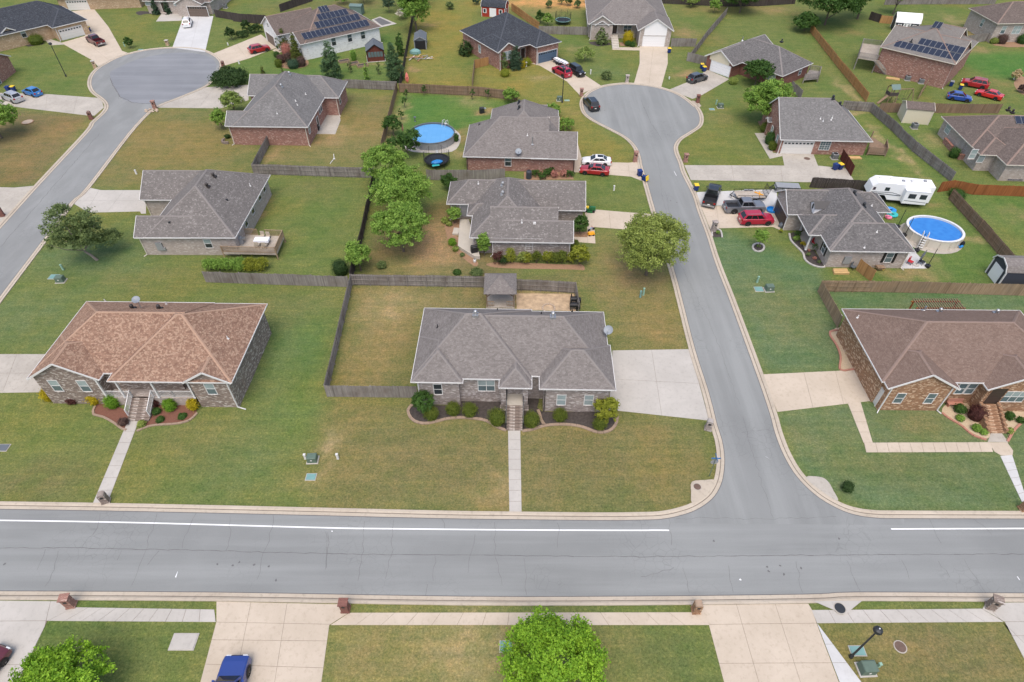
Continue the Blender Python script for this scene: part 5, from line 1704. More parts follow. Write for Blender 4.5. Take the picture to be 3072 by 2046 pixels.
# ---- house with the cream walled oval pool
H = House('brick_house', 'light gray brick house with dark roof and dormer, rows of vehicles on its drive', 'W', (930, 940), None, 2.95, 0.68, 'dark_gray_roof', 'cream_brick', yaw=R(-1.6))
a = H.wing('y', l=(930, 940), ridge=(1385, 272), f=0.3, b=(440, 200), pk=[(1165, 18, 'hi')])
w2 = H.wing('x', l=(934, 941), r=(2200, 976), f=(1500, 955), ridge=(1700, 534))
g = H.wing('x', l=(312, 408), r=(1000, 300), f=(330, 408), ridge=(420, 42), ends=('gable', 'gable'))
p_ = H.wing('x', l=(620, 712), r=(1050, 600), f=(700, 713), b=(450, 414), ends=('hip', 'gable'), inset={'f': 2.6, 'l': 3.0})
r_ = H.wing('x', l=(1300, 300), r=(1842, 387), f=(1700, 377), ridge=(1430, 75), ends=('gable', 'hip'))
H.shell()
H.garage(g, 'l', 235, 300, 4.9, 2.15, 'door_dark', lites=0)  # dark door panels stand in for the shade inside the open garage
H.window(w2, 'f', 1800, 1045, 0.85, 1.4, 1, 'window_mid', 'window_mid', shutter='black')
H.window(a, 'l', 845, 905, 0.85, 1.4, 1, 'window_mid', 'window_dark', shutter='black')
for x, y in ((1283, 105), (1425, 285)):
 H.turbine(x, y, 'dark_metal')
for x, y in ((1435, 900), (1620, 670), (1545, 280)):
 H.pipe(x, y, 'white_trim', hgt=.25)
H.column(570, 930, 0.15, 2.85, 'white_trim', .09)
H.column(495, 640, 0.15, 2.85, 'white_trim', .09)
H.block('porch_floor', 'W', [(480, 690), (560, 640), (760, 740), (800, 900), (640, 920), (560, 900)], 0, 0.14, M['concrete'])
# dormer with a white gabled face and an oval window
q = H.on_roof(680, 395)
dm = MB()
dz = q.z
dx = q.x
yy = q.y
dm.face([(dx, yy - .1, dz - .3), (dx, yy + 1.5, dz - .3), (dx, yy + 1.5, dz + .9), (dx, yy + .7, dz + 1.5), (dx, yy - .1, dz + .9)][::-1])
dm.face([(dx, yy - .1, dz - .3), (dx, yy - .1, dz + .9), (dx + 1.8, yy - .1, dz + .9)][::-1])
o = dm.build('dormer', M['white_siding'], H.root)
dm = MB()
dm.face([(dx - .12, yy - .25, dz + .82), (dx + 2.2, yy - .25, dz + .82), (dx + 2.8, yy + .7, dz + 1.52), (dx - .12, yy + .7, dz + 1.52)])
dm.face([(dx - .12, yy + 1.65, dz + .82), (dx - .12, yy + .7, dz + 1.52), (dx + 2.8, yy + .7, dz + 1.52), (dx + 2.2, yy + 1.65, dz + .82)])
dm.build('dormer_roof', M['dark_gray_roof'], o)
dm = MB()
n = 14
dm.face([(dx - .03, yy + .7 + .24 * math.cos(2 * math.pi * i / n), dz + .75 + .42 * math.sin(2 * math.pi * i / n)) for i in range(n)][::-1])
dm.build('oval_window', M['window_dark'], o)
m = MB()
m.box(-.45, 0, -.55, .45, .22, .55, 0, H.frame(H.on_wall(w2, 'f', 1180, 1075), 'f'))
m.build('meter_box', M['gray_metal'], H.root)
H.spout_at(a, 'fl', M['cream_trim'])
H.spout_at(w2, 'fr', M['cream_trim'])
H8 = H
paving('patio', 'W', [(1870, 1165), (1960, 985), (2200, 985), (2352, 1140), (2352, 1205), (2010, 1205)], [((2100, 980), (2150, 1210))], M['white_concrete'], 0.05)
# ---- garage fronted house right of the middle court
H = House('brick_house', 'red brick house with cool gray roof and a white garage door facing the viewer', 'E', (752, 921), None, 2.68, 0.74, 'cool_roof', 'red_brick', yaw=R(-2.6))
a = H.wing('x', l=(750, 921), r=(1367, 944), f=(752, 921), ridge=(900, 643), ends=('gable', 'hip'))
b = H.wing('x', l=(668, 802), r=(800, 850), f=(668, 803), ridge=(700, 772), ends=('gable', 'gable'), ez=2.7)
H.shell()
H.garage(a, 'f', 862, 968, 4.88, 2.15, 'garage_white', lites=8)
H.window(a, 'f', 1043, 960, 0.8, 1.45, 2, 'window_mid', 'window_mid', muntin=True)
H.window(a, 'l', 728, 920, 0.8, 1.5, 1, 'window_blind', 'window_blind')
H.window(b, 'l', 693, 862, 0.8, 1.5, 1, 'window_blind', 'window_blind')
for x, y in ((1012, 785), (1030, 800), (1090, 778), (1083, 792)):
 H.pipe(x, y, 'white_trim', hgt=.35)
for x, y in ((1095, 650), (1140, 690)):
 H.turbine(x, y, 'dark_metal')
H.spout_at(a, 'fl', M['white_trim'])
H9 = H
# ---- brown roofed house at the right edge
H = House('brick_house', 'tan brick house with brown roof, bay windows and a shaded patio at the right edge', 'E', (1950, 905), None, 3.0, 0.52, 'umber_roof', 'cream_brick', 'cap_brown', 'cream_trim', yaw=R(-3))
a = H.wing('x', l=(1950, 905), r=34.0, f=(2020, 966), b=(1812, 767), inset={'f': 2.4, 'l': .45})
c = H.wing('x', l=(2240, 1086), r=30.0, f=(2240, 1087), b=(2300, 850))
d = H.wing('x', l=(2070, 1022), r=(2320, 1022), f=(2165, 1023), b=(2250, 860))
H.shell()
H.window(a, 'l', 1855, 850, 1.5, 1.4, 1, 'window_blind', 'window_blind')
for x, y in ((2020, 1015), (2075, 1040)):
 H.window(d, 'f', x, y, 0.9, 1.5, 1, 'window_blind', 'window_blind')
for x, y in ((2252, 722), (2280, 738)):
 H.turbine(x, y, 'brown_metal')
H.panels(a, [((2262, 880), (2420, 885), 4, 1.5), ((2300, 820), (2420, 825), 3, 1.5), ((2312, 940), (2420, 945), 3, 1.5), ((2315, 1075), (2420, 1078), 3, 1.5)])
H10 = H
# ---- tall brick gable house with solar panels, top right
H = House('brick_house', 'tall red brick house with solar panels and a raised rear deck at upper right', 'E', (1410, 306), ((1410, 306), (1905, 421)), 5.0, 0.50, 'taupe_roof', 'red_brick', 'cap_brown', 'cream_trim')
a = H.wing('x', l=(1412, 306), r=(1905, 421), f=(1412, 306), b=(1985, 312), ends=('gable', 'gable'))
b = H.wing('x', l=(1425, 300), r=(1930, 400), f=(1500, 330), ridge=(1762, 142))
d = H.wing('x', l=(1700, 290), r=(1965, 255), f=(1860, 340), b=(1960, 235), ends=('gable', 'gable'))
H.shell()
H.door(a, 'f', 1548, 475, 1.0, 2.1, 'door_white', z0=.3)
H.panels(a, [((1492, 306), (1912, 412), 11, 1.75), ((1650, 292), (1945, 362), 8, 1.7)])
H.panels(b, [((1742, 190), (1790, 205), 2, 1.7)])
H.spout_at(a, 'fr', M['white_trim'])
m = MB()
q = H.on_wall(a, 'f', 1712, 470)
m.bar((q.x, q.y - .06, q.z), (q.x, q.y - .06, 0.5), .09)
m.build('conduit', M['white_trim'], H.root)
H.turbine(1612, 275, 'dark_metal', r=.12)
H11 = H
# ---- top right corner
H = House('brick_house', 'tan brick house with umber roof cut by the upper right corner', 'T', (1530, 372), None, 4.2, 0.52, 'umber_roof', 'cream_brick', 'cap_brown', 'cream_trim', yaw=R(3))
a = H.wing('x', l=(1530, 372), r=26.0, f=(1530, 372), b=(1062, 126))
H.shell()
H.window(a, 'l', 1290, 360, 0.9, 1.5, 1, 'window_mid', 'window_blind')
H.window(a, 'f', 1620, 470, 0.95, 1.5, 1, 'window_mid', 'window_blind')
H.window(a, 'f', 1830, 470, 0.9, 1.6, 2, 'window_blind', 'window_blind')
H12 = H
# ---- house with a cream gable beside the middle court
H = House('brick_house', 'dark red brick house with gray roof and a cream garage gable by the middle court', 'E', (765, 503), ((765, 503), (965, 416)), 2.65, 0.56, 'dark_gray_roof', 'dark_red_brick')
b = H.wing('y', l=(765, 503), r=(965, 416), f=(765, 503), b=0, pk=[(620, 236, 'hi')])
a = H.wing('x', l=(440, 434), r=(720, 320), f=(440, 434), ridge=(373, 328), ends=('gable', 'gable'))
H.shell()
q = H.on_wall(a, 'l', 352, 455)
H.garage(a, 'l', 352, 455, 4.7, 2.1, 'white_siding')
Mx = H.frame(q, 'l')
m = MB()
hw = (a['y1'] - a['y0']) / 2
cy = (a['y1'] + a['y0']) / 2
zt = a['z'] + a['p'] * (hw - .35)
m.face([(a['wl'] - .03, cy + 2.45, 2.25), (a['wl'] - .03, cy - 2.45, 2.25), (a['wl'] - .03, cy - 2.45, a['z'] + a['p'] * (hw - 2.45) - .08), (a['wl'] - .03, cy, zt), (a['wl'] - .03, cy + 2.45, a['z'] + a['p'] * (hw - 2.45) - .08)])
m.build('gable_siding', M['cream_siding'], H.root)
H.window(b, 'l', 690, 500, 0.9, 1.5, 2, 'window_blind', 'window_blind')
H.window(b, 'f', 880, 470, 0.9, 1.3, 1, 'window_mid', 'window_mid')
H.pipe(500, 265, 'steel', r=.09, hgt=.7)
H.turbine(758, 272, 'dark_metal', r=.13)
H13 = H
# ---- gray stone house facing the viewer, top centre
H = House('brick_house', 'pale gray stone house facing the viewer with a white garage gable at the top', 'C', (1605, 214), ((1605, 213), (1785, 216)), 3.5, 0.62, 'gray_roof', 'cream_brick')
a = H.wing('x', l=(1362, 190), r=(2112, 260), f=(1700, 216), b=20.0, inset={'f': 1.9})
b = H.wing('y', l=(1375, 213), r=(1606, 216), f=(1375, 213), b=(1500, 100), ends=('gable', 'hip'))
b2 = H.wing('y', l=(1428, 222), r=(1552, 222), f=(1428, 222), b=(1500, 150), ends=('gable', 'hip'), ez=3.3)
c = H.wing('y', l=(1806, 266), r=(2127, 279), f=(1806, 270), b=(1950, 150), ends=('gable', 'hip'))
H.shell()
H.window(b2, 'f', 1483, 252, 0.85, 1.5, 2, 'window_mid', 'window_dark')
H.window(a, 'f', 1715, 255, 0.85, 1.4, 2, 'window_dark', 'window_mid')
H.door(a, 'f', 1602, 265, 1.0, 2.1, 'door_dark', z0=.95)
H.garage(c, 'f', 1945, 370, 4.88, 2.15, 'white_siding')
hw, cx = (c['x1'] - c['x0']) / 2, (c['x1'] + c['x0']) / 2
m = MB()
yy = c['wf'] - .04
m.face([(cx - 2.5, yy, 2.4), (cx + 2.5, yy, 2.4), (cx + 2.5, yy, c['z'] + .6 * (hw - 2.5) - .08), (cx, yy, c['z'] + .6 * hw - .2), (cx - 2.5, yy, c['z'] + .6 * (hw - 2.5) - .08)])
m.build('gable_siding', M['white_siding'], H.root)
H.block('porch_floor', 'C', [(1582, 300), (1785, 300), (1785, 240), (1590, 240)], 0, 0.95, M['concrete'])
H.steps((1580, 432), (1642, 430), (1612, 300), 0.95, 6, M['concrete'])
H.spout_at(c, 'fl')
H.spout_at(b, 'fl')
H14 = H
# ---- red brick house with charcoal roof and blue garage door
H = House('brick_house', 'red brick house with charcoal roof and a blue garage door', 'C', (572, 466), ((905, 419), (1130, 366)), 3.7, 0.60, 'charcoal_roof', 'red_brick', 'cap_dark')
a = H.wing('x', l=(572, 466), r=(1130, 366), f=(800, 404), b=(172, 282), inset={'f': 1.9})
b = H.wing('y', l=(572, 466), r=(742, 416), f=(572, 467), b=(500, 330), ends=('gable', 'hip'))
c = H.wing('y', l=(905, 419), r=(1132, 366), f=(905, 420), b=(900, 250), ends=('hip', 'gable'))
H.shell()
H.window(a, 'l', 410, 432, 0.9, 1.5, 1, 'window_blind', 'window_blind')
H.window(b, 'f', 655, 490, 0.9, 1.7, 2, 'window_blind', 'window_blind')
H.garage(c, 'f', 1008, 480, 4.88, 2.15, 'garage_blue', lites=8)
H.door(a, 'f', 790, 470, 1.0, 2.1, 'door_dark', z0=.4)
H.spout_at(c, 'fl', M['white_trim'])
H.spout_at(b, 'fl', M['white_trim'])
H15 = H
# ---- white brick house with four rows of solar panels
H = House('brick_house', 'white painted brick house with brown roof and four rows of solar panels', 'B', (675, 451), ((675, 451), (1495, 269)), 3.5, 0.57, 'umber_roof', 'white_brick', 'cap_brown')
a = H.wing('x', l=(620, 370), r=(1497, 269), f=(1000, 379), ridge=(1010, 48))
g = H.wing('x', l=(675, 451), r=(1000, 379), f=(675, 451), ridge=(586, 328), ends=('gable', 'gable'))
b = H.wing('x', l=(436, 361), r=(800, 200), f=(436, 361), ridge=(312, 167), ends=('gable', 'gable'))
H.shell()
for x, y in ((1012, 420), (1175, 382), (1307, 352)):
 H.window(a, 'f', x, y, 0.95, 1.6, 1, 'window_dark', 'window_mid')
H.garage(b, 'l', 375, 385, 4.88, 2.15, 'garage_brown')
H.window(b, 'l', 348, 255, 0.7, 0.8, 1, 'window_dark', 'window_dark')
H.panels(a, [((718, 408), (1385, 265), 15, 1.75), ((848, 296), (1290, 200), 10, 1.75), ((872, 216), (1170, 148), 7, 1.7), ((885, 138), (980, 118), 3, 1.7)])
H.spout_at(g, 'fl')
H.spout_at(a, 'fr')
H16 = H
# ---- buff brick house, top left
H = House('brick_house', 'buff brick house with dark slate roof and two garage windows at the top left', 'A', (460, 246), ((460, 246), (770, 173)), 3.1, 0.60, 'charcoal_roof', 'buff_brick', 'cap_dark')
a = H.wing('x', l=-22.0, r=(771, 173), f=(330, 240), b=15.0)
g = H.wing('y', r=(165, 273), ridge=(36, 232), f=(165, 273), b=(200, 150), ends=('gable', 'hip'))
c = H.wing('y', l=(460, 246), r=(772, 173), f=(460, 247), b=(500, 150), ends=('hip', 'gable'))
H.shell()
H.garage(c, 'f', 635, 290, 4.88, 2.15, 'garage_white', lites=8)
H.window(g, 'f', 85, 355, 0.9, 1.6, 1, 'window_dark', 'window_blind')
H.window(a, 'f', 205, 295, 0.9, 1.6, 1, 'window_dark', 'window_blind')
H.spout_at(c, 'fl', M['white_trim'])
H17 = H
# ---- two houses cut by the top edge
H = House('brick_house', 'buff brick garage of a house behind, cut by the top edge at left', 'A', (545, 92), None, 3.0, 0.5, 'charcoal_roof', 'buff_brick', 'cap_dark', yaw=R(8))
H.O = Vector((*P('A', 545, 95).xy, 0))
H.root.location = H.O
a = H.wing('x', l=-0.4, r=20.0, f=-0.5, b=14.0)
H.shell()
H.garage(a, 'f', 690, 50, 4.9, 2.2, 'garage_white', lites=8)
H18 = H
H = House('brick_house', 'brown brick house with a brown garage door and two slim cypresses at the top edge', 'A', (1240, 105), None, 3.0, 0.5, 'umber_roof', 'cream_brick', 'cap_brown', yaw=R(-3))
H.O = Vector((*P('A', 1600, 142).xy, 0))
H.root.location = H.O
a = H.wing('x', l=-9.4, r=8.0, f=1.2, b=16.0)
b = H.wing('y', l=-0.6, r=6.6, f=-0.5, b=6.0, ends=('gable', 'hip'))
H.shell()
H.garage(b, 'f', 1745, 90, 4.9, 2.3, 'garage_brown', lites=8)
H.window(a, 'f', 1310, 15, 0.9, 1.6, 2, 'window_blind', 'window_blind')
H.window(a, 'f', 1545, 20, 0.9, 1.6, 1, 'window_blind', 'window_blind')
H.door(a, 'f', 1435, 30, 1.0, 2.2, 'door_dark', z0=.4)
H.block('porch_floor', 'A', [(1415, 110), (1470, 118), (1475, 70), (1415, 65)], 0, .4, M['cream_brick'])
H19 = H
# ---- corner of a house at the left edge
H = House('brick_house', 'corner of a red brick house at the left edge beside silver and blue cars', 'A', (0, 640), None, 3.0, 0.5, 'gray_roof', 'red_brick', yaw=R(5))
H.O = Vector((*P('A', 40, 775).xy, 0))
H.root.location = H.O
a = H.wing('x', l=-18.0, r=-1.4, f=-0.4, b=9.0, ends=('hip', 'gable'))
H.shell()
H.window(a, 'r', 5, 740, .9, 1.5, 1, 'window_mid', 'window_mid')
H20 = H
# ================================================================== fences
fr_ = random.Random(11)
def tint_mesh(mb, name, mat, parent, tints):
 me = mb.mesh(name, [mat])
 at = me.attributes.new('tint', 'FLOAT', 'FACE')
 at.data.foreach_set('value', tints)
 return meshobj(name, me, parent)
def fence(label, k, pts, mat, h=1.8, bay=2.44, inside=1, name='wooden_fence', group=None, pk=0.145, rails=3, lean=0.0, scallop=0.0, cap=False, gaps=()):
 """privacy fence along ground pixels; inside=+1: rails and posts on the left of travel, -1 on the right"""
 path = [Vector(p) for p in PP(k, pts)] if k else [Vector(p) for p in pts]
 root = thing(name, label, 'fence', (path[0].x, path[0].y, 0), 0, group)
 O = path[0].copy()
 mt = M[mat]
 bi = 0
 for s in range(len(path) - 1):
  a, b = path[s] - O, path[s + 1] - O
  L = (b - a).length
  n = max(1, round(L / bay))
  d = (b - a) / L
  nv = Vector((-d.y, d.x)) * inside
  for i in range(n):
   bi += 1
   p0, p1 = a.lerp(b, i / n), a.lerp(b, (i + 1) / n)
   bl = (p1 - p0).length
   # post
   q = p0 + nv * 0.075
   pb = MB()
   ang = math.atan2(d.y, d.x)
   Mx = Matrix.Translation((q.x, q.y, 0)) @ Matrix.Rotation(ang, 4, 'Z')
   pb.box(-.045, -.045, -.05, .045, .045, h + fr_.uniform(-.12, .03), 0, Mx)
   tint_mesh(pb, 'post', mt, root, [fr_.uniform(.1, .5)] * len(pb.f))
   # pickets
   pm, tn = MB(), []
   m = max(2, int(bl / pk))
   base = fr_.uniform(0, .22)
   Mb = Matrix.Translation((p0.x, p0.y, 0)) @ Matrix.Rotation(ang, 4, 'Z')
   hb = h + fr_.uniform(-.05, .05)
   for j in range(m):
    x0, x1 = bl * j / m + .004, bl * (j + 1) / m - .006
    hh = hb + fr_.uniform(-.03, .03) - scallop * math.sin(math.pi * (j + .5) / m)
    y = fr_.uniform(-.008, .008)
    pm.box(x0, y - .009, .03, x1, y + .009, hh, 0, Mb, bottom=False)
    t = min(1, max(0, base + fr_.uniform(-.15, .28) + (fr_.random() < .06) * .4))
    tn += [t] * 5
   tint_mesh(pm, 'fence_panel', mt, root, tn)
   for r in range(rails):
    z = .28 + (h - .5) * r / max(1, rails - 1)
    rb = MB()
    sy = .022 * inside
    rb.box(.0, min(sy, sy + .04 * inside), z - .045, bl, max(sy, sy + .04 * inside), z + .045, 0, Mb)
    tint_mesh(rb, 'rail', mt, root, [fr_.uniform(0, .3)] * len(rb.f))
 q = path[-1] - O
 pb = MB()
 pb.box(q.x - .045, q.y - .045, -.05, q.x + .045, q.y + .045, h)
 tint_mesh(pb, 'post', mt, root, [.2] * len(pb.f))
 if cap:
  cb = MB()
  for s in range(len(path) - 1):
   a, b = path[s] - O, path[s + 1] - O
   cb.bar((a.x, a.y, h + .06), (b.x, b.y, h + .06), .14, .04)
  tint_mesh(cb, 'cap_rail', mt, root, [.1] * len(cb.f))
 return root
fence('weathered gray board fence along the rear of the central gray brick house', 'N', [(228, 131), (620, 137), (1160, 148), (1285, 163), (1560, 172), (1802, 188)], 'gray_wood', inside=-1)
fence('gray board fence with posts facing the bare yard left of the central house', 'N', [(50, 918), (228, 131)], 'gray_wood', inside=-1)
fence('short gray board fence facing the street left of the central house', 'N', [(52, 919), (690, 927)], 'gray_wood', inside=1, rails=2)
fence('short fence beside the wood chip bed behind the central house', 'N', [(1802, 188), (1825, 325)], 'gray_wood', inside=-1)
fence('warped gray board fence below the bushy hedge of the cream house', 'D', [(474, 649), (640, 655), (803, 660)], 'gray_wood', inside=1, scallop=.05)
fence('dark edge-on fence running up behind the center trees', 'D', [(808, 650), (834, 548), (862, 412)], 'dark_wood', inside=-1)
fence('gray fence with a gate behind the cream house yard', 'G', [(470, 1302), (1000, 1318), (1340, 1330), (1838, 1345)], 'gray_wood', inside=-1)
fence('short fence joining the pinkish brick house wall to the gray yard fence', 'G', [(470, 1300), (640, 972)], 'gray_wood', inside=-1)
fence('brown fence between the round pool yard and the pinkish brick house', 'G', [(2100, 345), (2010, 700), (1925, 1040)], 'brown_wood', inside=-1)
fence('gray fence behind the pinkish brick house, left of the brown one', 'G', [(1515, 322), (2100, 346)], 'gray_wood', inside=-1)
fence('brown stained fence closing the round pool yard at the top', 'B', [(1683, 932), (1905, 942), (2355, 965)], 'brown_wood', inside=-1)
fence('brown stained fence in front of the charcoal roofed house', 'C', [(0, 829), (400, 848), (742, 888)], 'brown_wood', inside=-1)
fence('dark edge-on fence between the white brick house garden and the junk pile', 'B', [(1683, 930), (1740, 620), (1790, 350), (1850, 20)], 'dark_wood', inside=1)
fence('gray board fence behind the red brick house beside a black trampoline', 'I', [(405, 800), (475, 806), (780, 808), (1075, 792)], 'gray_wood', inside=1, rails=2)
fence('small new cedar fence beside the charcoal roofed house', 'C', [(365, 605), (487, 577)], 'cedar_wood', inside=1)
fence('edge-on cedar fence running down from the small new cedar panel', 'C', [(348, 768), (366, 606)], 'tan_wood', inside=1)
fence('cedar fence rising behind the charcoal roof from the red barn', 'C', [(935, 268), (690, 92)], 'cedar_wood', inside=1)
fence('gray fence between the charcoal roofed house and the pale stone house', 'C', [(930, 300), (1150, 305), (1358, 310)], 'gray_wood', inside=1)
fence('gray fence right of the white garage gable', 'C', [(2095, 412), (2312, 412)], 'gray_wood', inside=1)
fence('rail sided fence climbing the slope beside the cream gable house', 'E', [(148, 405), (262, 250), (392, 98)], 'gray_wood', inside=-1)
fence('short gray fence left of the cream garage gable', 'E', [(130, 402), (268, 432)], 'gray_wood', inside=1)
fence('long dark fence along the woods at the top edge', 'E', [(-80, 22), (100, 30), (390, 45), (600, 42), (842, 26)], 'dark_wood', inside=1)
fence('bright new cedar fence running down between two yards at upper right', 'E', [(945, 212), (1130, 450), (1312, 672)], 'cedar_wood', inside=-1)
fence('brownish gray fence right of the cool gray roof', 'E', [(1150, 722), (1340, 738)], 'gray_wood', inside=-1)
fence('brown fence below the swing set and two parked cars', 'E', [(1390, 742), (1800, 745), (2182, 748)], 'brown_wood', inside=1)
fence('long gray brown fence descending past the cream shed', 'E', [(1338, 738), (1480, 860), (1620, 1000), (1800, 1142), (1870, 1200)], 'gray_wood', inside=-1)
fence('gray brown fence with dark posts right of the oval pool', 'K', [(1830, 182), (2030, 400), (2238, 642)], 'brown_wood', inside=-1)
fence('orange stained fence by the camper at the right edge', 'K', [(1752, 132), (1838, 120), (2000, 150), (2600, 172)], 'orange_wood', inside=1)
fence('dark brown fence behind the trailers, right beside the camper', 'K', [(858, 100), (1050, 112), (1262, 128)], 'dark_wood', inside=1)
fence('short cedar fence joining the brick wall by the lumber stack', 'K', [(1180, 675), (1283, 756)], 'cedar_wood', inside=1)
fence('long tan fence between the oval pool yard and the orange brick house', 'L', [(560, 152), (1000, 160), (1817, 182), (2300, 190)], 'tan_wood', inside=1)
fence('rail sided end of the tan fence by the corner', 'L', [(142, 148), (560, 152)], 'tan_wood', inside=-1)
fence('tan fence running down to the river rock bed of the orange brick house', 'L', [(142, 150), (300, 442)], 'tan_wood', inside=1)
fence('short gray fence joining the solar roof house to the corner house', 'T', [(1000, 692), (1190, 670), (1372, 642)], 'gray_wood', inside=1)
fence('gray fence along the top edge behind the upper right houses', 'T', [(-250, 78), (300, 68), (1480, 66)], 'gray_wood', inside=1)
fence('dark stained fence right of the brown garage door', 'A', [(1905, 152), (2130, 190), (2360, 202)], 'dark_wood', inside=1)
fence('dark stained fence meeting the white brick house gable', 'B', [(0, 216), (150, 232), (300, 244)], 'dark_wood', inside=1)
fence('dark fence slanting up behind the white brick house', 'B', [(480, 122), (640, 66), (800, 12)], 'dark_wood', inside=1)
fence('dark red stained fence beside the garage fronted brick house', 'E', [(1140, 1048), (1212, 1160)], 'redstain_wood', inside=1, rails=2)
fence('gray fence behind the dark red brick house, below its small deck', 'E', [(812, 590), (880, 655)], 'gray_wood', inside=1)
fence('edge-on cedar fence beside the concrete drive of the solar roof house', 'T', [(395, 1370), (275, 1560)], 'tan_wood', inside=1)
fence('small orange fence piece beside the white barn shed', 'E', [(1400, 152), (1482, 158)], 'cedar_wood', inside=1)
fence('dark fence joining the orange piece to the big tree', 'E', [(1330, 128), (1400, 150)], 'dark_wood', inside=1)
# ================================================================== trees, shrubs
def leaf_mesh(name, mat, blobs, n, size, seed, flat=0.0, core=0.45, clump=None, shade=True):
 """blobs: (x, y, z, rx, ry, rz) ellipsoids; n leaf-sized quads spread through their volume in twig clumps"""
 g = np.random.default_rng(seed)
 B = np.array(blobs, float)
 vol = (B[:, 3] * B[:, 4] * B[:, 5]) ** (2 / 3)
 ncl = clump or max(12, n // 26)
 ci = g.choice(len(B), ncl, p=vol / vol.sum())
 u = g.normal(size=(ncl, 3))
 u /= np.linalg.norm(u, axis=1)[:, None]
 u[:, 2] = np.where(u[:, 2] < -0.55, -u[:, 2], u[:, 2])
 r = core + (1 - core) * g.random(ncl) ** 0.45
 r *= 1 + 0.10 * g.normal(size=ncl)
 cc = B[ci, :3] + u * r[:, None] * B[ci, 3:6]
 if n > 9000:      # hollows: drop the twigs round a few dozen places near the surface
  hp = cc[g.integers(0, ncl, 34)]
  hr = B[:, 3].max() * .20
  keep = np.ones(ncl, bool)
  for q in hp:
   keep &= ((cc - q) ** 2).sum(1) > (hr * g.uniform(.5, 1.1)) ** 2
  cc, u, ncl = cc[keep], u[keep], int(keep.sum())
 ctint = g.random(ncl)
 li = g.integers(0, ncl, n)
 rad = np.cbrt(vol.mean() ** 1.5) * (0.17 if n < 9000 else .14)
 off = g.normal(size=(n, 3)) * rad * np.array([1, 1, .7])
 c = cc[li] + off
 nrm = u[li] * 0.75 + g.normal(size=(n, 3)) * 0.65 + np.array([0, 0, .35])
 nrm /= np.linalg.norm(nrm, axis=1)[:, None]
 t = np.cross(nrm, g.normal(size=(n, 3)))
 t /= np.linalg.norm(t, axis=1)[:, None] + 1e-9
 b = np.cross(nrm, t)
 s = size * (0.6 + 0.8 * g.random(n))[:, None]
 co = np.stack([c - t * s * .5, c + b * s * .32, c + t * s * .5 + nrm * s * .12, c - b * s * .32], 1).reshape(-1, 3)
 co[:, 2] = np.maximum(co[:, 2], 0.03)
 me = bpy.data.meshes.new(name)
 me.vertices.add(len(co))
 me.vertices.foreach_set('co', co.astype(np.float32).ravel())
 me.loops.add(n * 4)
 me.loops.foreach_set('vertex_index', np.arange(n * 4, dtype=np.int32))
 me.polygons.add(n)
 me.polygons.foreach_set('loop_start', np.arange(0, n * 4, 4, dtype=np.int32))
 me.update()
 at = me.attributes.new('tint', 'FLOAT', 'FACE')
 tv = np.clip(ctint[li] * .6 + g.random(n) * .4, 0, 1)
 at.data.foreach_set('value', tv.astype(np.float32))
 me.materials.append(M['leaf_' + mat])
 return me
def limbs(root, h, r, spread, seed, mat='bark', n=6, lean=(0, 0), fork=.35):
 g = random.Random(seed)
 t = MB()
 t.tube([(0, 0, -.1), (lean[0] * .3, lean[1] * .3, h * fork * .6), (lean[0] * .6, lean[1] * .6, h * fork), (lean[0], lean[1], h * .78)], [r * 1.25, r, r * .85, r * .25], 8)
 t.build('trunk', M[mat], root)
 for i in range(n):
  a = 2 * math.pi * (i + g.random() * .6) / n
  z0 = h * (fork + .3 * g.random())
  p0 = Vector((lean[0] * .6, lean[1] * .6, z0))
  p2 = Vector((lean[0] + math.cos(a) * spread * .8, lean[1] + math.sin(a) * spread * .8, h * (.6 + .3 * g.random())))
  p1 = p0.lerp(p2, .5) + Vector((0, 0, -.06 * h))
  b = MB()
  b.tube([p0, p1, p2], [r * .5, r * .32, r * .1], 6)
  b.build('branch', M[mat], root)
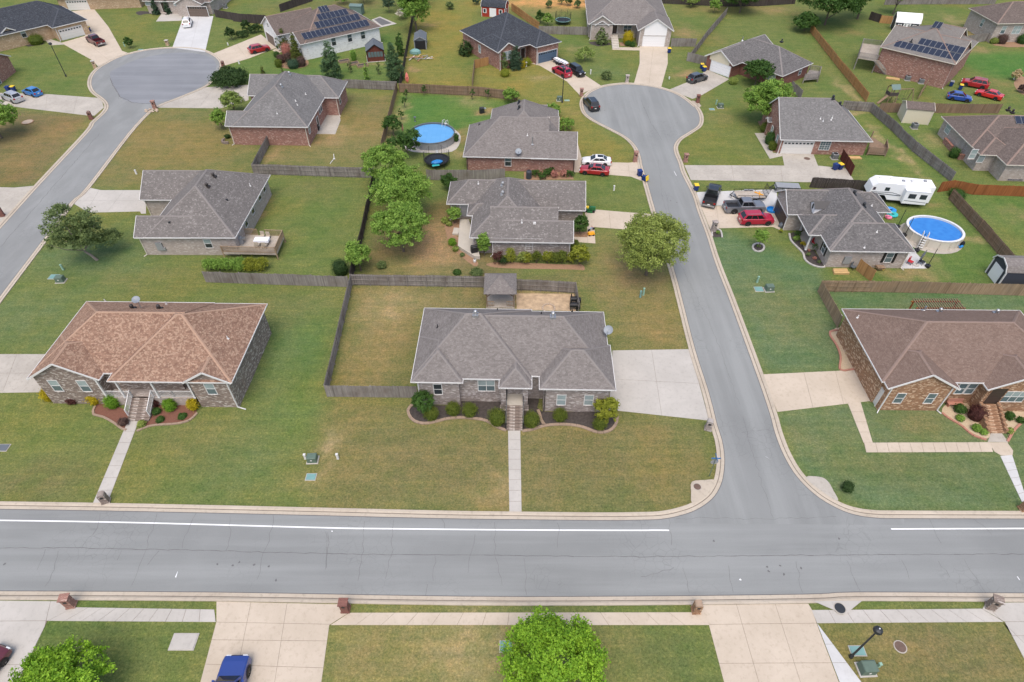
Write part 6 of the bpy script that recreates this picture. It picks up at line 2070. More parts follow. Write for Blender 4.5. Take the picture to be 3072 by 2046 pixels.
def tree(label, k, x, y, h, rad, mat, n, size, seed, cat='tree', name='leafy_tree', group=None, bark='bark', base=.28, lobes=9, shape='round', tr=None, lean=(0, 0), core=.45):
 p = P(k, x, y)
 f_ = grow(k, x, y)
 h, rad, size = h * f_, rad * f_, size * f_
 root = thing(name, label, cat, p, 0, group)
 g = random.Random(seed)
 blobs = []
 cz = h * (base + (1 - base) / 2)
 hz = h * (1 - base) / 2
 if shape == 'round':
  blobs.append((lean[0], lean[1], cz, rad * .78, rad * .78, hz * .85))
  for i in range(lobes):
   a = 2 * math.pi * i / lobes + g.uniform(-.3, .3)
   e = g.uniform(-.45, .75)
   rr_ = g.uniform(.26, .42)
   q = (1 - rr_) * .98
   blobs.append((lean[0] + math.cos(a) * rad * q * math.cos(e), lean[1] + math.sin(a) * rad * q * math.cos(e), cz + hz * q * math.sin(e), rad * rr_, rad * rr_, hz * rr_ * 1.05))
  blobs.append((lean[0] + g.uniform(-.2, .2) * rad, lean[1], cz + hz * .6, rad * .45, rad * .45, hz * .42))
 elif shape == 'column':
  for i in range(7):
   f = i / 6
   w = rad * (0.75 + .35 * math.sin(math.pi * min(1, f * .9 + .12))) * (1 - .62 * f ** 2.2)
   blobs.append((g.uniform(-.1, .1) * rad, g.uniform(-.1, .1) * rad, h * (base + (1 - base) * f * .92) + .1, w, w, h * .13))
 elif shape == 'cone':
  for i in range(8):
   f = i / 7
   w = rad * (1 - f) ** .8 * .95 + .06 * rad
   blobs.append((0, 0, h * (base + (1 - base) * f * .93) + .08, w, w, h * .10))
 elif shape == 'loose':
  for i in range(lobes):
   a = 2 * math.pi * i / lobes * 2.4 + g.uniform(-.5, .5)
   q = g.uniform(.25, .8)
   z = h * (base + (1 - base) * g.uniform(.15, .92))
   blobs.append((lean[0] * z / h + math.cos(a) * rad * q, lean[1] * z / h + math.sin(a) * rad * q, z, rad * .36, rad * .36, h * .13))
 limbs(root, h * .92, tr or max(.05, h * .022), rad, seed, bark, 6 if h > 4 else 3, lean, max(.12, base))
 me = leaf_mesh('crown', mat, blobs, n, size, seed, core=core)
 meshobj('crown', me, root)
 return root
BUSH = {}
def grow(k, x, y):
 """plant sizes were first read with a slightly different survey; this brings them to scale"""
 v = VW[k][1] + y / VW[k][2] - 1023
 return (2048 * .7271 + .6866 * v) / 60 / ((FPX * SD + CD * v) / HC)
def bush(label, k, x, y, w, h, mat, n=900, size=.13, name='round_shrub', group=None, z=0.0, core=.82, cat='shrub', sy=1.0, rot=0.0):
 """clipped or loose shrub: stems and a leafy shell; alike shrubs share mesh data"""
 p = P(k, x, y, z)
 f_ = round(grow(k, x, y), 2)
 w, h = w * f_, h * f_
 root = thing(name, label, cat, p, rot or random.Random(int(x * 7 + y)).uniform(0, 6), group)
 key = (mat, round(w, 1), round(h, 1), n, core, sy)
 if key not in BUSH:
  seed = int(w * 100 + h * 37 + n)
  g = random.Random(seed)
  bl = [(0, 0, h * .5, w / 2 * .92, w / 2 * .92 * sy, h * .5)]
  if core < .8:
   for i in range(6):
    a = i * 1.05
    bl.append((math.cos(a) * w * .26, math.sin(a) * w * .26 * sy, h * g.uniform(.4, .8), w * .22, w * .22, h * .26))
  me = leaf_mesh('foliage', mat, bl, n, size, seed, core=core, clump=max(60, n // 9))
  st = MB()
  for i in range(4):
   a = i * 1.6
   st.tube([(math.cos(a) * .05, math.sin(a) * .05, -.02), (math.cos(a) * w * .25, math.sin(a) * w * .25 * sy, h * .7)], [.03, .012], 5)
  cm = MB()
  cm.lathe([(0, .02), (w * .36, .08), (w * .42, h * .45), (w * .33, h * .8), (0, h * .92)], 12, sy=sy)
  BUSH[key] = (me, st.mesh('stem', [M['bark']]), cm.mesh('inner_foliage', [M['leaf_' + mat]]))
 a, b, c = BUSH[key]
 meshobj('foliage', a, root)
 meshobj('stem', b, root)
 if core >= .8:
  meshobj('inner_foliage', c, root)
 return root
# ---- big trees
tree('bright lime green round tree at the bottom centre by the sidewalk', 'D', 1268, 1560, 6.5, 4.2, 'lime', 32000, .2, 1, lobes=18, base=.2, core=.5)
tree('bright lime green tree at the lower left beside a driveway', 'D', 165, 1625, 5.0, 4.3, 'lime', 30000, .21, 2, lobes=16, base=.2, core=.5)
tree('large olive green tree leaning over the side street', 'D', 1485, 632, 8.8, 4.9, 'olive', 30000, .21, 3, lobes=20, base=.14, bark='bark', core=.36)
tree('dark green wind-swept tree with a bare upper limb by the left street', 'F', 800, 1040, 7.6, 4.3, 'dull', 15000, .22, 4, lobes=17, shape='loose', base=.18, lean=(-1.9, .3), core=.3, bark='gray_bark')
tree('spring green tree, lowest of three in the center yard', 'D', 928, 578, 7.0, 4.2, 'spring', 18000, .22, 5, lobes=11, base=.2)
tree('spring green tree, middle of three in the center yard', 'D', 930, 500, 7.6, 4.7, 'spring', 18000, .23, 6, lobes=11, base=.22)
tree('spring green tree, uppermost of three in the center yard', 'D', 893, 432, 6.8, 3.6, 'spring', 13000, .23, 7, lobes=10, base=.2)
tree('small spring green tree above the gray fence corner', 'D', 830, 622, 4.6, 2.0, 'spring', 7000, .18, 8, lobes=8, base=.2)
tree('dark green spreading tree between pool and center trees', 'D', 938, 362, 4.8, 2.8, 'deep', 6000, .24, 9, lobes=9, shape='loose', base=.2)
tree('large dusty green tree by the cool gray roof', 'D', 1752, 282, 7.4, 4.2, 'spring', 16000, .27, 10, lobes=12, base=.15)
tree('smaller green tree above the dusty one beside the dark brick house', 'D', 1735, 196, 4.6, 3.0, 'deep', 8000, .25, 11, lobes=9, base=.18)
tree('big dark leafy tree in the woods at the top right of centre', 'E', 1040, 165, 9.5, 7.0, 'deep', 22000, .36, 12, lobes=14, base=.1)
tree('leafy tree at the top edge left of the big dark tree', 'E', 480, 85, 7.0, 4.6, 'deep', 11000, .34, 13, lobes=10, base=.12)
tree('tall thin tree right of the big dark tree', 'E', 1255, 125, 8.5, 3.6, 'dull', 8000, .33, 14, lobes=10, base=.3)
tree('pale green tree at the top edge right of the woods', 'E', 1490, 95, 7.0, 2.6, 'spring', 6000, .3, 15, lobes=8, base=.2)
tree('low dark bush tree below the big dark tree', 'E', 905, 205, 3.6, 2.9, 'deep', 7000, .27, 16, lobes=8, base=.02)
tree('tall tree behind the white brick house at the top', 'B', 1850, 325, 9.5, 3.4, 'spring', 14000, .3, 17, lobes=12, base=.06)
tree('second tall tree behind the white brick house, further back', 'B', 1800, 80, 7.5, 4.2, 'deep', 10000, .33, 18, lobes=10, base=.1)
tree('large leafy tree cut by the left edge beside the silver car', 'D', 5, 318, 6.2, 4.2, 'spring', 14000, .25, 19, lobes=11, base=.2)
tree('small young tree in a stone ring by the side street', 'K', 500, 520, 2.9, 1.15, 'spring', 2600, .17, 20, name='young_tree', lobes=6, base=.3)
tree('pale young willow in the lawn of the pale stone house', 'C', 1335, 540, 2.6, 2.2, 'pale', 2600, .2, 21, name='young_tree', lobes=7, base=.1, core=.3)
tree('tall gray green conifer, left of two behind the pinkish brick house', 'B', 1010, 790, 6.4, 1.75, 'poplar', 9000, .2, 22, name='conifer_tree', shape='column', base=.03)
tree('tall gray green conifer, right of two beside the dark fence', 'B', 1640, 815, 6.6, 1.55, 'poplar', 9000, .2, 23, name='conifer_tree', shape='column', base=.03)
tree('slim bright green cypress beside the dark fence', 'B', 1690, 560, 4.5, .8, 'deep', 3000, .2, 24, name='conifer_tree', shape='column', base=.03)
tree('thin bright green sapling below the raised garden beds', 'B', 1350, 805, 3.2, .55, 'spring', 1500, .16, 25, name='young_tree', shape='column', base=.05)
tree('thin dull sapling right of the raised garden beds', 'B', 1470, 750, 2.4, .5, 'dull', 700, .16, 26, name='young_tree', shape='column', base=.1)
tree('thin dull sapling left of the raised garden beds', 'B', 1185, 730, 2.0, .6, 'dull', 700, .16, 27, name='young_tree', shape='column', base=.1)
tree('tall golden green cypress, right one by the white brick house', 'B', 650, 620, 5.2, 1.35, 'arbor', 7000, .17, 28, name='conifer_tree', shape='cone', base=.02)
tree('tall golden green cypress, left one by the white brick house', 'B', 520, 505, 3.8, 1.15, 'arbor', 5500, .17, 29, name='conifer_tree', shape='column', base=.02)
tree('slim dark cypress by the brown garage door', 'B', 455, 495, 2.6, .45, 'conifer', 1500, .15, 30, name='conifer_tree', shape='cone', base=.02)
tree('slim dark cypress, left one by the front door at top', 'A', 1385, 128, 4.0, .8, 'conifer', 3500, .2, 31, name='conifer_tree', shape='cone', base=.02)
tree('slim dark cypress, right one by the front door at top', 'A', 1495, 122, 4.2, .8, 'conifer', 3500, .2, 32, name='conifer_tree', shape='cone', base=.02)
tree('small brown tipped cypress left of the pinkish brick house', 'G', 572, 160, 1.9, .5, 'arbor', 1100, .14, 33, name='conifer_tree', shape='cone', base=.02)
tree('tiny cypress above the pinkish brick house roof', 'B', 495, 728, 1.1, .3, 'arbor', 500, .12, 34, name='conifer_tree', shape='cone', base=.02)
tree('dark rounded column shrub by the arched window of the charcoal roofed house', 'C', 725, 610, 3.9, 1.35, 'conifer', 6000, .18, 35, name='conifer_tree', shape='column', base=.02)
tree('slim dark shrub left of the arched window', 'C', 625, 615, 3.4, .7, 'dull', 2500, .17, 36, name='conifer_tree', shape='column', base=.02)
tree('dark shrub against the side wall of the charcoal roofed house', 'C', 285, 480, 2.6, 1.6, 'dark', 3500, .2, 37, name='conifer_tree', shape='column', base=.02)
tree('weeping conifer in front of the stone house window', 'C', 1482, 385, 3.0, 1.3, 'dull', 3000, .2, 38, name='conifer_tree', shape='column', base=.02)
tree('round lime tree by the gray brick house front left corner', 'U', 195, 1235, 3.1, 1.3, 'deep', 5500, .16, 39, name='young_tree', lobes=8, base=.12)
tree('spiky golden green tree by the right front corner', 'U', 2190, 1330, 3.3, 1.5, 'goldgreen', 5500, .17, 40, name='young_tree', lobes=9, base=.1)
tree('bushy golden green tree at the end of the hedge', 'V', 2045, 1365, 3.0, 1.35, 'goldgreen', 4500, .17, 41, name='young_tree', lobes=8, base=.12)
tree('green tree beside the front walk of the center house', 'V', 2045, 900, 2.8, 1.25, 'deep', 4500, .17, 42, name='young_tree', lobes=8, base=.2)
tree('round leafy tree beside the terrace door', 'V', 175, 750, 2.6, 1.15, 'spring', 4200, .16, 43, name='young_tree', lobes=8, base=.2)
tree('leafy tree at the corner behind the terrace', 'V', 620, 1230, 3.6, 1.05, 'spring', 4500, .16, 44, name='young_tree', lobes=8, base=.08)
tree('dark tree left of the spotted roof by the gray fence', 'V', 90, 250, 2.8, 1.4, 'deep', 4500, .18, 45, name='young_tree', lobes=8, base=.1)
tree('white flowering shrub tree beside the pinkish brick house', 'G', 250, 600, 3.8, 2.1, 'pale', 6000, .2, 46, name='young_tree', lobes=9, base=.06)
tree('tall green shrub at the left wall of the pinkish brick house', 'G', 110, 790, 3.6, 1.5, 'spring', 4500, .18, 47, name='young_tree', lobes=8, base=.06)
tree('leafy tree in the fence corner of the round pool yard', 'I', 118, 425, 3.6, 1.7, 'deep', 4500, .2, 48, name='young_tree', lobes=9, base=.2)
tree('loose green bush tree right of the roof ridge by the court', 'I', 1490, 250, 2.2, 1.6, 'spring', 2600, .2, 49, name='young_tree', lobes=8, base=.1)
tree('loose green bush tree below the first by the court', 'I', 1585, 380, 2.2, 1.8, 'spring', 2600, .2, 50, name='young_tree', lobes=8, base=.1)
tree('green bush tree at the end of the brown pool yard fence', 'I', 1130, 140, 2.6, 1.7, 'spring', 2600, .2, 51, name='young_tree', lobes=8, base=.1)
for i, (x, y) in enumerate(((228, 110), (215, 180), (380, 75), (795, 110), (930, 110), (185, 285))):
 tree('sapling in the round pool yard, %s' % ('uppermost by the left fence', 'lower by the left fence', 'left one before the top fence', 'middle one before the top fence', 'right one before the top fence', 'lowest by the left fence')[i],
 'I', x, y, 1.9, .55, 'deep', 500, .17, 60 + i, name='sapling', lobes=5, base=.15, group='saplings in the round pool yard')
for i, (k, x, y, h, r, m, lb) in enumerate((('C', 945, 205, 2.6, 1.1, 'deep', 'left of two bushes by the upper trampoline'), ('C', 1008, 225, 2.6, 1.2, 'spring', 'right of two bushes by the upper trampoline'),
  ('B', 1575, 130, 3.2, 1.7, 'conifer', 'dark conifer behind the white brick house'), ('B', 1705, 195, 2.2, 1.5, 'flower', 'white flowering bush below the tall tree'),
  ('B', 1110, 40, 2.2, 1.9, 'spring', 'bush at the top edge behind the solar roof'), ('B', 1320, 30, 2.6, 2.6, 'dull', 'brush at the top edge right of the solar roof'),
  ('B', 2190, 95, 1.5, 1.0, 'dull', 'small bush in the yellow lawn at top'), ('C', 145, 80, 1.5, .9, 'dull', 'small bush left of the red barn'), ('C', 380, 40, 1.8, .9, 'conifer', 'blue green bush beside the red barn'),
  ('C', 1525, 700, 1.4, 1.2, 'dull', 'spreading dull bush at the edge of the middle court'), ('C', 2290, 60, 3.4, 1.4, 'spring', 'thin bush by the top dark fence'), ('C', 2190, 30, 2.4, 1.2, 'spring', 'pale bush at the top fence'),
  ('E', 310, 85, 2.8, 1.5, 'spring', 'pale shrub left of the top edge tree'), ('E', 160, 50, 2.4, 1.3, 'pale', 'pale shrub before the long dark fence'), ('C', 1190, 50, 2.0, 1.0, 'dull', 'scrub on the orange bank, right'),
  ('C', 1020, 70, 1.6, .8, 'dull', 'scrub on the orange bank, left'), ('C', 1130, 40, 2.0, .9, 'dull', 'scrub on the orange bank, middle'), ('C', 1370, 25, 1.8, 1.2, 'deep', 'scrub on the orange bank beside the stone house'), ('C', 1270, 70, 1.6, .9, 'dull', 'low scrub below the orange bank'),
  ('E', 2290, 530, 2.0, 1.0, 'straw', 'straw coloured grass clump at the right edge'), ('E', 2345, 610, 1.6, 1.0, 'plum', 'dark red shrub at the right edge'),
  ('A', 2050, 355, 2.6, 1.2, 'dark', 'dark shrub, left of the drive hedge'), ('A', 2190, 290, 2.6, 1.1, 'dark', 'dark shrub, upper end of the drive hedge'), ('A', 1155, 425, 2.2, .95, 'deep', 'round green bush beside the left court'))):
 tree(lb, k, x, y, h, r, m, 2200, .2, 80 + i, name='loose_shrub', cat='shrub', lobes=7, base=.05)
bush('spreading dark juniper by the left court', 'A', 2040, 740, 7.0, 2.4, 'dark', 7000, .3, core=.55, name='juniper_shrub')
bush('low drive hedge beside the dark shrub', 'A', 2140, 330, 3.0, 1.2, 'dark', 1800, .2, core=.6, sy=.5, rot=.5)
bush('second low stretch of the drive hedge', 'A', 2260, 290, 3.4, 1.7, 'dark', 2200, .2, core=.6, sy=.5, rot=.4)
# ---- clipped balls before the gray brick house
for x, y, w_, lb in ((278, 1335, 1.55, 'leftmost clipped ball shrub of the gray brick house, below the lime tree'), (515, 1285, 1.45, 'clipped ball shrub in line with the left wing corner'),
  (698, 1300, 1.55, 'clipped ball shrub under the double window'), (1000, 1390, 1.9, 'large clipped ball shrub left of the brick steps'),
  (1375, 1412, 1.75, 'large clipped ball shrub right of the brick steps'), (1690, 1352, 1.45, 'clipped ball shrub under the right wing windows'), (2130, 1445, 1.45, 'rightmost clipped ball shrub at the bed end')):
 bush(lb, 'U', x, y - 38, w_, w_ * .95, 'box', 3000, .085, group='clipped ball shrubs before the gray brick house', core=.9)
for x, y, w_, h_, m, lb in ((420, 960, 1.5, 1.5, 'yellow', 'yellow shrub below the left windows of the tan roofed house'), (795, 985, 1.5, 1.35, 'yellow', 'yellow shrub at the corner by the porch'),
       (940, 1020, 1.55, 1.5, 'brightbox', 'bright green ball left of the porch steps'), (1408, 1045, 1.3, 1.3, 'brightbox', 'bright green ball right of the porch steps'),
       (1598, 1040, 1.15, 1.3, 'yellow', 'yellow shrub right of the porch'), (1275, 1020, 1.05, 1.0, 'maroon', 'dark red maple shrub by the porch steps'),
       (612, 985, 1.3, .8, 'maroon', 'bare brown shrub between the two left windows'), (1025, 1170, .9, .8, 'plum', 'purple brown ball left of the walk'), (1172, 1180, .8, .6, 'olive', 'small olive ball right of the walk'),
       (1290, 1075, .9, .5, 'deep', 'low green plant below the maple shrub'), (1500, 1110, .9, .3, 'deep', 'flat green plant at the bed edge'), (1320, 1140, .8, .4, 'deep', 'flat green plant nearer the steps')):
 bush(lb, 'M', x, y - 12, w_, h_, m, 1900, .1, group='shrubs before the tan roofed house', core=.84)
for k, x, y, w_, h_, m, lb in (('L', 1285, 1120, 1.1, .9, 'deep', 'green shrub in the river rock by the bench'), ('L', 1410, 1170, 1.9, 1.6, 'maroon', 'wine red Japanese maple by the curved steps'),
   ('L', 1290, 1185, .8, .5, 'spring', 'low green clump in the river rock'), ('L', 1420, 1270, .9, .7, 'spring', 'low grassy clump by the bed edge'), ('L', 1480, 1300, .7, .5, 'spring', 'grassy clump at the foot of the steps'),
   ('L', 1685, 1175, .9, .8, 'deep', 'green ball right of the curved steps'), ('L', 1775, 1205, .7, .6, 'deep', 'small green ball at the right bed edge'), ('L', 1690, 1290, .6, .6, 'olive', 'olive shrub right of the steps foot'),
   ('L', 388, 650, .6, .5, 'straw', 'dry grass clump in the river rock by the wall'), ('S', 1258, 432, 1.1, 1.0, 'dark', 'lone dark green ball in the corner lawn'),
   ('A', 330, 385, 3.2, 1.7, 'box', 'wide olive shrub before the buff brick house'), ('E', 645, 865, 1.9, 1.5, 'box', 'clipped ball by the small porch, top one'),
   ('E', 680, 945, 2.3, 2.0, 'deep', 'larger green shrub beside the porch walk'), ('E', 695, 985, 1.6, 1.3, 'box', 'lowest clipped ball beside the porch walk'), ('E', 435, 552, 1.7, 1.1, 'olive', 'olive shrub at the edge of the dark brick house lawn'),
   ('C', 785, 598, 1.4, 1.3, 'yellow', 'left golden ball by the charcoal roofed house door'), ('C', 828, 575, 1.6, 1.3, 'goldgreen', 'right golden ball by the charcoal roofed house door'), ('C', 635, 672, 1.9, 1.2, 'goldgreen', 'golden green mound in the stone ringed bed'),
   ('C', 1715, 385, 2.4, 2.4, 'yellow', 'tall yellow shrub before the stone house porch'), ('C', 1715, 402, 1.2, .9, 'deep', 'low green shrub by the stone house walk'), ('C', 1755, 412, 1.2, .9, 'deep', 'low green shrub nearest the garage'),
   ('B', 462, 675, 1.5, 1.4, 'box', 'golden green ball in the island bed'), ('B', 610, 682, 2.6, 1.5, 'conifer', 'long clipped gray green mound in the island bed'), ('B', 697, 665, 1.8, 1.7, 'plum', 'purple brown ball at the right of the island bed'),
   ('B', 490, 632, 1.7, 1.5, 'plum', 'purple brown ball at the left of the island bed'), ('B', 560, 618, 1.5, 1.6, 'plum', 'purple brown ball behind the others'), ('B', 545, 565, 2.2, 2.4, 'pink', 'salmon pink azalea beside the tall cypress'),
   ('B', 1220, 610, 1.2, 2.0, 'spring', 'leafy vine in the middle raised bed'), ('B', 440, 575, 1.2, 1.0, 'deep', 'small green shrub near the drive of the white house'), ('K', 1880, 160, 2.6, .9, 'deep', 'weedy clump by the orange fence'),
   ('E', 2200, 285, 2.2, 1.7, 'plum', 'dark purple shrub before the corner house'), ('E', 2150, 285, 1.6, 1.0, 'olive', 'olive shrub left of the purple one'), ('E', 2335, 285, 2.2, 1.7, 'deep', 'green ball at the far right before the corner house'),
   ('E', 1885, 1035, 1.7, 1.5, 'deep', 'green ball beside the brick planter wall'), ('V', 140, 1075, 1.1, .95, 'brightbox', 'bright green ball below the terrace'), ('V', 185, 1165, .8, .7, 'olive', 'brownish ball at the terrace corner'),
   ('V', 30, 740, 1.1, .8, 'olive', 'olive shrub left of the terrace tree'), ('V', 90, 785, .8, .6, 'olive', 'small olive shrub by the terrace steps'), ('V', 285, 1240, .6, .4, 'dull', 'tiny dull shrub in the bare bed'),
   ('D', 785, 628, 2.3, 1.9, 'dark', 'dark bush left of the small tree at the fence'), ('D', 878, 615, 1.2, .9, 'dull', 'small dull bush right of the small tree'), ('J', 465, 940, 1.8, .7, 'dull', 'weedy clump behind the gray fence'), ('J', 305, 930, 1.1, .4, 'deep', 'low weeds behind the gray fence'),
   ('I', 655, 470, 1.0, 1.3, 'deep', 'green plant beside the round pool'), ('G', 165, 890, .9, .6, 'dark', 'ivy in the curved brick planter')):
 bush(lb, k, x, y, w_, h_, m, int(700 + 500 * w_), .12, core=.8)
for i, (x, h_, m) in enumerate(((1010, 2.3, 'goldgreen'), (1190, 1.7, 'olive'), (1250, 1.7, 'goldgreen'), (1400, 1.9, 'box'), (1560, 1.8, 'goldgreen'), (1680, 1.7, 'box'), (1780, 1.8, 'box'), (1920, 1.7, 'goldgreen'))):
 bush('hedge bush below the window wall, %s from the left' % ('first', 'second', 'third', 'fourth', 'fifth', 'sixth', 'seventh', 'eighth')[i], 'V', x, 1345, 1.45, h_, m, 1800, .13, group='hedge along the center house', core=.6)
bush('dark brownish hedge bush at the fence end', 'V', 820, 1340, 1.6, 1.6, 'maroon', 1500, .13, core=.6)
bush('dark green hedge bush behind the post', 'V', 900, 1365, 1.3, 1.1, 'dark', 1200, .13, core=.6)
for i, (x, y) in enumerate(((1935, 1060), (1990, 1050), (1935, 1115), (2000, 1095), (1935, 1165), (1985, 1150))):
 bush('small clipped ball in the double row at the house corner, %s' % ('back left', 'back right', 'middle left', 'middle right', 'front left', 'front right')[i], 'V', x, y + 15, .75, .7, 'box', 700, .09, group='double row of clipped balls')
for i, x in enumerate((1740, 1820, 1900, 1985, 2070, 2160)):
 bush('leafy hedge bush above the warped gray fence, %s from the left' % ('first', 'second', 'third', 'fourth', 'fifth', 'sixth')[i], 'F', x, 1120, 2.0, 1.75, ('spring', 'spring', 'spring', 'spring', 'goldgreen', 'goldgreen')[i], 2400, .14, group='hedge above the warped fence', core=.55)
for i, (x, y, m) in enumerate(((1340, 770, 'deep'), (1440, 765, 'deep'), (1500, 780, 'pink'), (1580, 775, 'pink'), (1630, 775, 'deep'), (1400, 790, 'deep'), (1470, 750, 'deep'))):
 bush('%s flowering plant in the bed under the red brick wall, %s' % (('green', 'green', 'pink', 'pink', 'green', 'green', 'green')[i], ('leftmost', 'third', 'left pink', 'right pink', 'rightmost', 'second', 'fourth')[i]), 'I', x, y, 1.4, 1.0, m, 900, .15, core=.5, group='plants under the red brick wall')
for i, (x, y, m, w_) in enumerate(((770, 440, 'deep', 1.0), (760, 470, 'spring', 1.0), (810, 505, 'yellow', .8), (900, 545, 'deep', 1.5), (845, 575, 'dull', .6), (890, 600, 'pink', .5), (920, 625, 'dull', .5), (850, 545, 'pink', .4), (500, 515, 'spring', .5), (215, 422, 'spring', .6), (655, 412, 'goldgreen', .6))):
 bush('%s plant %s' % (('green', 'bright green', 'golden', 'large green', 'dull', 'pink', 'gray', 'pale pink', 'green', 'green', 'golden potted')[i], ('at the porch bed top', 'second in the porch bed', 'in the porch bed middle', 'beside the shuttered window', 'low in the black mulch', 'near the bed tip', 'at the bed tip', 'in the black mulch', 'in the stone ring', 'in the mailbox bed', 'by the drive corner')[i]),
 'K', x, y, w_, w_ * .8, m, 600, .1, core=.6)
# ================================================================== vehicles (front towards +x, standing on z = 0)
SPEC = {  # body side line (x, top z, half width share), greenhouse: windscreen foot/top, rear top/foot, roof z, sill z, length, half width, wheels
 'sedan': dict(L=4.75, w=.92, top=[(0, .55, .78), (.12, .72, .92), (.5, .80, .98), (1.45, .93, 1), (3.6, .98, 1), (4.45, .98, .95), (4.68, .9, .88), (4.75, .6, .80)], gh=(1.3, 2.15, 3.35, 4.15, 1.44, .92), ax=(.92, 3.75), r=.33),
 'suv': dict(L=4.85, w=.97, top=[(0, .6, .82), (.1, .92, .93), (.5, 1.04, .98), (1.3, 1.10, 1), (4.2, 1.14, 1), (4.7, 1.1, .96), (4.82, 1.0, .92), (4.85, .6, .86)], gh=(1.25, 1.95, 4.25, 4.72, 1.74, 1.08), ax=(.93, 3.85), r=.38),
 'crossover': dict(L=4.6, w=.94, top=[(0, .55, .8), (.12, .85, .92), (.5, .95, .98), (1.3, 1.04, 1), (3.9, 1.08, 1), (4.45, 1.05, .95), (4.57, .92, .9), (4.6, .6, .84)], gh=(1.2, 2.0, 3.85, 4.45, 1.64, 1.0), ax=(.9, 3.65), r=.36),
 'hatch': dict(L=4.2, w=.88, top=[(0, .5, .78), (.12, .75, .92), (.5, .86, .98), (1.2, .97, 1), (3.5, 1.0, 1), (4.05, .98, .94), (4.18, .85, .88), (4.2, .6, .82)], gh=(1.05, 1.85, 3.3, 4.02, 1.5, .95), ax=(.82, 3.35), r=.32),
 'truck': dict(L=5.85, w=1.0, top=[(0, .65, .84), (.08, 1.05, .94), (.5, 1.16, .98), (1.5, 1.22, 1), (3.75, 1.24, 1), (3.80, 1.24, 1)], gh=(1.5, 2.15, 3.55, 3.78, 1.92, 1.2), ax=(1.0, 4.65), r=.42, bed=(3.84, 5.8)),
 'jeep': dict(L=4.3, w=.86, top=[(0, .7, .62), (.06, 1.0, .68), (.6, 1.1, .76), (1.25, 1.14, .86), (1.3, 1.16, 1), (4.1, 1.16, 1), (4.18, 1.1, 1), (4.2, .6, 1)], gh=(1.35, 1.6, 4.05, 4.15, 1.82, 1.14), ax=(.75, 3.2), r=.42),
}
CARP = {}
def mirror_pair(f):
 for s in (1, -1):
  f(s)
def car_parts(kind, paint, rack=False, sunroof=False):
 S = SPEC[kind]
 L, w, gh, r = S['L'], S['w'], S['gh'], S['r']
 X = lambda x: L / 2 - x
 parts = []
 b = MB()
 zb = r * .62
 rows = []
 for x, z, k in S['top']:
  ww = w * k
  rows.append([(X(x), s * y, zz) for s, y, zz in ((1, ww * .86, zb), (1, ww, zb + .1), (1, ww * 1.0, zb + (z - zb) * .55), (1, ww * .965, z - .07), (1, ww * .86, z), (1, ww * .45, z + .022))] +
     [(X(x), 0, z + .03)] + [(X(x), -y, zz) for y, zz in ((ww * .45, z + .022), (ww * .86, z), (ww * .965, z - .07), (ww, zb + (z - zb) * .55), (ww, zb + .1), (ww * .86, zb))])
 for i in range(len(rows) - 1):
  for j in range(len(rows[0]) - 1):
   b.face([rows[i][j], rows[i + 1][j], rows[i + 1][j + 1], rows[i][j + 1]][::-1], None, 0, True)
  b.face([rows[i][-1], rows[i + 1][-1], rows[i + 1][0], rows[i][0]][::-1], None, 1)
 b.face(rows[0])
 b.face(rows[-1][::-1])
 for ax in S['ax']:
  for s in (1, -1):
   n = 14
   R_ = r * 1.22
   b.face([(X(ax) + R_ * math.cos(math.pi * 2 * i / n), s * (w * 1.004), max(zb, r + R_ * math.sin(math.pi * 2 * i / n))) for i in range(n)][::-s], None, 1)
 if 'bed' in S:
  x0, x1 = S['bed']
  zt = 1.2
  for s in (1, -1):
   b.box(X(x1), s * w * .99 - (.07 if s > 0 else 0), zb, X(x0) + .06, s * w * .99 + (.07 if s < 0 else 0), zt)
  b.box(X(x1) - .06, -w * .95, zb + .1, X(x1), w * .95, zt - .02)
  b.box(X(x1), -w * .92, zb + .05, X(x0), w * .92, .78, 1)
  b.box(X(x1) - .2, -w * .9, .42, X(x1) - .06, w * .9, .62, 2)
 parts.append(('body', b.mesh('body', [M[paint], M['black'], M['steel']])))
 x0, x1, x2, x3, zr, zs = gh
 wb_, wt = w * .89, w * .72
 c = MB()
 A = [(X(x0), wb_, zs), (X(x0), -wb_, zs), (X(x3), -wb_, zs), (X(x3), wb_, zs)]
 T = [(X(x1), wt, zr - .05), (X(x1), -wt, zr - .05), (X(x2), -wt, zr - .05), (X(x2), wt, zr - .05)]
 T2 = [(X(x1 + .12), wt * .86, zr), (X(x1 + .12), -wt * .86, zr), (X(x2 - .1), -wt * .86, zr), (X(x2 - .1), wt * .86, zr)]
 for Q0, Q1 in ((A, T), (T, T2)):
  for i in range(4):
   j = (i + 1) % 4
   c.face([Q0[j], Q0[i], Q1[i], Q1[j]][::-1] if False else [Q0[i], Q1[i], Q1[j], Q0[j]][::-1], None, 0)
 c.face(T2[::-1])
 if sunroof:
  c.face([(X(x1 + .3), wt * .62, zr + .006), (X(x1 + 1.2), wt * .62, zr + .006), (X(x1 + 1.2), -wt * .62, zr + .006), (X(x1 + .3), -wt * .62, zr + .006)], None, 1)
 parts.append(('cabin', c.mesh('cabin', [M[paint], M['car_glass']])))
 def quad(P4, u0, u1, v0, v1, off):
  a, b2, c2, d = (Vector(p) for p in P4)      # a-b bottom, d-c top
  n = (b2 - a).cross(d - a).normalized() * off
  f = lambda u, v: (a.lerp(b2, u)).lerp(d.lerp(c2, u), v) + n
  return [f(u0, v0), f(u1, v0), f(u1, v1), f(u0, v1)]
 g = MB()
 g.face(quad((A[1], A[0], T[0], T[1]), .06, .94, .06, .95, .012))
 parts.append(('windscreen', g.mesh('windscreen', [M['car_glass']])))
 g = MB()
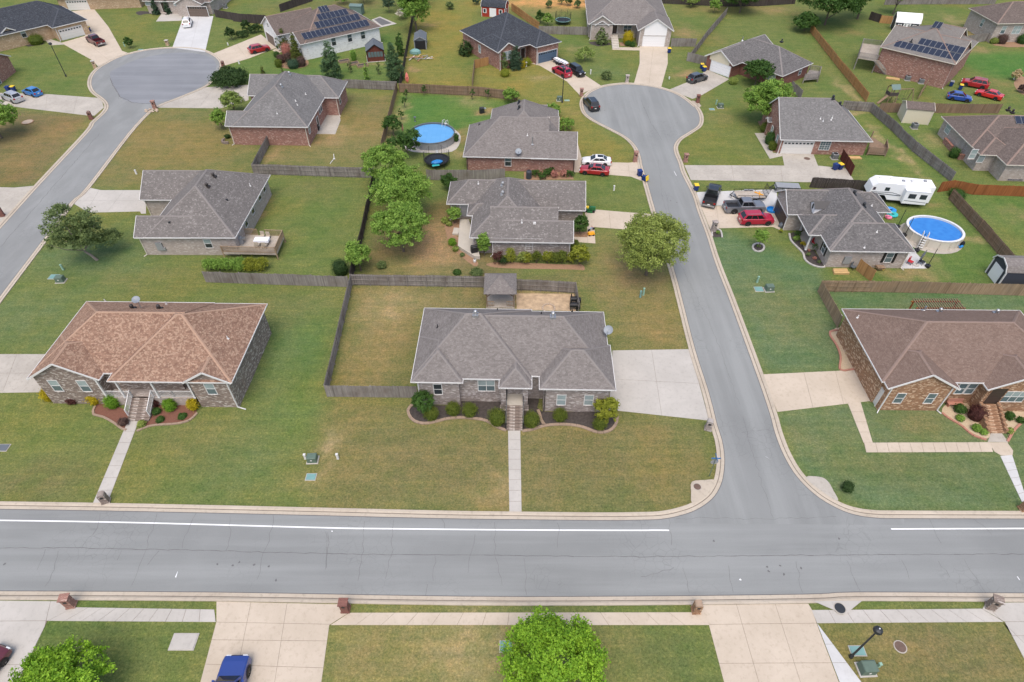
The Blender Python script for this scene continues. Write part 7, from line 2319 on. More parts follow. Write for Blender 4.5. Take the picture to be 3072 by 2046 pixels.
 g.face(quad((A[3], A[2], T[2], T[3]), .08, .92, .12, .92, .012))
 parts.append(('rear_window', g.mesh('rear_window', [M['car_glass']])))
 nw = 2 if kind in ('sedan', 'hatch', 'truck', 'jeep') else 3
 for s in (0, 1):
  P4 = (A[0], A[3], T[3], T[0]) if s == 0 else (A[2], A[1], T[1], T[2])
  for i in range(nw):
   u0, u1 = .07 + .86 * i / nw + .012, .07 + .86 * (i + 1) / nw - .012
   g = MB()
   q = quad(P4, u0, u1, .10, .90, .012)
   g.face(q)
   parts.append(('side_window', g.mesh('side_window', [M['car_glass']])))
 zf = S['top'][1][1]
 for s in (1, -1):
  g = MB()
  g.box(X(.16), s * w * .62 - .18, zf - .2, X(-.02), s * w * .62 + .18, zf - .05)
  parts.append(('headlight', g.mesh('headlight', [M['head_lamp']])))
  g = MB()
  zt = (1.0 if kind in ('suv', 'crossover', 'truck') else .82)
  xe = L if 'bed' not in S else S['bed'][1] + .08
  g.box(X(xe) - .025, s * w * .78 - .13, zt - .16, X(xe - .14), s * w * .78 + .13, zt + .1)
  parts.append(('tail_light', g.mesh('tail_light', [M['tail_lamp']])))
  g = MB()
  g.box(X(x0 + .5), s * (w + .02) - .02, zs + .02, X(x0 + .35), s * (w + .02) + s * .16, zs + .17)
  parts.append(('mirror', g.mesh('mirror', [M[paint]])))
 g = MB()
 g.box(X(.03), -w * .42, zf - .42, X(-.035), w * .42, zf - .16)
 parts.append(('grille', g.mesh('grille', [M['black']])))
 g = MB()
 xe = L if 'bed' not in S else S['bed'][1] + .06
 g.box(X(xe) - .03, -.18, .62, X(xe) + .02, .18, .76)
 parts.append(('number_plate', g.mesh('number_plate', [M['white_trim']])))
 if rack:
  for s in (1, -1):
   g = MB()
   g.bar((X(x1 + .3), s * wt * .82, zr + .05), (X(x2 - .2), s * wt * .82, zr + .05), .04)
   parts.append(('roof_rail', g.mesh('roof_rail', [M['steel']])))
 wm = MB()
 n = 16
 for i in range(n):
  a0, a1 = 2 * math.pi * i / n, 2 * math.pi * (i + 1) / n
  c0, s0, c1, s1 = math.cos(a0), math.sin(a0), math.cos(a1), math.sin(a1)
  wm.face([(r * c0, -.11, r * s0), (r * c1, -.11, r * s1), (r * c1, .11, r * s1), (r * c0, .11, r * s0)], None, 0, True)
  for y, f in ((.11, 1), (-.11, -1)):
   q = [(r * c0, y, r * s0), (r * c1, y, r * s1), (r * .66 * c1, y, r * .66 * s1), (r * .66 * c0, y, r * .66 * s0)]
   wm.face(q[::f], None, 0)
 tyre = wm.mesh('tyre', [M['rubber']])
 rm = MB()
 for y, f in ((.10, 1), (-.10, -1)):
  for i in range(5):
   a = 2 * math.pi * i / 5
   q = [(r * .64 * math.cos(a - .33), y, r * .64 * math.sin(a - .33)), (r * .64 * math.cos(a + .33), y, r * .64 * math.sin(a + .33)), (r * .1 * math.cos(a + 1.2), y, r * .1 * math.sin(a + 1.2)), (r * .1 * math.cos(a - 1.2), y, r * .1 * math.sin(a - 1.2))]
   rm.face(q[::f])
 rim = rm.mesh('rim', [M['steel']])
 return parts, tyre, rim, [(X(ax), s * (w - .10), r) for ax in S['ax'] for s in (1, -1)]
def car(label, kind, paint, k, front, rear, cat='car', name=None, group='cars parked on the drives', rack=False, sunroof=False):
 """front, rear: ground pixels under the two ends; the length is the vehicle's own"""
 f, r_ = P(k, *front), P(k, *rear)
 c = (f + r_) / 2
 ang = math.atan2(f.y - r_.y, f.x - r_.x)
 key = (kind, paint, rack, sunroof)
 if key not in CARP:
  CARP[key] = car_parts(*key)
 parts, tyre, rim, wp = CARP[key]
 t = thing(name or {'truck': 'pickup_truck', 'jeep': 'off_road_car'}.get(kind, 'parked_car'), label, cat, c + Vector((0, 0, .034)), ang, group)
 for n, me in parts:
  meshobj(n, me, t)
 for p in wp:
  o = meshobj('wheel', tyre, t, p)
  meshobj('rim', rim, o)
 return t
car('blue pickup on the bottom driveway with its windscreen at the picture edge', 'truck', 'car_royal', 'Q', (1492, 1535), (1400, 1865), 'pickup', rack=False)
car('dark red car cut by the lower left corner', 'sedan', 'car_maroon', 'Q', (-48, 1470), (-195, 1645))
car('maroon pickup with an open black bed by the buff brick house', 'truck', 'car_maroon', 'A', (775, 345), (935, 425), 'pickup')
car('white sport utility car before the brown garage door', 'suv', 'car_white', 'A', (1672, 180), (1652, 268), rack=True)
car('dark red crossover on the drive of the white brick house', 'crossover', 'car_red', 'B', (370, 500), (165, 545))
car('silver sport utility car behind the leafy tree at left edge', 'suv', 'car_silver', 'A', (20, 850), (225, 925), rack=True)
car('bright blue hatchback beside the silver car', 'hatch', 'car_blue', 'A', (205, 810), (390, 865))
car('crimson sport utility car on the drive of the charcoal roofed house', 'suv', 'car_crimson', 'C', (1068, 625), (1200, 695), sunroof=True, rack=True)
car('black boxy off-road car beside the crimson one', 'jeep', 'car_black', 'C', (1320, 690), (1215, 625))
car('dark gray sport utility car before the cream gable', 'crossover', 'car_gray', 'E', (245, 520), (150, 548))
car('black sport utility car parked at the edge of the middle court', 'suv', 'car_black', 'C', (1360, 905), (1425, 985), rack=True)
car('white sedan with a dark roof on the drive of the red brick house', 'sedan', 'car_white', 'I', (1752, 662), (1975, 672), sunroof=True)
car('dark red sedan below the white one', 'sedan', 'car_red', 'I', (1742, 735), (1950, 755), sunroof=True)
car('black pickup with a covered bed at the kerb', 'truck', 'car_black', 'K', (192, 120), (148, 242), 'pickup')
car('silver pickup with an open bed of tools', 'truck', 'car_gunmetal', 'K', (528, 258), (262, 262), 'pickup')
car('bright red sport utility car nearest the lawn', 'suv', 'car_crimson', 'K', (582, 342), (372, 346), rack=True)
car('long dark red sport utility wagon by the solar roof house', 'suv', 'car_red', 'T', (945, 1320), (1355, 1400), rack=True)
car('bright red sedan below the long dark red wagon', 'sedan', 'car_bright_red', 'T', (1205, 1480), (1550, 1570))
car('royal blue coupe at the lower left of the three cars', 'hatch', 'car_navy', 'E', (1985, 668), (1855, 650))
# ---- fifth wheel camper
a, b = P('K', 1290, 205), P('K', 1640, 235)
t = thing('camper_trailer', 'long white fifth wheel camper with a slide out beside the fence', 'camper', (a + b) / 2 + Vector((0, 1.25, 0)), math.atan2(b.y - a.y, b.x - a.x), None)
hl, hw = 4.75, 1.25
m = MB()
prof = [(-hl, 1.5), (-hl + .3, 2.9), (-hl + 1.0, 3.55), (-hl + 3.4, 3.6), (-hl + 3.8, 3.55), (hl, 3.5), (hl, .75), (-hl + 3.2, .75), (-hl + 2.6, 1.5)]
m.face([(x, -hw, z) for x, z in prof][::-1])
m.face([(x, hw, z) for x, z in prof])
for i in range(len(prof)):
 p, q = prof[i], prof[(i + 1) % len(prof)]
 m.face([(p[0], -hw, p[1]), (q[0], -hw, q[1]), (q[0], hw, q[1]), (p[0], hw, p[1])][::-1])
m.build('body', M['white_siding'], t)
m = MB()
m.box(.4, -hw - .85, .8, 4.0, -hw + .02, 3.0)
so_ = m.build('slide_out', M['white_siding'], t)
for x0_, x1_ in ((1.0, 2.1), (2.7, 3.7)):
 m = MB()
 m.box(x0_, -hw - .87, 1.75, x1_, -hw - .84, 2.55)
 m.build('window', M['window_dark'], so_)
m = MB()
m.box(.35, -hw - .9, 3.0, 4.05, -hw + .02, 3.06)
m.build('slide_awning', M['cloth_white'], so_)
for x0_, x1_, z0_, z1_ in ((-2.5, -1.8, 2.3, 2.9), (-4.3, -3.9, 2.3, 2.8)):
 m = MB()
 m.box(x0_, -hw - .025, z0_, x1_, -hw, z1_)
 m.build('window', M['window_dark'], t)
m = MB()
for (x0_, x1_, z0_, z1_, th) in ((-4.4, -1.2, 1.95, 2.05, .07), (-3.6, .2, 1.75, 1.6, .10), (.6, 3.9, 1.35, 1.2, .06), (-1.2, .2, 2.05, 1.72, .06)):
 y = -hw - .02 if x0_ < .5 and x1_ < .5 else -hw - .87
 m.bar((x0_, y, z0_), (x1_, y, z1_), .02, th)
m.build('stripe', M['dark_metal'], t)
for x, y in ((-3.2, .4), (-1.6, .3), (.2, 0), (3.6, .5)):
 m = MB()
 m.box(x - .22, y - .22, 3.52, x + .22, y + .22, 3.72, taper=.03)
 m.build('roof_vent', M['gray_metal' if x > 0 else 'white_trim'], t)
m = MB()
m.box(1.3, -.4, 3.52, 2.3, .4, 3.8, taper=.08)
m.build('roof_air_conditioner', M['white_trim'], t)
m = MB()
m.box(-hl + 2.6, -1.0, .45, hl + .1, 1.0, .74)
m.build('chassis', M['black'], t)
for x in (1.2, 2.1):
 for y in (-1.1, 1.1):
  m = MB()
  m.tube([(x, y - .12, .38), (x, y + .12, .38)], .38, 14)
  m.build('wheel', M['rubber'], t)
m = MB()
for x in (-4.0, -4.0):
 m.box(x - .06, -.6, 0, x + .06, -.5, 1.5)
 m.box(x - .06, .5, 0, x + .06, .6, 1.5)
m.build('landing_leg', M['gray_metal'], t)
t.scale = (.93, .93, .93)
def trailer(label, k, front, rear, wd, deck, rails=True, gate=True, extra=None):
 f, r_ = P(k, *front), P(k, *rear)
 L = (f - r_).length
 t = thing('utility_trailer', label, 'trailer', (f + r_) / 2 + Vector((0, 0, .034)), math.atan2(f.y - r_.y, f.x - r_.x), 'trailers')
 h, w_ = L / 2 * .74, wd / 2
 n = int(wd / .2)
 for i in range(n):
  m = MB()
  m.box(-L / 2, -w_ + wd * i / n + .008, .55, h * .9, -w_ + wd * (i + 1) / n - .008, .6)
  m.build('deck_board', M[deck], t)
 m = MB()
 for s in (1, -1):
  m.bar((-L / 2, s * w_, .52), (h * .9, s * w_, .52), .08, .12)
  m.bar((h * .9, s * w_, .5), (L / 2, 0, .5), .09)
  if rails:
   m.bar((-L / 2, s * w_, .95), (h * .9, s * w_, .95), .05)
   for i in range(5):
    x = -L / 2 + (h * .9 + L / 2) * i / 4
    m.bar((x, s * w_, .5), (x, s * w_, .95), .05)
 m.build('frame', M['black'], t)
 if gate:
  m = MB()
  for i in range(9):
   y = -w_ + wd * i / 8
   m.bar((-L / 2, y, .6), (-L / 2 - .35, y, 1.9), .04)
  for z in (.0, .5, 1.0):
   m.bar((-L / 2 - .35 * z, -w_, .6 + 1.3 * z), (-L / 2 - .35 * z, w_, .6 + 1.3 * z), .05)
  m.build('ramp_gate', M['black'], t)
 for x in (-.55, .2):
  for s in (1, -1):
   m = MB()
   m.tube([(x - .4, s * (w_ + .17) - .09, .34), (x - .4, s * (w_ + .17) + .09, .34)], .33, 14)
   m.build('wheel', M['rubber'], t)
   m = MB()
   m.box(x - .8, s * (w_ + .17) - .13, .68, x, s * (w_ + .17) + .13, .72)
   m.build('fender', M['gray_metal'], t)
 m = MB()
 m.tube([(L / 2 - .3, 0, 0), (L / 2 - .3, 0, .75)], .04, 8)
 m.build('jack', M['dark_metal'], t)
 if extra:
  extra(t, L, w_)
 return t
def coiled(t, L, w_):
 m = MB()
 m.bar((-L / 2 + .3, .3, .66), (-L / 2 + 1.4, -.5, .72), .12)
 m.bar((-L / 2 + .9, .5, .66), (-L / 2 + .6, -.6, .7), .1)
 m.build('load', M['plastic_orange'], t)
trailer('black framed wooden deck trailer with ramp gate raised', 'K', (295, 172), (535, 172), 1.95, 'deck_wood', extra=coiled)
def tub(t, L, w_):
 m = MB()
 m.box(-L / 2 + .2, -w_ + .1, .6, L * .3, w_ - .1, 1.0, taper=-.08)
 m.build('boat_hull', M['gray_metal'], t)
trailer('gray low trailer half hidden by the dark roof', 'K', (575, 118), (780, 128), 1.6, 'gray_metal', rails=True, gate=False, extra=tub)
def skis(t, L, w_):
 m = MB()
 m.box(-L / 2 + .2, -w_ + .2, .6, L * .25, w_ - .1, .86, taper=.12)
 m.build('white_load', M['cloth_white'], t)
trailer('small trailer with a white load before the blue garage door', 'C', (1215, 610), (1065, 540), 1.3, 'redstain_wood', rails=True, gate=False, extra=skis)
# ---- lawn tractor
p = P('J', 1388, 420)
t = thing('lawn_tractor', 'green lawn tractor with a yellow seat at the drive end', 'lawn mower', p, R(-10), None)
m = MB()
m.box(.1, -.25, .35, .95, .25, .8, taper=.05)
m.build('hood', M['mower_green'], t)
m = MB()
m.box(-.75, -.42, .38, .1, .42, .6, taper=.04)
m.build('rear_body', M['mower_green'], t)
m = MB()
m.box(-.55, -.25, .6, -.05, .25, .75)
m.box(-.65, -.25, .7, -.52, .25, 1.15)
m.build('seat', M['bin_yellow'], t)
m = MB()
m.tube([(.12, 0, .75), (-.02, 0, 1.05)], .025, 6)
m.lathe([(.15, 1.05), (.19, 1.06), (.15, 1.08)], 12, (-.02, 0))
m.build('steering_wheel', M['black'], t)
m = MB()
m.box(-.3, -.6, .1, .55, .6, .28, taper=.06)
m.build('mower_deck', M['mower_green'], t)
for x, y, r in ((.7, .38, .19), (.7, -.38, .19), (-.5, .42, .28), (-.5, -.42, .28)):
 m = MB()
 m.tube([(x, y - .09, r), (x, y + .09, r)], r, 12)
 m.build('wheel', M['rubber'], t)
# ================================================================== street furniture, yard things
def make(name, label, cat, loc, rot, parts, group=None):
 """parts: (part name, material, [shapes]); a shape is b(ox) r(od) t(ube) l(athe) p(rism) f(ace)"""
 t = thing(name, label, cat, loc, rot, group)
 add_parts(t, parts)
 return t
def add_parts(t, parts):
 for pn, mt, shapes in parts:
  m = MB()
  for s in shapes:
   k, a = s[0], s[1:]
   if k == 'b':
    m.box(*a[:6], taper=a[6] if len(a) > 6 else 0)
   elif k == 'r':
    m.bar(*a)
   elif k == 't':
    m.tube(*a)
   elif k == 'l':
    m.lathe(*a)
   elif k == 'p':
    m.prism(*a)
   elif k == 'f':
    m.face(*a)
  m.build(pn, M[mt], t)
def G(k, x, y, z=0.0):
 return P(k, x, y, z)
def ang(k, a, b):
 p, q = P(k, *a), P(k, *b)
 return math.atan2(q.y - p.y, q.x - p.x)
# ---- brick mailbox pillars
def mailbox(label, k, x, y, brk, rot=0.0, h=1.45, round_=True):
 pr = [('body', brk, [('b', -.3, -.27, 0, .3, .27, h - (.18 if round_ else .08))]), ('base', brk, [('b', -.36, -.33, 0, .36, .33, .16)]),
 ('mail_door', 'black', [('b', -.13, -.285, h * .62, .13, -.27, h * .62 + .24)])]
 if round_:
  n = 8
  arc = [(.3 * math.cos(math.pi * i / n), h - .18 + .2 * math.sin(math.pi * i / n)) for i in range(n + 1)]
  pr.append(('cap', brk, [('f', [(a, -.27, b) for a, b in arc]), ('f', [(a, .27, b) for a, b in arc][::-1])] +
  [('f', [(arc[i][0], -.27, arc[i][1]), (arc[i][0], .27, arc[i][1]), (arc[i + 1][0], .27, arc[i + 1][1]), (arc[i + 1][0], -.27, arc[i + 1][1])]) for i in range(n)]))
 else:
  pr.append(('cap', 'gray_concrete' if brk == 'buff_brick' else brk, [('b', -.38, -.35, h - .08, .38, .35, h)]))
 make('brick_mailbox', label, 'mailbox', G(k, x, y), rot, pr, 'brick mailboxes along the kerbs')
for a in (('red brick mailbox pillar at the lower left drive', 'Q', 455, 1085, 'red_brick', .15, 1.5, False), ('dark red brick mailbox pillar right of the centre bottom drive', 'R', 290, 1112, 'dark_red_brick', 0, 1.45, False),
 ('round topped tan brick mailbox by the wide pink drive', 'S', 368, 1148, 'orange_brick', 0, 1.5), ('brown brick mailbox at the lower right drive', 'S', 2105, 1125, 'taupe_brick', -.4, 1.5, False),
 ('round topped stone mailbox at the end of the left front walk', 'Q', 672, 432, 'taupe_brick', .3, 1.4), ('gray brick mailbox at the corner of the central drive', 'S', 440, 72, 'gray_brick', -.3, 1.4),
 ('buff brick mailbox with pale cap at the left court', 'A', 842, 600, 'buff_brick', .5, 1.5, False), ('dark red brick mailbox left of the left street', 'A', 808, 1052, 'dark_red_brick', .3, 1.5),
 ('brick mailbox in a ring of stones below the court', 'A', 1372, 962, 'red_brick', .1, 1.6, False), ('brick mailbox on the right side of the left court', 'A', 1977, 598, 'dark_red_brick', .2, 1.4),
 ('brick mailbox at the top of the left court', 'A', 1483, 402, 'buff_brick', 0, 1.2, False), ('red brick mailbox at the top left of the middle court', 'C', 1307, 848, 'red_brick', 0, 1.5, False),
 ('pale stone mailbox at the top of the middle court', 'C', 1709, 728, 'cream_brick', 0, 1.5, False), ('dark brick mailbox right of the middle court', 'E', 203, 676, 'dark_red_brick', 0, 1.5, False),
 ('brick mailbox by the drive of the cool gray roof', 'E', 122, 1065, 'red_brick', 0, 1.4, False), ('brick mailbox at the drive of the red brick house', 'I', 2197, 645, 'red_brick', 0, 1.8, False),
 ('brick mailbox on the far left drive', 'F', 22, 680, 'dark_red_brick', .4, 1.5), ('brick mailbox pillar at the right edge on the lawn corner', 'S', 2300, 548, 'orange_brick', .1, 1.4),
 ('gray brick mailbox pillar in the small mulch ring by the kerb', 'K', 186, 402, 'gray_brick', .2, 1.6, False)):
 mailbox(*a)
for i in range(12):
 a = i * .52
 p = G('A', 1362, 975)
 make('garden_stone', 'pale rounded stone in the heap around the court mailbox', 'stone', p + Vector((math.cos(a) * (.8 + .3 * (i % 3)) - .4, math.sin(a) * .6 - .2, 0)), a, [('rock', 'sand_stone', [('l', [(0, 0), (.2, .04), (.24, .12), (.13, .2), (0, .22)], 7)])], 'stones around the court mailbox')
 make_ = None
# ---- street lamps
for lb, k, x, y, h, cob in (('black street lamp with round head in the lower right lawn', 'S', 1285, 1420, 5.0, 1), ('tall black street lamp by the left court', 'A', 585, 675, 6.3, 0), ('dark street lamp before the middle court', 'C', 1138, 905, 6.2, 0)):
 make('street_lamp', lb, 'street lamp', G(k, x, y), 0, [('pole', 'dark_metal', [('t', [(0, 0, 0), (0, 0, h)], [.085, .06], 8), ('l', [(.17, 0), (.15, .3), (.08, .45)], 10)]),
 ('lamp_head', 'dark_metal', [('l', [(.06, h - .1), (.3, h + .02), (.34, h + .12), (.28, h + .32), (.12, h + .42), (0, h + .43)], 12)]),
 ('photocell', 'head_lamp', [('l', [(.05, h + .42), (.05, h + .5), (0, h + .52)], 8)])], 'black street lamps')
# ---- utilities in the lawns
for lb, k, x, y, s in (('dark green transformer box below the left tree', 'F', 505, 1215, 1), ('gray green transformer box in the right side lawn', 'K', 572, 815, 1), ('green transformer box right of the middle court', 'E', 352, 710, 1),
  ('small dark transformer box in the front lawn', 'R', 82, 170, .95), ('green transformer box under the lower right lamp', 'S', 1372, 1495, 1.1), ('gray transformer box beside the court lamp', 'C', 1113, 888, 1)):
 make('transformer_box', lb, 'transformer', G(k, x, y), .05, [('cabinet', 'utility_green', [('b', -.5 * s, -.4 * s, .08, .5 * s, .4 * s, .78 * s, .05)]), ('lid', 'utility_green', [('b', -.49 * s, -.41 * s, .78 * s, .49 * s, .33 * s, .84 * s, .06)]),
 ('pad', 'gray_concrete', [('b', -.6 * s, -.5 * s, 0, .6 * s, .5 * s, .08)]), ('warning_label', 'white_trim', [('b', -.1, -.42 * s, .4, .06, -.4 * s, .55)])], 'transformer boxes in the lawns')
for lb, k, x, y, m, h in (('pale green utility pedestal below the left tree', 'F', 522, 1122, 'pedestal_green', .85), ('pale green utility pedestal in the right side lawn', 'K', 490, 762, 'pedestal_green', .95), ('pale pedestal by the right lawn transformer of the court', 'E', 325, 688, 'pedestal_green', .8),
   ('white pedestal beside the small dark transformer', 'R', 36, 160, 'white_trim', .7), ('white pedestal right of the small dark transformer', 'R', 240, 160, 'white_trim', .75), ('small pale pedestal under the lower right lamp', 'S', 1447, 1475, 'pedestal_green', .5),
   ('blue green hydrant-like pedestal below the olive tree', 'J', 1808, 1128, 'cover_green', 1.0), ('thin pale pipe right of the blue green pedestal', 'J', 1833, 1110, 'pedestal_green', 1.1), ('white pedestal at the lawn of the pale stone house', 'C', 1388, 655, 'white_trim', .9),
   ('white pedestal right of the stone house drive', 'C', 2082, 698, 'white_trim', .4), ('white vent pipe in the lawn by the left street', 'F', 1122, 335, 'white_trim', .7), ('white pedestal at the drive of the white brick house', 'B', 62, 645, 'white_trim', .7),
   ('green pedestal by the court bush', 'A', 1103, 410, 'pedestal_green', .8), ('white marker in the lawn above the court drive', 'A', 2113, 565, 'white_trim', .7), ('white marker on the drive side hedge', 'A', 2015, 400, 'white_trim', .5), ('white pedestal in the center house side lawn', 'J', 1592, 250, 'white_trim', .8)):
 make('utility_pedestal', lb, 'utility pedestal', G(k, x, y), .1, [('housing', m, [('b', -.11, -.1, 0, .11, .1, h, .02)]), ('cap', m, [('b', -.13, -.12, h, .13, .12, h + .06, .03)])], 'utility pedestals')
for lb, k, x, y, m, w_, d_ in (('blue green utility cover below the small transformer', 'R', 70, 276, 'cover_green', .9, .7), ('gray blue utility cover under the lower right lamp', 'S', 1324, 1385, 'cover_green', 1.1, .7), ('blue gray utility cover beside the bottom lime tree', 'R', 1298, 1345, 'cover_green', .9, .8),
   ('pale green slab beside the dark transformer', 'F', 443, 1180, 'cover_green', 1.1, .9), ('gray slab left of the right lawn transformer', 'K', 503, 810, 'cover_green', 1.0, .9), ('flat gray cover left of the court transformer', 'E', 298, 721, 'cover_green', .9, .7),
   ('pale concrete slab in the lower left lawn', 'Q', 1160, 1315, 'gray_concrete', 1.9, 1.2), ('blue gray box lid at the left edge lawn', 'Q', 18, 92, 'tarp_gray', 1.1, .8), ('green cover by the left court kerb', 'A', 1243, 440, 'cover_green', 1.0, .5), ('green lid by the court lamp', 'C', 1180, 888, 'pedestal_green', .9, .5)):
 make('utility_cover', lb, 'utility cover', G(k, x, y), 0, [('lid', m, [('b', -w_ / 2, -d_ / 2, 0, w_ / 2, d_ / 2, .09, .02)]), ('rim', 'gray_concrete', [('b', -w_ / 2 - .05, -d_ / 2 - .05, 0, w_ / 2 + .05, d_ / 2 + .05, .05)])])
for lb, k, x, y, m, z, r in (('rusty manhole lid on the corner apron', 'S', 378, 414, 'rust', .11, .34), ('dark manhole lid on the drain apron', 'S', 1221, 1132, 'dark_metal', .116, .42), ('rusty manhole in the lower right lawn', 'S', 1578, 1360, 'rust', .02, .42), ('round concrete manhole in the lawn left of the left street', 'A', 243, 1075, 'sand_stone', .1, .85),
   ('round rusty grate on the drive of the cool gray roof', 'E', 925, 1045, 'rust', .04, .5)):
 make('manhole', lb, 'manhole', G(k, x, y, z), 0, [('lid', m, [('l', [(r, -.05), (r, .02), (r * .85, .03), (0, .03)], 18)]), ('frame', 'stained_concrete' if m != 'sand_stone' else 'soil', [('l', [(r, .01), (r * 1.18, .012), (r * 1.2, -.05)], 18)])])
# ---- wheeled bins
def bin_(label, k, x, y, lid, rot=0.0, tip=False):
 t = make('wheeled_bin', label, 'bin', G(k, x, y, .034), rot, [('body', 'bin_blue', [('b', -.34, -.36, .95, .34, .38, .1, .06)]), ('lid', lid, [('b', -.36, -.4, .96, .36, .42, 1.04, .03)]), ('handle', 'bin_blue', [('r', (-.28, .44, .92), (.28, .44, .92), .05)]),
 ('wheel', 'black', [('t', [(-.32, .3, .12), (-.24, .3, .12)], .12, 10)]), ('wheel', 'black', [('t', [(.24, .3, .12), (.32, .3, .12)], .12, 10)])], 'blue wheeled bins')
 if tip:
  t.rotation_euler = (R(78), 0, rot)
  t.location.z = .42
for a in (('upright blue bin at the street end of the red sedan drive', 'I', 2235, 768, 'bin_blue', .2), ('tipped blue bin with yellow lid edge by the street', 'I', 2255, 800, 'bin_yellow', .8, True), ('yellow lidded bin beside the black pickup', 'K', 62, 118, 'bin_yellow'), ('yellow lidded bin by the stone house garage', 'C', 2080, 466, 'bin_yellow'),
 ('rear yellow lidded bin left of the cream gable', 'E', 230, 452, 'bin_yellow'), ('front yellow lidded bin left of the cream gable', 'E', 245, 470, 'bin_yellow', .3), ('yellow lidded bin by the maroon pickup', 'A', 790, 278, 'bin_yellow'), ('yellow lidded bin behind the silver car', 'A', 128, 805, 'bin_yellow'), ('blue lidded bin behind the silver car', 'A', 82, 808, 'bin_blue'),
 ('blue lidded bin by the garage fronted house', 'E', 1107, 1118, 'bin_blue', .4), ('yellow lidded bin by the garage fronted house', 'E', 1138, 1116, 'bin_yellow', .3), ('gray topped bin by the solar house wall', 'T', 790, 1350, 'gray_metal', -.5), ('yellow lidded bin by the solar house drive', 'T', 935, 1405, 'bin_yellow', -.5)):
 bin_(*a)
# ---- street name sign on the corner
p = G('S', 448, 352)
make('street_sign', 'street name sign pole with crossed blue blades on the corner', 'street sign', p, 0, [('pole', 'utility_green', [('t', [(0, 0, 0), (0, 0, 3.0)], .035, 8)]), ('name_blade', 'car_blue', [('b', -.42, -.012, 2.82, .42, .012, 3.0)]), ('name_blade', 'car_blue', [('b', -.012, -.42, 3.02, .012, .42, 3.2)]),
 ('stop_panel', 'gray_metal', [('f', [(.38 * math.cos(R(22.5 + 45 * i)), .045, 2.3 + .38 * math.sin(R(22.5 + 45 * i))) for i in range(8)]), ('f', [(.38 * math.cos(R(22.5 + 45 * i)), .04, 2.3 + .38 * math.sin(R(22.5 + 45 * i))) for i in range(8)][::-1])])])
# ---- pools
def pool(label, k, c, rx, ry, h, rot, wall, rim, water, npan, rimw=.2):
 t = thing('swimming_pool', label, 'swimming pool', G(k, *c, h) - Vector((0, 0, h)), rot)
 n = 48
 E = lambda f, z: [(rx * f * math.cos(2 * math.pi * i / n), ry * f * math.sin(2 * math.pi * i / n), z) for i in range(n)]
 lo, hi = E(1, 0), E(1, h)
 for j in range(npan):
  m = MB()
  a, b = n * j // npan, n * (j + 1) // npan
  for i in range(a, b):
   i2 = (i + 1) % n
   m.face([lo[i], lo[i2], hi[i2], hi[i]], None, 0, True)
  q = lo[a]
  m.box(q[0] * 1.012 - .05, q[1] * 1.012 - .05, 0, q[0] * 1.012 + .05, q[1] * 1.012 + .05, h)
  m.build('wall_panel', M[wall], t)
 m = MB()
 e0, e1, i0_ = E(1 + .06 / rx, h + .03), E(1 - rimw / rx, h + .03), E(1 - rimw / rx, h - .35)
 o0 = E(1 + .06 / rx, h - .06)
 for i in range(n):
  i2 = (i + 1) % n
  m.face([e0[i], e0[i2], e1[i2], e1[i]])
  m.face([o0[i], o0[i2], e0[i2], e0[i]])
  m.face([e1[i], e1[i2], i0_[i2], i0_[i]])
 m.build('rim', M[rim], t)
 m = MB()
 m.face(E(1 - rimw / rx + .001, h - .22))
 m.build('water', M[water], t)
 return t
def pool_ladder(t, x, y, h, rot):
 Mx = Matrix.Translation((x, y, 0)) @ Matrix.Rotation(rot, 4, 'Z')
 m = MB()
 for s in (-.32, .32):
  for d in (-.1, .35):
   m.tube([Mx @ Vector((s, .75, h * .2)), Mx @ Vector((s, .1 + d * .3, h + .75)), Mx @ Vector((s, -.15 - d, h + .7)), Mx @ Vector((s, -.8 - d * .6, 0))], .035, 6)
 m.build('ladder_rail', M['white_trim'], t)
 for i in range(5):
  m = MB()
  f = i / 4
  a = Mx @ Vector((-.32, -.35 - .65 * (1 - f), .25 + f * (h - .2)))
  b = Mx @ Vector((.32, -.35 - .65 * (1 - f), .25 + f * (h - .2)))
  m.bar(a, b, .26, .05)
  m.build('ladder_step', M['white_trim'], t)
c = G('I', 445, 455)
pl = pool('round above ground pool with gray blue rim and pale blue water', 'I', (446, 397), 4.0, 4.0, 1.3, 0, 'gray_metal', 'tarp_gray', 'water_pale', 16, .16)
pool_ladder(pl, 2.0, 3.2, 1.3, 2.6)
pz = pool('oval above ground pool with cream wall and deep blue water', 'K', (1737, 384), 3.65, 3.25, 1.35, R(-19), 'cream_trim', 'white_trim', 'water_deep', 18, .26)
pool_ladder(pz, -1.7, -2.75, 1.35, R(-10))
q = pz.location
struct(sheet('pool_pad', [(q.x - .3 + 4.3 * math.cos(a), q.y - .2 + 4.0 * math.sin(a)) for a in [i * .2618 for i in range(24)]], .02, M['stained_concrete']))
struct(sheet('pool_pad', smooth_path(PP('I', [(200, 480), (300, 350), (560, 340), (680, 400), (690, 480), (620, 560), (400, 570), (240, 550)]), 3, True), .02, M['gray_concrete']))
make('pool_pump', 'blue pool pump and filter beside the oval pool', 'pool pump', G('K', 1915, 510), .5, [('filter', 'black', [('l', [(.25, 0), (.28, .5), (.2, .8), (0, .85)], 12)]), ('motor', 'plastic_blue', [('t', [(-.7, -.2, .25), (-.2, -.2, .25)], .16, 10)]), ('hose', 'plastic_blue', [('t', [(-.7, -.2, .25), (-.8, .5, .5), (-.5, .8, .9)], .04, 6)])])
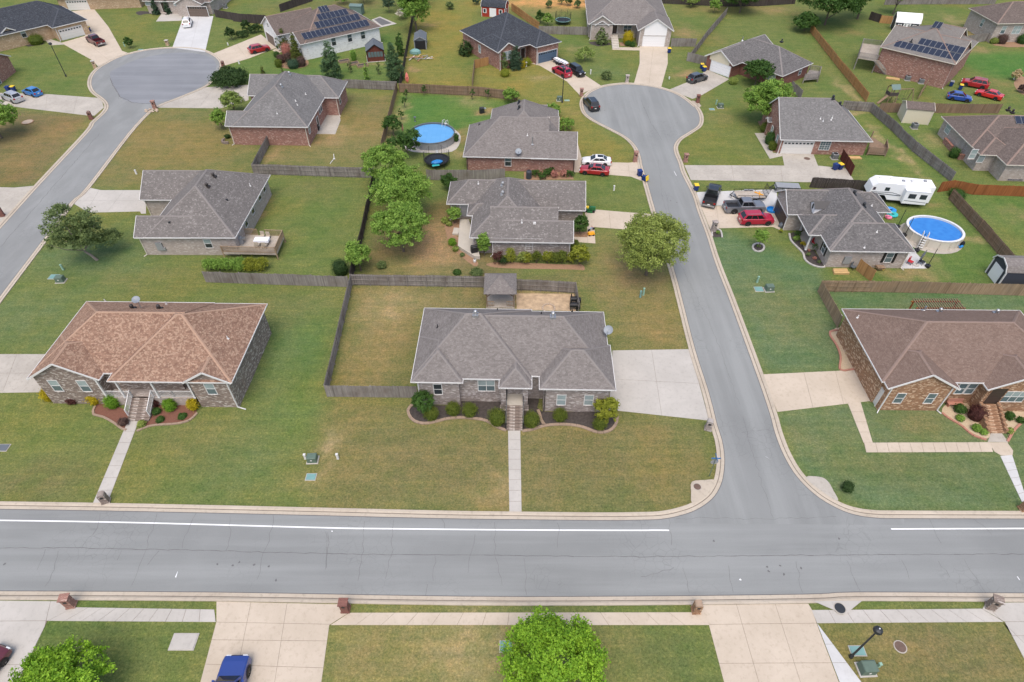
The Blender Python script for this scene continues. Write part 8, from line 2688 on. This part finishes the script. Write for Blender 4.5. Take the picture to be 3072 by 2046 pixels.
for lb, x, y in (('string light post in a black tub, uppermost by the oval pool', 1468, 380), ('string light post in a black tub, second from the top', 1520, 436), ('string light post in a black tub at the roof corner', 1602, 545), ('string light post in a black tub on the patio corner', 1678, 655)):
 make('light_post', lb, 'post', G('K', x, y), 0, [('post', 'black', [('t', [(0, 0, .3), (0, 0, 3.0)], .04, 6)]), ('tub', 'black', [('l', [(.3, 0), (.35, .36), (.3, .38), (0, .34)], 12)])], 'string light posts')
# ---- trampolines
def trampoline(label, k, x, y, r, n=8, netz=2.5, rim='plastic_blue'):
 t = thing('trampoline', label, 'trampoline', G(k, x, y), 0.2)
 add_parts(t, [('mat', 'black', [('l', [(r * .88, .86), (0, .84)], 24)]), ('spring_pad', rim, [('l', [(r, .84), (r, .92), (r * .87, .93), (r * .87, .86)], 24)])])
 for i in range(n):
  a = 2 * math.pi * i / n
  q = (r * 1.02 * math.cos(a), r * 1.02 * math.sin(a))
  add_parts(t, [('pole', 'dark_metal', [('t', [(*q, 0), (*q, netz)], .035, 6)])])
 m = MB()
 for i in range(n):
  a0, a1 = 2 * math.pi * i / n, 2 * math.pi * (i + 1) / n
  for j in range(9):
   z0 = .95 + (netz - 1.0) * j / 8
   sag = .3 * (1 - abs(0)) * (j / 8)
   pts = []
   for s in range(5):
    aa = a0 + (a1 - a0) * s / 4
    pts.append((r * math.cos(aa), r * math.sin(aa), z0 - sag * math.sin(math.pi * s / 4)))
   for s in range(4):
    m.bar(pts[s], pts[s + 1], .012)
  for s in range(4):
   aa = a0 + (a1 - a0) * s / 4
   m.bar((r * math.cos(aa), r * math.sin(aa), .95), (r * math.cos(aa), r * math.sin(aa), netz - .3 * math.sin(math.pi * s / 4)), .012)
 o = m.build('safety_net', M['black'], t)
 o['kind'] = 'stuff'
 return t
t = trampoline('black netted trampoline below the round pool', 'I', 492, 668, 2.05, 6, 2.4, 'rubber')
add_parts(t, [('hoop_board', 'white_trim', [('b', -.05, -.1, 2.1, .35, -.06, 2.5)])])
make('inflatable_ramp', 'royal blue inflatable lying on the black trampoline mat', 'inflatable', G('I', 480, 690, .9) + Vector((.1, 1.1, 0)), .3, [('cushion', 'plastic_blue', [('l', [(0, .0), (.9, .1), (1.0, .3), (.6, .5), (0, .55)], 14, (0, 0), 0, 1.0, .5)]), ('skirt', 'plastic_teal', [('b', -.9, -.8, .0, .3, -.3, .08, .05)])])
trampoline('black netted trampoline behind the charcoal roofed house', 'C', 1143, 208, 1.9, 8, 2.6, 'cover_green')
# ---- sheds
def shed(name, label, k, c, rot, wd, dp, h, wall, roof, trim, pitch=.5, gambrel=False, axis='x', door=None, lid=0.18):
 t = thing(name, label, 'shed', G(k, *c), rot)
 w2, d2 = wd / 2, dp / 2
 if gambrel:
  prof = [(-1.0, 0), (-.72, .62), (0, 1.0), (.72, .62), (1.0, 0)]
 else:
  prof = [(-1.0, 0), (0, 1.0), (1.0, 0)]
 span, ln = (d2, w2) if axis == 'x' else (w2, d2)
 rise = span * pitch * (1.5 if gambrel else 1)
 T = (lambda s, l, z: (l, s, z)) if axis == 'x' else (lambda s, l, z: (s, l, z))
 m = MB()
 m.box(-w2, -d2, 0, w2, d2, h)
 for e in (-1, 1):
  m.face([T(s * span, e * ln, h + z * rise) for s, z in prof])
 m.build('wall', M[wall], t)
 for i in range(len(prof) - 1):
  (s0, z0), (s1, z1) = prof[i], prof[i + 1]
  ov = 1.08
  m = MB()
  q = [T(s0 * span * ov, -ln - lid, h + z0 * rise + .05), T(s0 * span * ov, ln + lid, h + z0 * rise + .05), T(s1 * span * ov, ln + lid, h + z1 * rise + .05), T(s1 * span * ov, -ln - lid, h + z1 * rise + .05)]
  L = math.dist(q[0], q[3])
  m.face(q, [(0, 0), (2 * ln, 0), (2 * ln, L), (0, L)])
  m.face([(a, b, c_ - .06) for a, b, c_ in q][::-1])
  m.build('roof', M[roof], t)
  m = MB()
  for e in (-1, 1):
   m.bar(T(s0 * span * ov, e * (ln + lid), h + z0 * rise), T(s1 * span * ov, e * (ln + lid), h + z1 * rise), .06, .16)
  m.build('trim_board', M[trim], t)
 m = MB()
 for x in (-w2, w2):
  for y in (-d2, d2):
   m.box(x - .07, y - .07, 0, x + .07, y + .07, h - .01)
 m.build('corner_board', M[trim], t)
 for (x, z0, ww, hh, mt, nm, side) in door or ():
  fr = lambda a, b, c_, d, off, th: ((a, -d2 - off - th, c_, b, -d2 - off, d) if side == 'f' else (-w2 - off - th, a, c_, -w2 - off, b, d) if side == 'l' else (w2 + off, a, c_, w2 + off + th, b, d))
  add_parts(t, [(nm, mt, [('b', *fr(x - ww / 2, x + ww / 2, z0, z0 + hh, 0, .05))])])
  if nm == 'window':
   add_parts(t, [('pane', 'window_dark', [('b', *fr(x - ww * .32, x + ww * .32, z0 + hh * .1, z0 + hh * .9, .05, .012))])])
 return t
shed('barn_shed', 'red barn shed with white double door and charcoal gambrel roof', 'C', (545, 135), R(-14), 6.0, 3.3, 2.3, 'barn_red', 'charcoal_roof', 'white_trim', .55, True, 'x',
 [(-.1, .1, 1.7, 2.0, 'white_siding', 'door', 'f'), (-2.2, .9, .9, 1.0, 'white_siding', 'window', 'f'), (1.9, .9, .9, 1.0, 'white_siding', 'window', 'f'), (0, 1.0, .9, .8, 'white_siding', 'window', 'r')])
shed('barn_shed', 'white barn shed with blue gray door frames at upper right', 'E', (1558, 198), R(-14), 5.2, 3.0, 2.0, 'slate_paint', 'white_siding', 'white_trim', .8, True, 'x',
 [(0, .05, 1.6, 1.9, 'white_siding', 'door', 'f'), (-1.6, .8, .8, .9, 'white_siding', 'window', 'f'), (1.6, .8, .8, .9, 'white_siding', 'window', 'f'), (.4, 1.2, .3, .6, 'window_dark', 'pane', 'f'), (-.4, 1.2, .3, .6, 'window_dark', 'pane', 'f')])
shed('garden_shed', 'cream walled shed with umber roof in the fence corner', 'E', (1618, 790), R(-12), 4.4, 3.3, 2.6, 'cream_siding', 'umber_roof', 'cream_trim', .45)
shed('barn_shed', 'dark slate shed with white door and gray roof at the right edge', 'K', (2280, 745), R(-3), 5.6, 3.0, 2.3, 'slate_paint', 'gray_roof', 'white_trim', .5, True, 'x', [(0, .05, 1.9, 2.1, 'white_siding', 'door', 'l')])
shed('canopy_shelter', 'gray fabric shelter tent with open dark front by the fence', 'B', (1895, 465), R(4), 2.6, 4.4, 2.0, 'tarp_gray', 'tarp_gray', 'gray_metal', .55, False, 'y', [(0, .05, 2.2, 1.8, 'black', 'front_flap', 'f')])  # black panel paints the shade inside the tent's open front
shed('garden_shed', 'small gray green shed behind the solar roof', 'B', (1255, 140), R(-8), 2.8, 2.2, 2.0, 'green_metal', 'green_metal', 'green_metal', .3)
# ---- greenhouse of the white brick house
t = shed('greenhouse', 'dark framed greenhouse with black roof and red brown base', 'B', (1440, 590), R(12), 3.6, 3.8, 2.2, 'redstain_wood', 'tarp_gray', 'black', .75, False, 'y')
for s, (a, b) in (('f', (-1.6, 1.6)), ('l', (-1.7, 1.7)), ('r', (-1.7, 1.7))):
 for i in range(5):
  x0, x1 = a + (b - a) * i / 5 + .05, a + (b - a) * (i + 1) / 5 - .05
  q = {'f': (x0, -1.93, 1.0, x1, -1.9, 2.05), 'l': (-1.83, x0, 1.0, -1.8, x1, 2.05), 'r': (1.8, x0, 1.0, 1.83, x1, 2.05)}[s]
  add_parts(t, [('pane', 'window_mid', [('b', *q)])])
add_parts(t, [('base_slab', 'gray_concrete', [('b', -2.0, -2.1, 0, 2.0, 2.1, .1)])])
for x, y, lb in ((1118, 625, 'left raised garden bed of pale boards'), (1213, 650, 'middle raised garden bed of pale boards'), (1305, 668, 'right raised garden bed of pale boards')):
 make('raised_bed', lb, 'planter', G('B', x, y), R(28), [('board', 'tan_wood', [('b', -1.15, s - .04, 0, 1.15, s + .04, .4)]) for s in (-.55, .55)] + [('board', 'tan_wood', [('b', s - .04, -.51, 0, s + .04, .51, .4)]) for s in (-1.11, 1.11)] + [('soil', 'mulch_black', [('b', -1.07, -.51, 0, 1.07, .51, .32)])], 'raised garden beds')
struct(sheet('sport_pad', PP('B', [(1395, 200), (1480, 168), (1650, 240), (1500, 275)]), .03, M['gray_concrete']))
struct(sheet('sport_pad', PP('B', [(1420, 200), (1478, 178), (1600, 235), (1500, 258)]), .035, M['seal']))
# ---- gazebo behind the central house
q0, q1 = G('N', 1175, 296), G('N', 1375, 300)
gx = (q0 + q1) / 2
gw = (q1.x - q0.x) / 2
t = make('gazebo', 'square wooden gazebo with shingled hip roof behind the central house', 'gazebo', gx + Vector((0, 1.7, 0)), 0, [('deck', 'deck_wood', [('b', -gw, -1.75, 0, gw, 1.75, .3)])] +
 [('post', 'brown_wood', [('b', sx * gw * .94 - .07, sy * 1.65 - .07, .3, sx * gw * .94 + .07, sy * 1.65 + .07, 2.6)]) for sx in (-1, 1) for sy in (-1, 1)] +
 [('railing', 'tan_wood', [('r', (a * gw * .94, -1.65, z), (a * gw * .45, -1.65, z), .09, .06) for z in (.55, 1.15)] + [('r', (a * gw * (.45 + .12 * i), -1.65, .55), (a * gw * (.45 + .12 * i), -1.65, 1.15), .04) for i in range(5)]) for a in (-1, 1)] +
 [('brace', 'brown_wood', [('r', (a * gw * .94, -1.65, 1.9), (a * gw * .55, -1.65, 2.5), .09)]) for a in (-1, 1)] + [('beam', 'brown_wood', [('b', -gw, -1.72, 2.5, gw, -1.58, 2.66), ('b', -gw, 1.58, 2.5, gw, 1.72, 2.66)])])
m = MB()
e = gw + .25
for a, b in (((-e, -2.05), (e, -2.05)), ((e, -2.05), (e, 2.05)), ((e, 2.05), (-e, 2.05)), ((-e, 2.05), (-e, -2.05))):
 L = math.dist(a, b)
 m.face([(*a, 2.62), (*b, 2.62), (0, 0, 4.0)], [(0, 0), (L, 0), (L / 2, 2.5)])
m.face([(-e, -2.05, 2.6), (-e, 2.05, 2.6), (e, 2.05, 2.6), (e, -2.05, 2.6)])
m.build('roof', M['gray_roof'], t)
for lb, x, y in (('upper black smoker grill at the wood chip bed', 1795, 262), ('lower black smoker grill at the wood chip bed', 1790, 305)):
 make('smoker_grill', lb, 'grill', G('N', x, y), 0, [('drum', 'black', [('t', [(-.5, 0, .8), (.5, 0, .8)], .32, 12)]), ('firebox', 'black', [('b', .3, -.3, .35, .8, .3, .8)]), ('leg', 'dark_metal', [('b', -.4, -.25, 0, -.34, .25, .6)]), ('leg', 'dark_metal', [('b', .34, -.25, 0, .4, .25, .6)]), ('chimney', 'black', [('t', [(-.4, 0, 1.0), (-.4, 0, 1.6)], .07, 8)])])
p = G('N', 1615, 295)
t = thing('fire_ring', 'ring of tan stones in the wood chip bed', 'fire ring', p)
for i in range(16):
 a = i * .3927
 add_parts(t, [('stone', 'sand_stone', [('b', .75 * math.cos(a) - .12, .75 * math.sin(a) - .12, 0, .75 * math.cos(a) + .12, .75 * math.sin(a) + .12, .14, .02)])])
# ---- pergola of the orange brick house
q0, q1 = G('L', 870, 290), G('L', 1300, 296)
W_ = 5.2
t = make('pergola', 'brown slatted pergola behind the orange brick house', 'pergola', G('L', 940, 215, 2.6) - Vector((.3, .8, 2.6)), 0, [('post', 'orange_wood', [('b', x - .07, y - .07, 0, x + .07, y + .07, 2.4)]) for x in (0, W_) for y in (-3.0, 0.6)] +
 [('beam', 'orange_wood', [('b', -.3, y - .05, 2.4, W_ + .3, y + .05, 2.58)]) for y in (-3.0, -1.8, -.6, .6)] + [('slat', 'brown_wood', [('b', W_ * i / 18 - .03, -3.4, 2.58, W_ * i / 18 + .03, 1.0, 2.7)]) for i in range(19)])
# ---- decks
def deck(label, k, pts, z, mat='deck_wood', rails=(), rmat=None, n=None):
 q = [P(k, *p, z) for p in pts]
 O_ = q[0]
 t = thing('wooden_deck', label, 'deck', (O_.x, O_.y, 0))
 lc = [(v - O_).xy for v in q]
 a, b, c_, d = lc[:4]
 n = n or max(4, int((d - a).length / .3))
 m = MB()
 for i in range(n):
  f0, f1 = i / n + .004, (i + 1) / n - .004
  m.prism([tuple(a.lerp(d, f0)), tuple(b.lerp(c_, f0)), tuple(b.lerp(c_, f1)), tuple(a.lerp(d, f1))], z - .06, z)
 m.build('deck_boards', M[mat], t)['kind'] = 'stuff'
 m = MB()
 for i in range(4):
  u, v = lc[i], lc[(i + 1) % 4]
  m.bar((u.x, u.y, z - .18), (v.x, v.y, z - .18), .06, .22)
 m.build('rim_joist', M[mat], t)
 for u in lc:
  m = MB()
  m.box(u.x - .07, u.y - .07, 0, u.x + .07, u.y + .07, z + 1.0)
  m.build('post', M[rmat or mat], t)
 for i, j, f0, f1 in rails:
  u, v = lc[i].lerp(lc[j], f0), lc[i].lerp(lc[j], f1)
  m = MB()
  for zz in (z + .1, z + .95):
   m.bar((u.x, u.y, zz), (v.x, v.y, zz), .09, .05)
  nn = int((v - u).length / .14)
  for s in range(nn):
   w_ = u.lerp(v, s / nn)
   m.box(w_.x - .025, w_.y - .025, z + .1, w_.x + .025, w_.y + .025, z + .95)
  m.build('railing', M[rmat or mat], t)
 return t
deck('weathered deck with baluster railing behind the cream brick house', 'F', [(1830, 975), (2270, 985), (2330, 845), (2010, 830)], 1.0, rails=((0, 1, 0, 1), (1, 2, 0, 1), (2, 3, 0, .45), (2, 3, .65, 1)), rmat='tan_wood')
deck('small dark deck beside the dark red brick house', 'E', [(905, 520), (1000, 512), (1010, 470), (940, 460)], .9, 'gray_wood', ((0, 1, 0, 1), (1, 2, 0, 1), (2, 3, 0, 1)))
deck('brown deck at the right end of the cool gray roofed house', 'E', [(1325, 1005), (1445, 1012), (1440, 955), (1350, 900)], .5, 'brown_wood', ((0, 1, 0, 1), (1, 2, 0, 1)))
t = deck('tall rear deck on stilts at the solar roof house', 'E', [(1262, 375), (1385, 395), (1412, 300), (1290, 285)], 2.6, 'deck_wood', ((0, 1, 0, 1), (3, 0, 0, 1), (2, 3, 0, 1)), 'gray_wood')
qa, qb = P('E', 1385, 398, 2.6) - t.location, G('E', 1452, 492) - t.location
m = MB()
for s in (-.45, .45):
 m.bar((qa.x + s, qa.y, 2.5), (qb.x + s, qb.y, .1), .05, .25)
m.build('stair_stringer', M['gray_wood'], t)
for i in range(11):
 c_ = qa.lerp(qb, (i + .5) / 11)
 add_parts(t, [('stair_tread', 'deck_wood', [('b', c_.x - .45, c_.y - .14, 2.6 * (1 - (i + .5) / 11), c_.x + .45, c_.y + .14, 2.6 * (1 - (i + .5) / 11) + .05)])])
# ---- furniture and clutter
def chair(label, k, x, y, rot, mt, z=0.0, group='outdoor chairs'):
 make('patio_chair', label, 'chair', G(k, x, y, z), rot, [('seat', mt, [('b', -.28, -.28, .38, .28, .28, .45)]), ('backrest', mt, [('b', -.28, .24, .45, .28, .3, 1.0)])] + [('leg', 'dark_metal', [('b', a - .025, b - .025, 0, a + .025, b + .025, .4)]) for a in (-.25, .25) for b in (-.25, .25)], group)
make('dining_table', 'white cloth covered table on the weathered deck', 'table', G('F', 2160, 905, 1.0), 0, [('tablecloth', 'cloth_white', [('b', -1.0, -.5, .45, 1.0, .5, .76, .02)])] + [('leg', 'dark_metal', [('b', a - .03, b - .03, 0, a + .03, b + .03, .46)]) for a in (-.9, .9) for b in (-.4, .4)])
for i, (x, y, r_) in enumerate(((2160, 862, 0), (2205, 868, 0), (2120, 935, 3.1), (2180, 938, 3.1))):
 chair('tan deck chair, %s of the white table' % ('back left', 'back right', 'front left', 'front right')[i], 'F', x, y, r_, 'cloth_tan', 1.0)
for lb, k, x, y, m_, z in (('red patio chair under the roof corner of the pool house', 'K', 1515, 585, 'plastic_red', .05), ('red cushioned patio chair on the white patio', 'K', 1555, 632, 'plastic_red', .05), ('dark patio chair on the white patio by the wall', 'K', 1490, 630, 'black', .05), ('pale blue wooden lounge chair by the lumber stack', 'K', 1155, 668, 'tarp_gray', 0), ('red chair on the front porch', 'K', 885, 498, 'plastic_red', .15), ('black chair on the white patio right', 'K', 1635, 632, 'black', .05), ('gray patio chair at the pinkish brick wall', 'G', 1345, 600, 'gray_metal', .05)):
 chair(lb, k, x, y, .6, m_, z)
for lb, k, x, y, m_ in (('covered grill on the pinkish brick patio', 'G', 1180, 800, 'black'), ('black grill on the terrace edge', 'V', 465, 1180, 'black'), ('covered black and silver grill in the round pool yard', 'I', 878, 225, 'dark_metal'), ('gray grill on the deck of the cream house', 'F', 1975, 905, 'gray_metal')):
 z = {'F': 1.0, 'V': .55}.get(k, 0.05)
 make('barbecue_grill', lb, 'grill', G(k, x, y, z), .3, [('cart', m_, [('b', -.45, -.28, 0, .45, .28, .8)]), ('lid', m_, [('t', [(-.4, 0, .88), (.4, 0, .88)], .26, 10)]), ('side_shelf', 'steel', [('b', .45, -.25, .76, .8, .25, .8)]), ('handle', 'steel', [('r', (-.3, -.3, .9), (.3, -.3, .9), .03)])])
for lb, k, x, y, n, L, rot in (('stack of yellow lumber by the brick wall', 'K', 1070, 690, 9, 2.0, 0.0), ('long yellow boards at the foot of the deck stairs', 'E', 1488, 520, 6, 2.6, -.35), ('orange boards by the garage fronted house wall', 'E', 1235, 1040, 4, 2.2, 0), ('tan pallet boards beside the blue bins', 'E', 1165, 1085, 4, 1.6, -.3)):
 make('lumber_stack', lb, 'lumber', G(k, x, y), rot, [('board', 'lumber', [('b', -L / 2 + .07 * (i % 3), -.5 + .34 * (i % 3), .1 * (i // 3), L / 2 - .05 * (i % 2), -.5 + .34 * (i % 3) + .26, .1 * (i // 3) + .08)]) for i in range(n)])
make('kiddie_pool', 'round blue kiddie pool on the drive by the open garage', 'kiddie pool', G('K', 592, 262), 0, [('wall', 'plastic_blue', [('l', [(.72, 0), (.8, .32), (.72, .33), (.68, .06), (0, .05)], 20)])])
for lb, x, y, s in (('blue covered kettle barrel in the garage opening', 640, 225, .5), ('black and yellow tool heap by the garage', 655, 255, .45), ('gray barrel by the garage corner', 688, 298, .4)):
 make('storage_drum', lb, 'drum', G('K', x, y), 0, [('drum', 'bin_blue' if s == .5 else 'dark_metal', [('l', [(s * .8, 0), (s, .4), (s * .9, .9), (0, .95)], 12)]), ('lid', 'bin_yellow' if s == .45 else 'black', [('l', [(s * .92, .92), (s * .5, 1.02), (0, 1.03)], 12)])])
make('step_ladder', 'white ladder leaning by the garage corner', 'ladder', G('K', 707, 385), .1, [('rail', 'white_trim', [('r', (s, -.3, 0), (s, .3, 2.0), .06)]) for s in (-.22, .22)] + [('rung', 'white_trim', [('r', (-.22, -.3 + .1 * i, .3 * i), (.22, -.3 + .1 * i, .3 * i), .05)]) for i in range(1, 6)])
make('tarp_bundle', 'gray blue tarp bundle beside the white ladder', 'tarp', G('K', 672, 372), .2, [('tarp', 'tarp_gray', [('l', [(0, 0), (.7, .05), (.75, .4), (.4, .7), (0, .75)], 10, (0, 0), 0, 1.0, .7)]), ('strap', 'white_trim', [('r', (-.5, -.3, .62), (.5, .2, .66), .05)])])
for lb, k, x, y, m_, s in (('blue beach float by the camper', 'K', 1420, 262, 'plastic_blue', .8), ('teal float mat by the roof corner', 'K', 1432, 292, 'plastic_teal', .8), ('pink flamingo float by the roof corner', 'K', 1405, 312, 'plastic_pink', .5)):
 make('pool_float', lb, 'pool float', G(k, x, y), .4, [('ring', m_, [('l', [(s * .5, .02), (s, .1), (s, .25), (s * .5, .32), (s * .3, .2)], 14)]), ('headrest', m_, [('b', -s, -.2, .2, -s * .5, .2, .5, .05)])])
make('kayak', 'coral pink kayak standing against the gray fence corner', 'kayak', G('B', 1758, 836), .1, [('hull', 'kayak', [('l', [(0, 0), (.34, .5), (.38, 1.0), (.25, 1.7), (0, 2.2)], 10, (0, 0), 0, 1.0, .45)]), ('cockpit', 'black', [('l', [(.0, 1.12), (.2, 1.13), (.0, 1.14)], 8, (0, -.14))])])
t = thing('scrap_heap', 'heap of scrap boards and frames by the gray shelter', 'scrap heap', G('B', 1900, 590))
for i in range(14):
 a = rr.uniform(0, 3.1)
 x, y = rr.uniform(-2.4, 2.4), rr.uniform(-1.5, 1.5)
 L = rr.uniform(.6, 1.5)
 add_parts(t, [('plank', ('lumber', 'gray_metal', 'white_trim', 'edging_red')[i % 4], [('r', (x - L * math.cos(a), y - L * math.sin(a), .1 + .04 * i), (x + L * math.cos(a), y + L * math.sin(a), .12 + .06 * (i % 6)), .16, .06)])])
make('tarp_bundle', 'dark green tarp heap beside the scrap boards', 'tarp', G('B', 1838, 540), 0, [('tarp', 'cover_green', [('l', [(0, 0), (1.3, .05), (1.2, .6), (.6, .95), (0, 1.0)], 10, (0, 0), 0, 1, .6)]), ('fold', 'mower_green', [('b', -.4, -.7, 0, .7, -.2, .5, .1)])])
# ---- swing set
s_ = G('E', 1462, 672)
make('play_set', 'wooden play tower with green canopy and swing beam', 'play set', s_, .1, [('post', 'brown_wood', [('b', x - .06, y - .06, 0, x + .06, y + .06, 2.9)]) for x in (-.8, .8) for y in (-.7, .7)] + [('platform', 'brown_wood', [('b', -.85, -.75, 1.4, .85, .75, 1.5)]), ('wall_boards', 'dark_wood', [('b', -.85, -.78, 1.5, .85, -.72, 2.1), ('b', -.88, -.7, 1.5, -.82, .7, 2.1)]),
 ('canopy', 'green_metal', [('f', [(-.9, -.85, 2.7), (.9, -.85, 2.7), (.9, 0, 3.4), (-.9, 0, 3.4)]), ('f', [(.9, .85, 2.7), (-.9, .85, 2.7), (-.9, 0, 3.4), (.9, 0, 3.4)])]), ('swing_beam', 'brown_wood', [('r', (.8, 0, 2.4), (4.0, 0, 2.4), .12), ('r', (4.0, 0, 2.4), (4.3, -.9, 0), .1), ('r', (4.0, 0, 2.4), (4.3, .9, 0), .1)]),
 ('slide', 'brown_wood', [('r', (-.8, -.2, 1.45), (-2.6, -.6, .1), .5, .06)])] + [('swing', 'black', [('r', (x, -.01, 2.4), (x, -.01, .5), .02), ('r', (x + .5, -.01, 2.4), (x + .5, -.01, .5), .02), ('b', x, -.12, .47, x + .5, .12, .5)]) for x in (1.4, 2.6)] + [('ladder', 'brown_wood', [('r', (x, -1.3, 0), (x, -.75, 1.5), .06) for x in (.1, .6)] + [('r', (.1, -1.3 + .14 * i, .38 * i), (.6, -1.3 + .14 * i, .38 * i), .05) for i in range(1, 4)])])
for lb, k, x, y, r_ in (('gray air conditioner beside the garage fronted house', 'E', 1102, 1045, 0), ('air conditioner beside the tall red brick wall', 'E', 1583, 528, -.2), ('air conditioner by the brown garage house at top', 'A', 1992, 72, 0), ('air conditioner by the white brick wall', 'B', 1400, 440, .2), ('white edged air conditioner by the drive fence', 'E', 1672, 548, -.2), ('gray covered machine beside the cream shed', 'E', 1628, 845, 0)):
 q = G(k, x, y)
 ac_unit(q.x, q.y, r_, lb, 1.1, 'air conditioners')
for lb, k, x, y, m_ in (('white garden gnome in the charcoal house bed', 'C', 822, 585, 'white_trim'), ('white birdbath on the lawn by the straw clump', 'T', 1785, 1240, 'white_trim'), ('white statue on the tan fence end', 'L', 306, 380, 'white_trim'), ('blue birdhouse pole behind the round pool', 'I', 303, 300, 'tarp_gray')):
 make('garden_ornament', lb, 'ornament', G(k, x, y), 0, [('base', m_, [('l', [(.16, 0), (.08, .1), (.07, .6)], 10)]), ('top', m_, [('l', [(.07, .6), (.24, .75), (.26, .85), (.1, .9), (0, 1.0)], 10)])])
make('folded_parasol', 'folded rust red parasol beside the round pool', 'parasol', G('I', 200, 412), 0, [('pole', 'dark_metal', [('t', [(0, 0, 0), (0, 0, 2.4)], .03, 6)]), ('canopy', 'edging_red', [('l', [(.06, .7), (.17, 1.1), (.13, 1.8), (0, 2.4)], 8)])])
make('folded_parasol', 'leaning gray parasol on the white patio', 'parasol', G('K', 1600, 640, .05), 0, [('pole', 'dark_metal', [('t', [(0, 0, 0), (.7, .4, 2.2)], .03, 6)]), ('canopy', 'tarp_gray', [('t', [(.25, .15, .8), (.5, .3, 1.5), (.7, .4, 2.2)], [.08, .17, .02], 8)]), ('base', 'gray_concrete', [('l', [(.4, 0), (.4, .08), (0, .1)], 14)])])
make('propane_tank', 'white propane tank at the terrace foot', 'gas tank', G('V', 472, 1335), 0, [('tank', 'white_trim', [('l', [(.16, 0), (.2, .1), (.2, .38), (.1, .46), (0, .47)], 12)]), ('collar', 'gray_metal', [('l', [(.11, .45), (.11, .6)], 10)])])
make('water_tank', 'dark blue plastic tank in the gravel bed by the brick wall', 'water tank', G('I', 1282, 790), 0, [('tank', 'slate_paint', [('l', [(.42, 0), (.45, .1), (.45, 1.2), (.3, 1.4), (0, 1.42)], 14)]), ('cap', 'black', [('l', [(.14, 1.4), (.14, 1.5), (0, 1.5)], 10)])])
make('toy_cart', 'orange toy cart on the front walk', 'toy', G('J', 1405, 615, .04), .2, [('tray', 'plastic_orange', [('b', -.5, -.3, .15, .5, .3, .45, .08)]), ('wheel', 'black', [('t', [(-.3, -.34, .12), (-.3, .34, .12)], .12, 8), ('t', [(.3, -.34, .12), (.3, .34, .12)], .12, 8)])])
make('toy_bicycle', 'blue and red toy bicycle on the front walk', 'toy', G('J', 1405, 580, .04), .5, [('frame', 'plastic_blue', [('r', (-.3, 0, .25), (.1, 0, .5), .06), ('r', (.1, 0, .5), (.4, 0, .25), .06)]), ('handlebar', 'plastic_red', [('r', (.15, -.25, .6), (.15, .25, .6), .05)]), ('wheel', 'black', [('t', [(-.35, -.03, .2), (-.35, .03, .2)], .2, 10)]), ('wheel', 'black', [('t', [(.42, -.03, .2), (.42, .03, .2)], .2, 10)])])
make('wheelbarrow', 'wooden garden cart with a yellow wheel by the patio wall', 'cart', G('K', 1345, 675), 0, [('tray', 'brown_wood', [('b', -.5, -.3, .3, .4, .3, .6, -.05)]), ('wheel', 'bin_yellow', [('t', [(.45, -.05, .2), (.45, .05, .2)], .2, 10)]), ('handle', 'brown_wood', [('r', (-.4, -.25, .45), (-1.1, -.25, .65), .05), ('r', (-.4, .25, .45), (-1.1, .25, .65), .05)])])
make('bench', 'red brown bench before the window of the orange brick house', 'bench', G('L', 1245, 1075), 0, [('seat', 'edging_red', [('b', -.8, -.22, .4, .8, .22, .46)]), ('backrest', 'edging_red', [('b', -.8, .2, .46, .8, .26, .9)]), ('leg', 'edging_red', [('b', -.72, -.2, 0, -.64, .2, .4)]), ('leg', 'edging_red', [('b', .64, -.2, 0, .72, .2, .4)])])
make('planter_wall', 'low curved brick planter at the pinkish brick house corner', 'planter', G('G', 165, 930), 0, [('brick_ring', 'taupe_brick', [('b', .85 * math.cos(a) - .15, .85 * math.sin(a) - .15, 0, .85 * math.cos(a) + .15, .85 * math.sin(a) + .15, .4)]) for a in (2.6, 2.95, 3.3, 3.65, 4.0, 4.35, 4.7, 5.05)])
make('picnic_table', 'dark patio table under the roof of the right edge house', 'table', G('E', 1965, 985), .2, [('tabletop', 'black', [('b', -.8, -.45, .7, .8, .45, .75)]), ('leg', 'black', [('b', -.6, -.06, 0, -.5, .06, .7)]), ('leg', 'black', [('b', .5, -.06, 0, .6, .06, .7)])])
for lb, a, b in (('low red brick wall at the patio of the right edge house, upper', (1822, 940), (1870, 995)), ('low red brick wall at the patio of the right edge house, lower', (1915, 1050), (1985, 1055))):
 q0, q1 = G('E', *a), G('E', *b)
 make('brick_wall', lb, 'wall', q0, math.atan2(q1.y - q0.y, q1.x - q0.x), [('wall', 'red_brick', [('b', 0, -.15, 0, (q1 - q0).length, .15, .85)]), ('coping', 'edging_red', [('b', -.05, -.2, .85, (q1 - q0).length + .05, .2, .93)])])
make('pvc_pipe', 'bent white pipe lying in the yard of the pinkish brick house', 'pipe', G('G', 1375, 1130), 0, [('pipe', 'white_trim', [('t', [(-.3, -1.6, .05), (-.15, -.6, .06), (.05, 0, .06), (-.25, 1.2, .3)], .05, 6)]), ('elbow', 'white_trim', [('b', -.1, -.1, 0, .2, .1, .14)])])
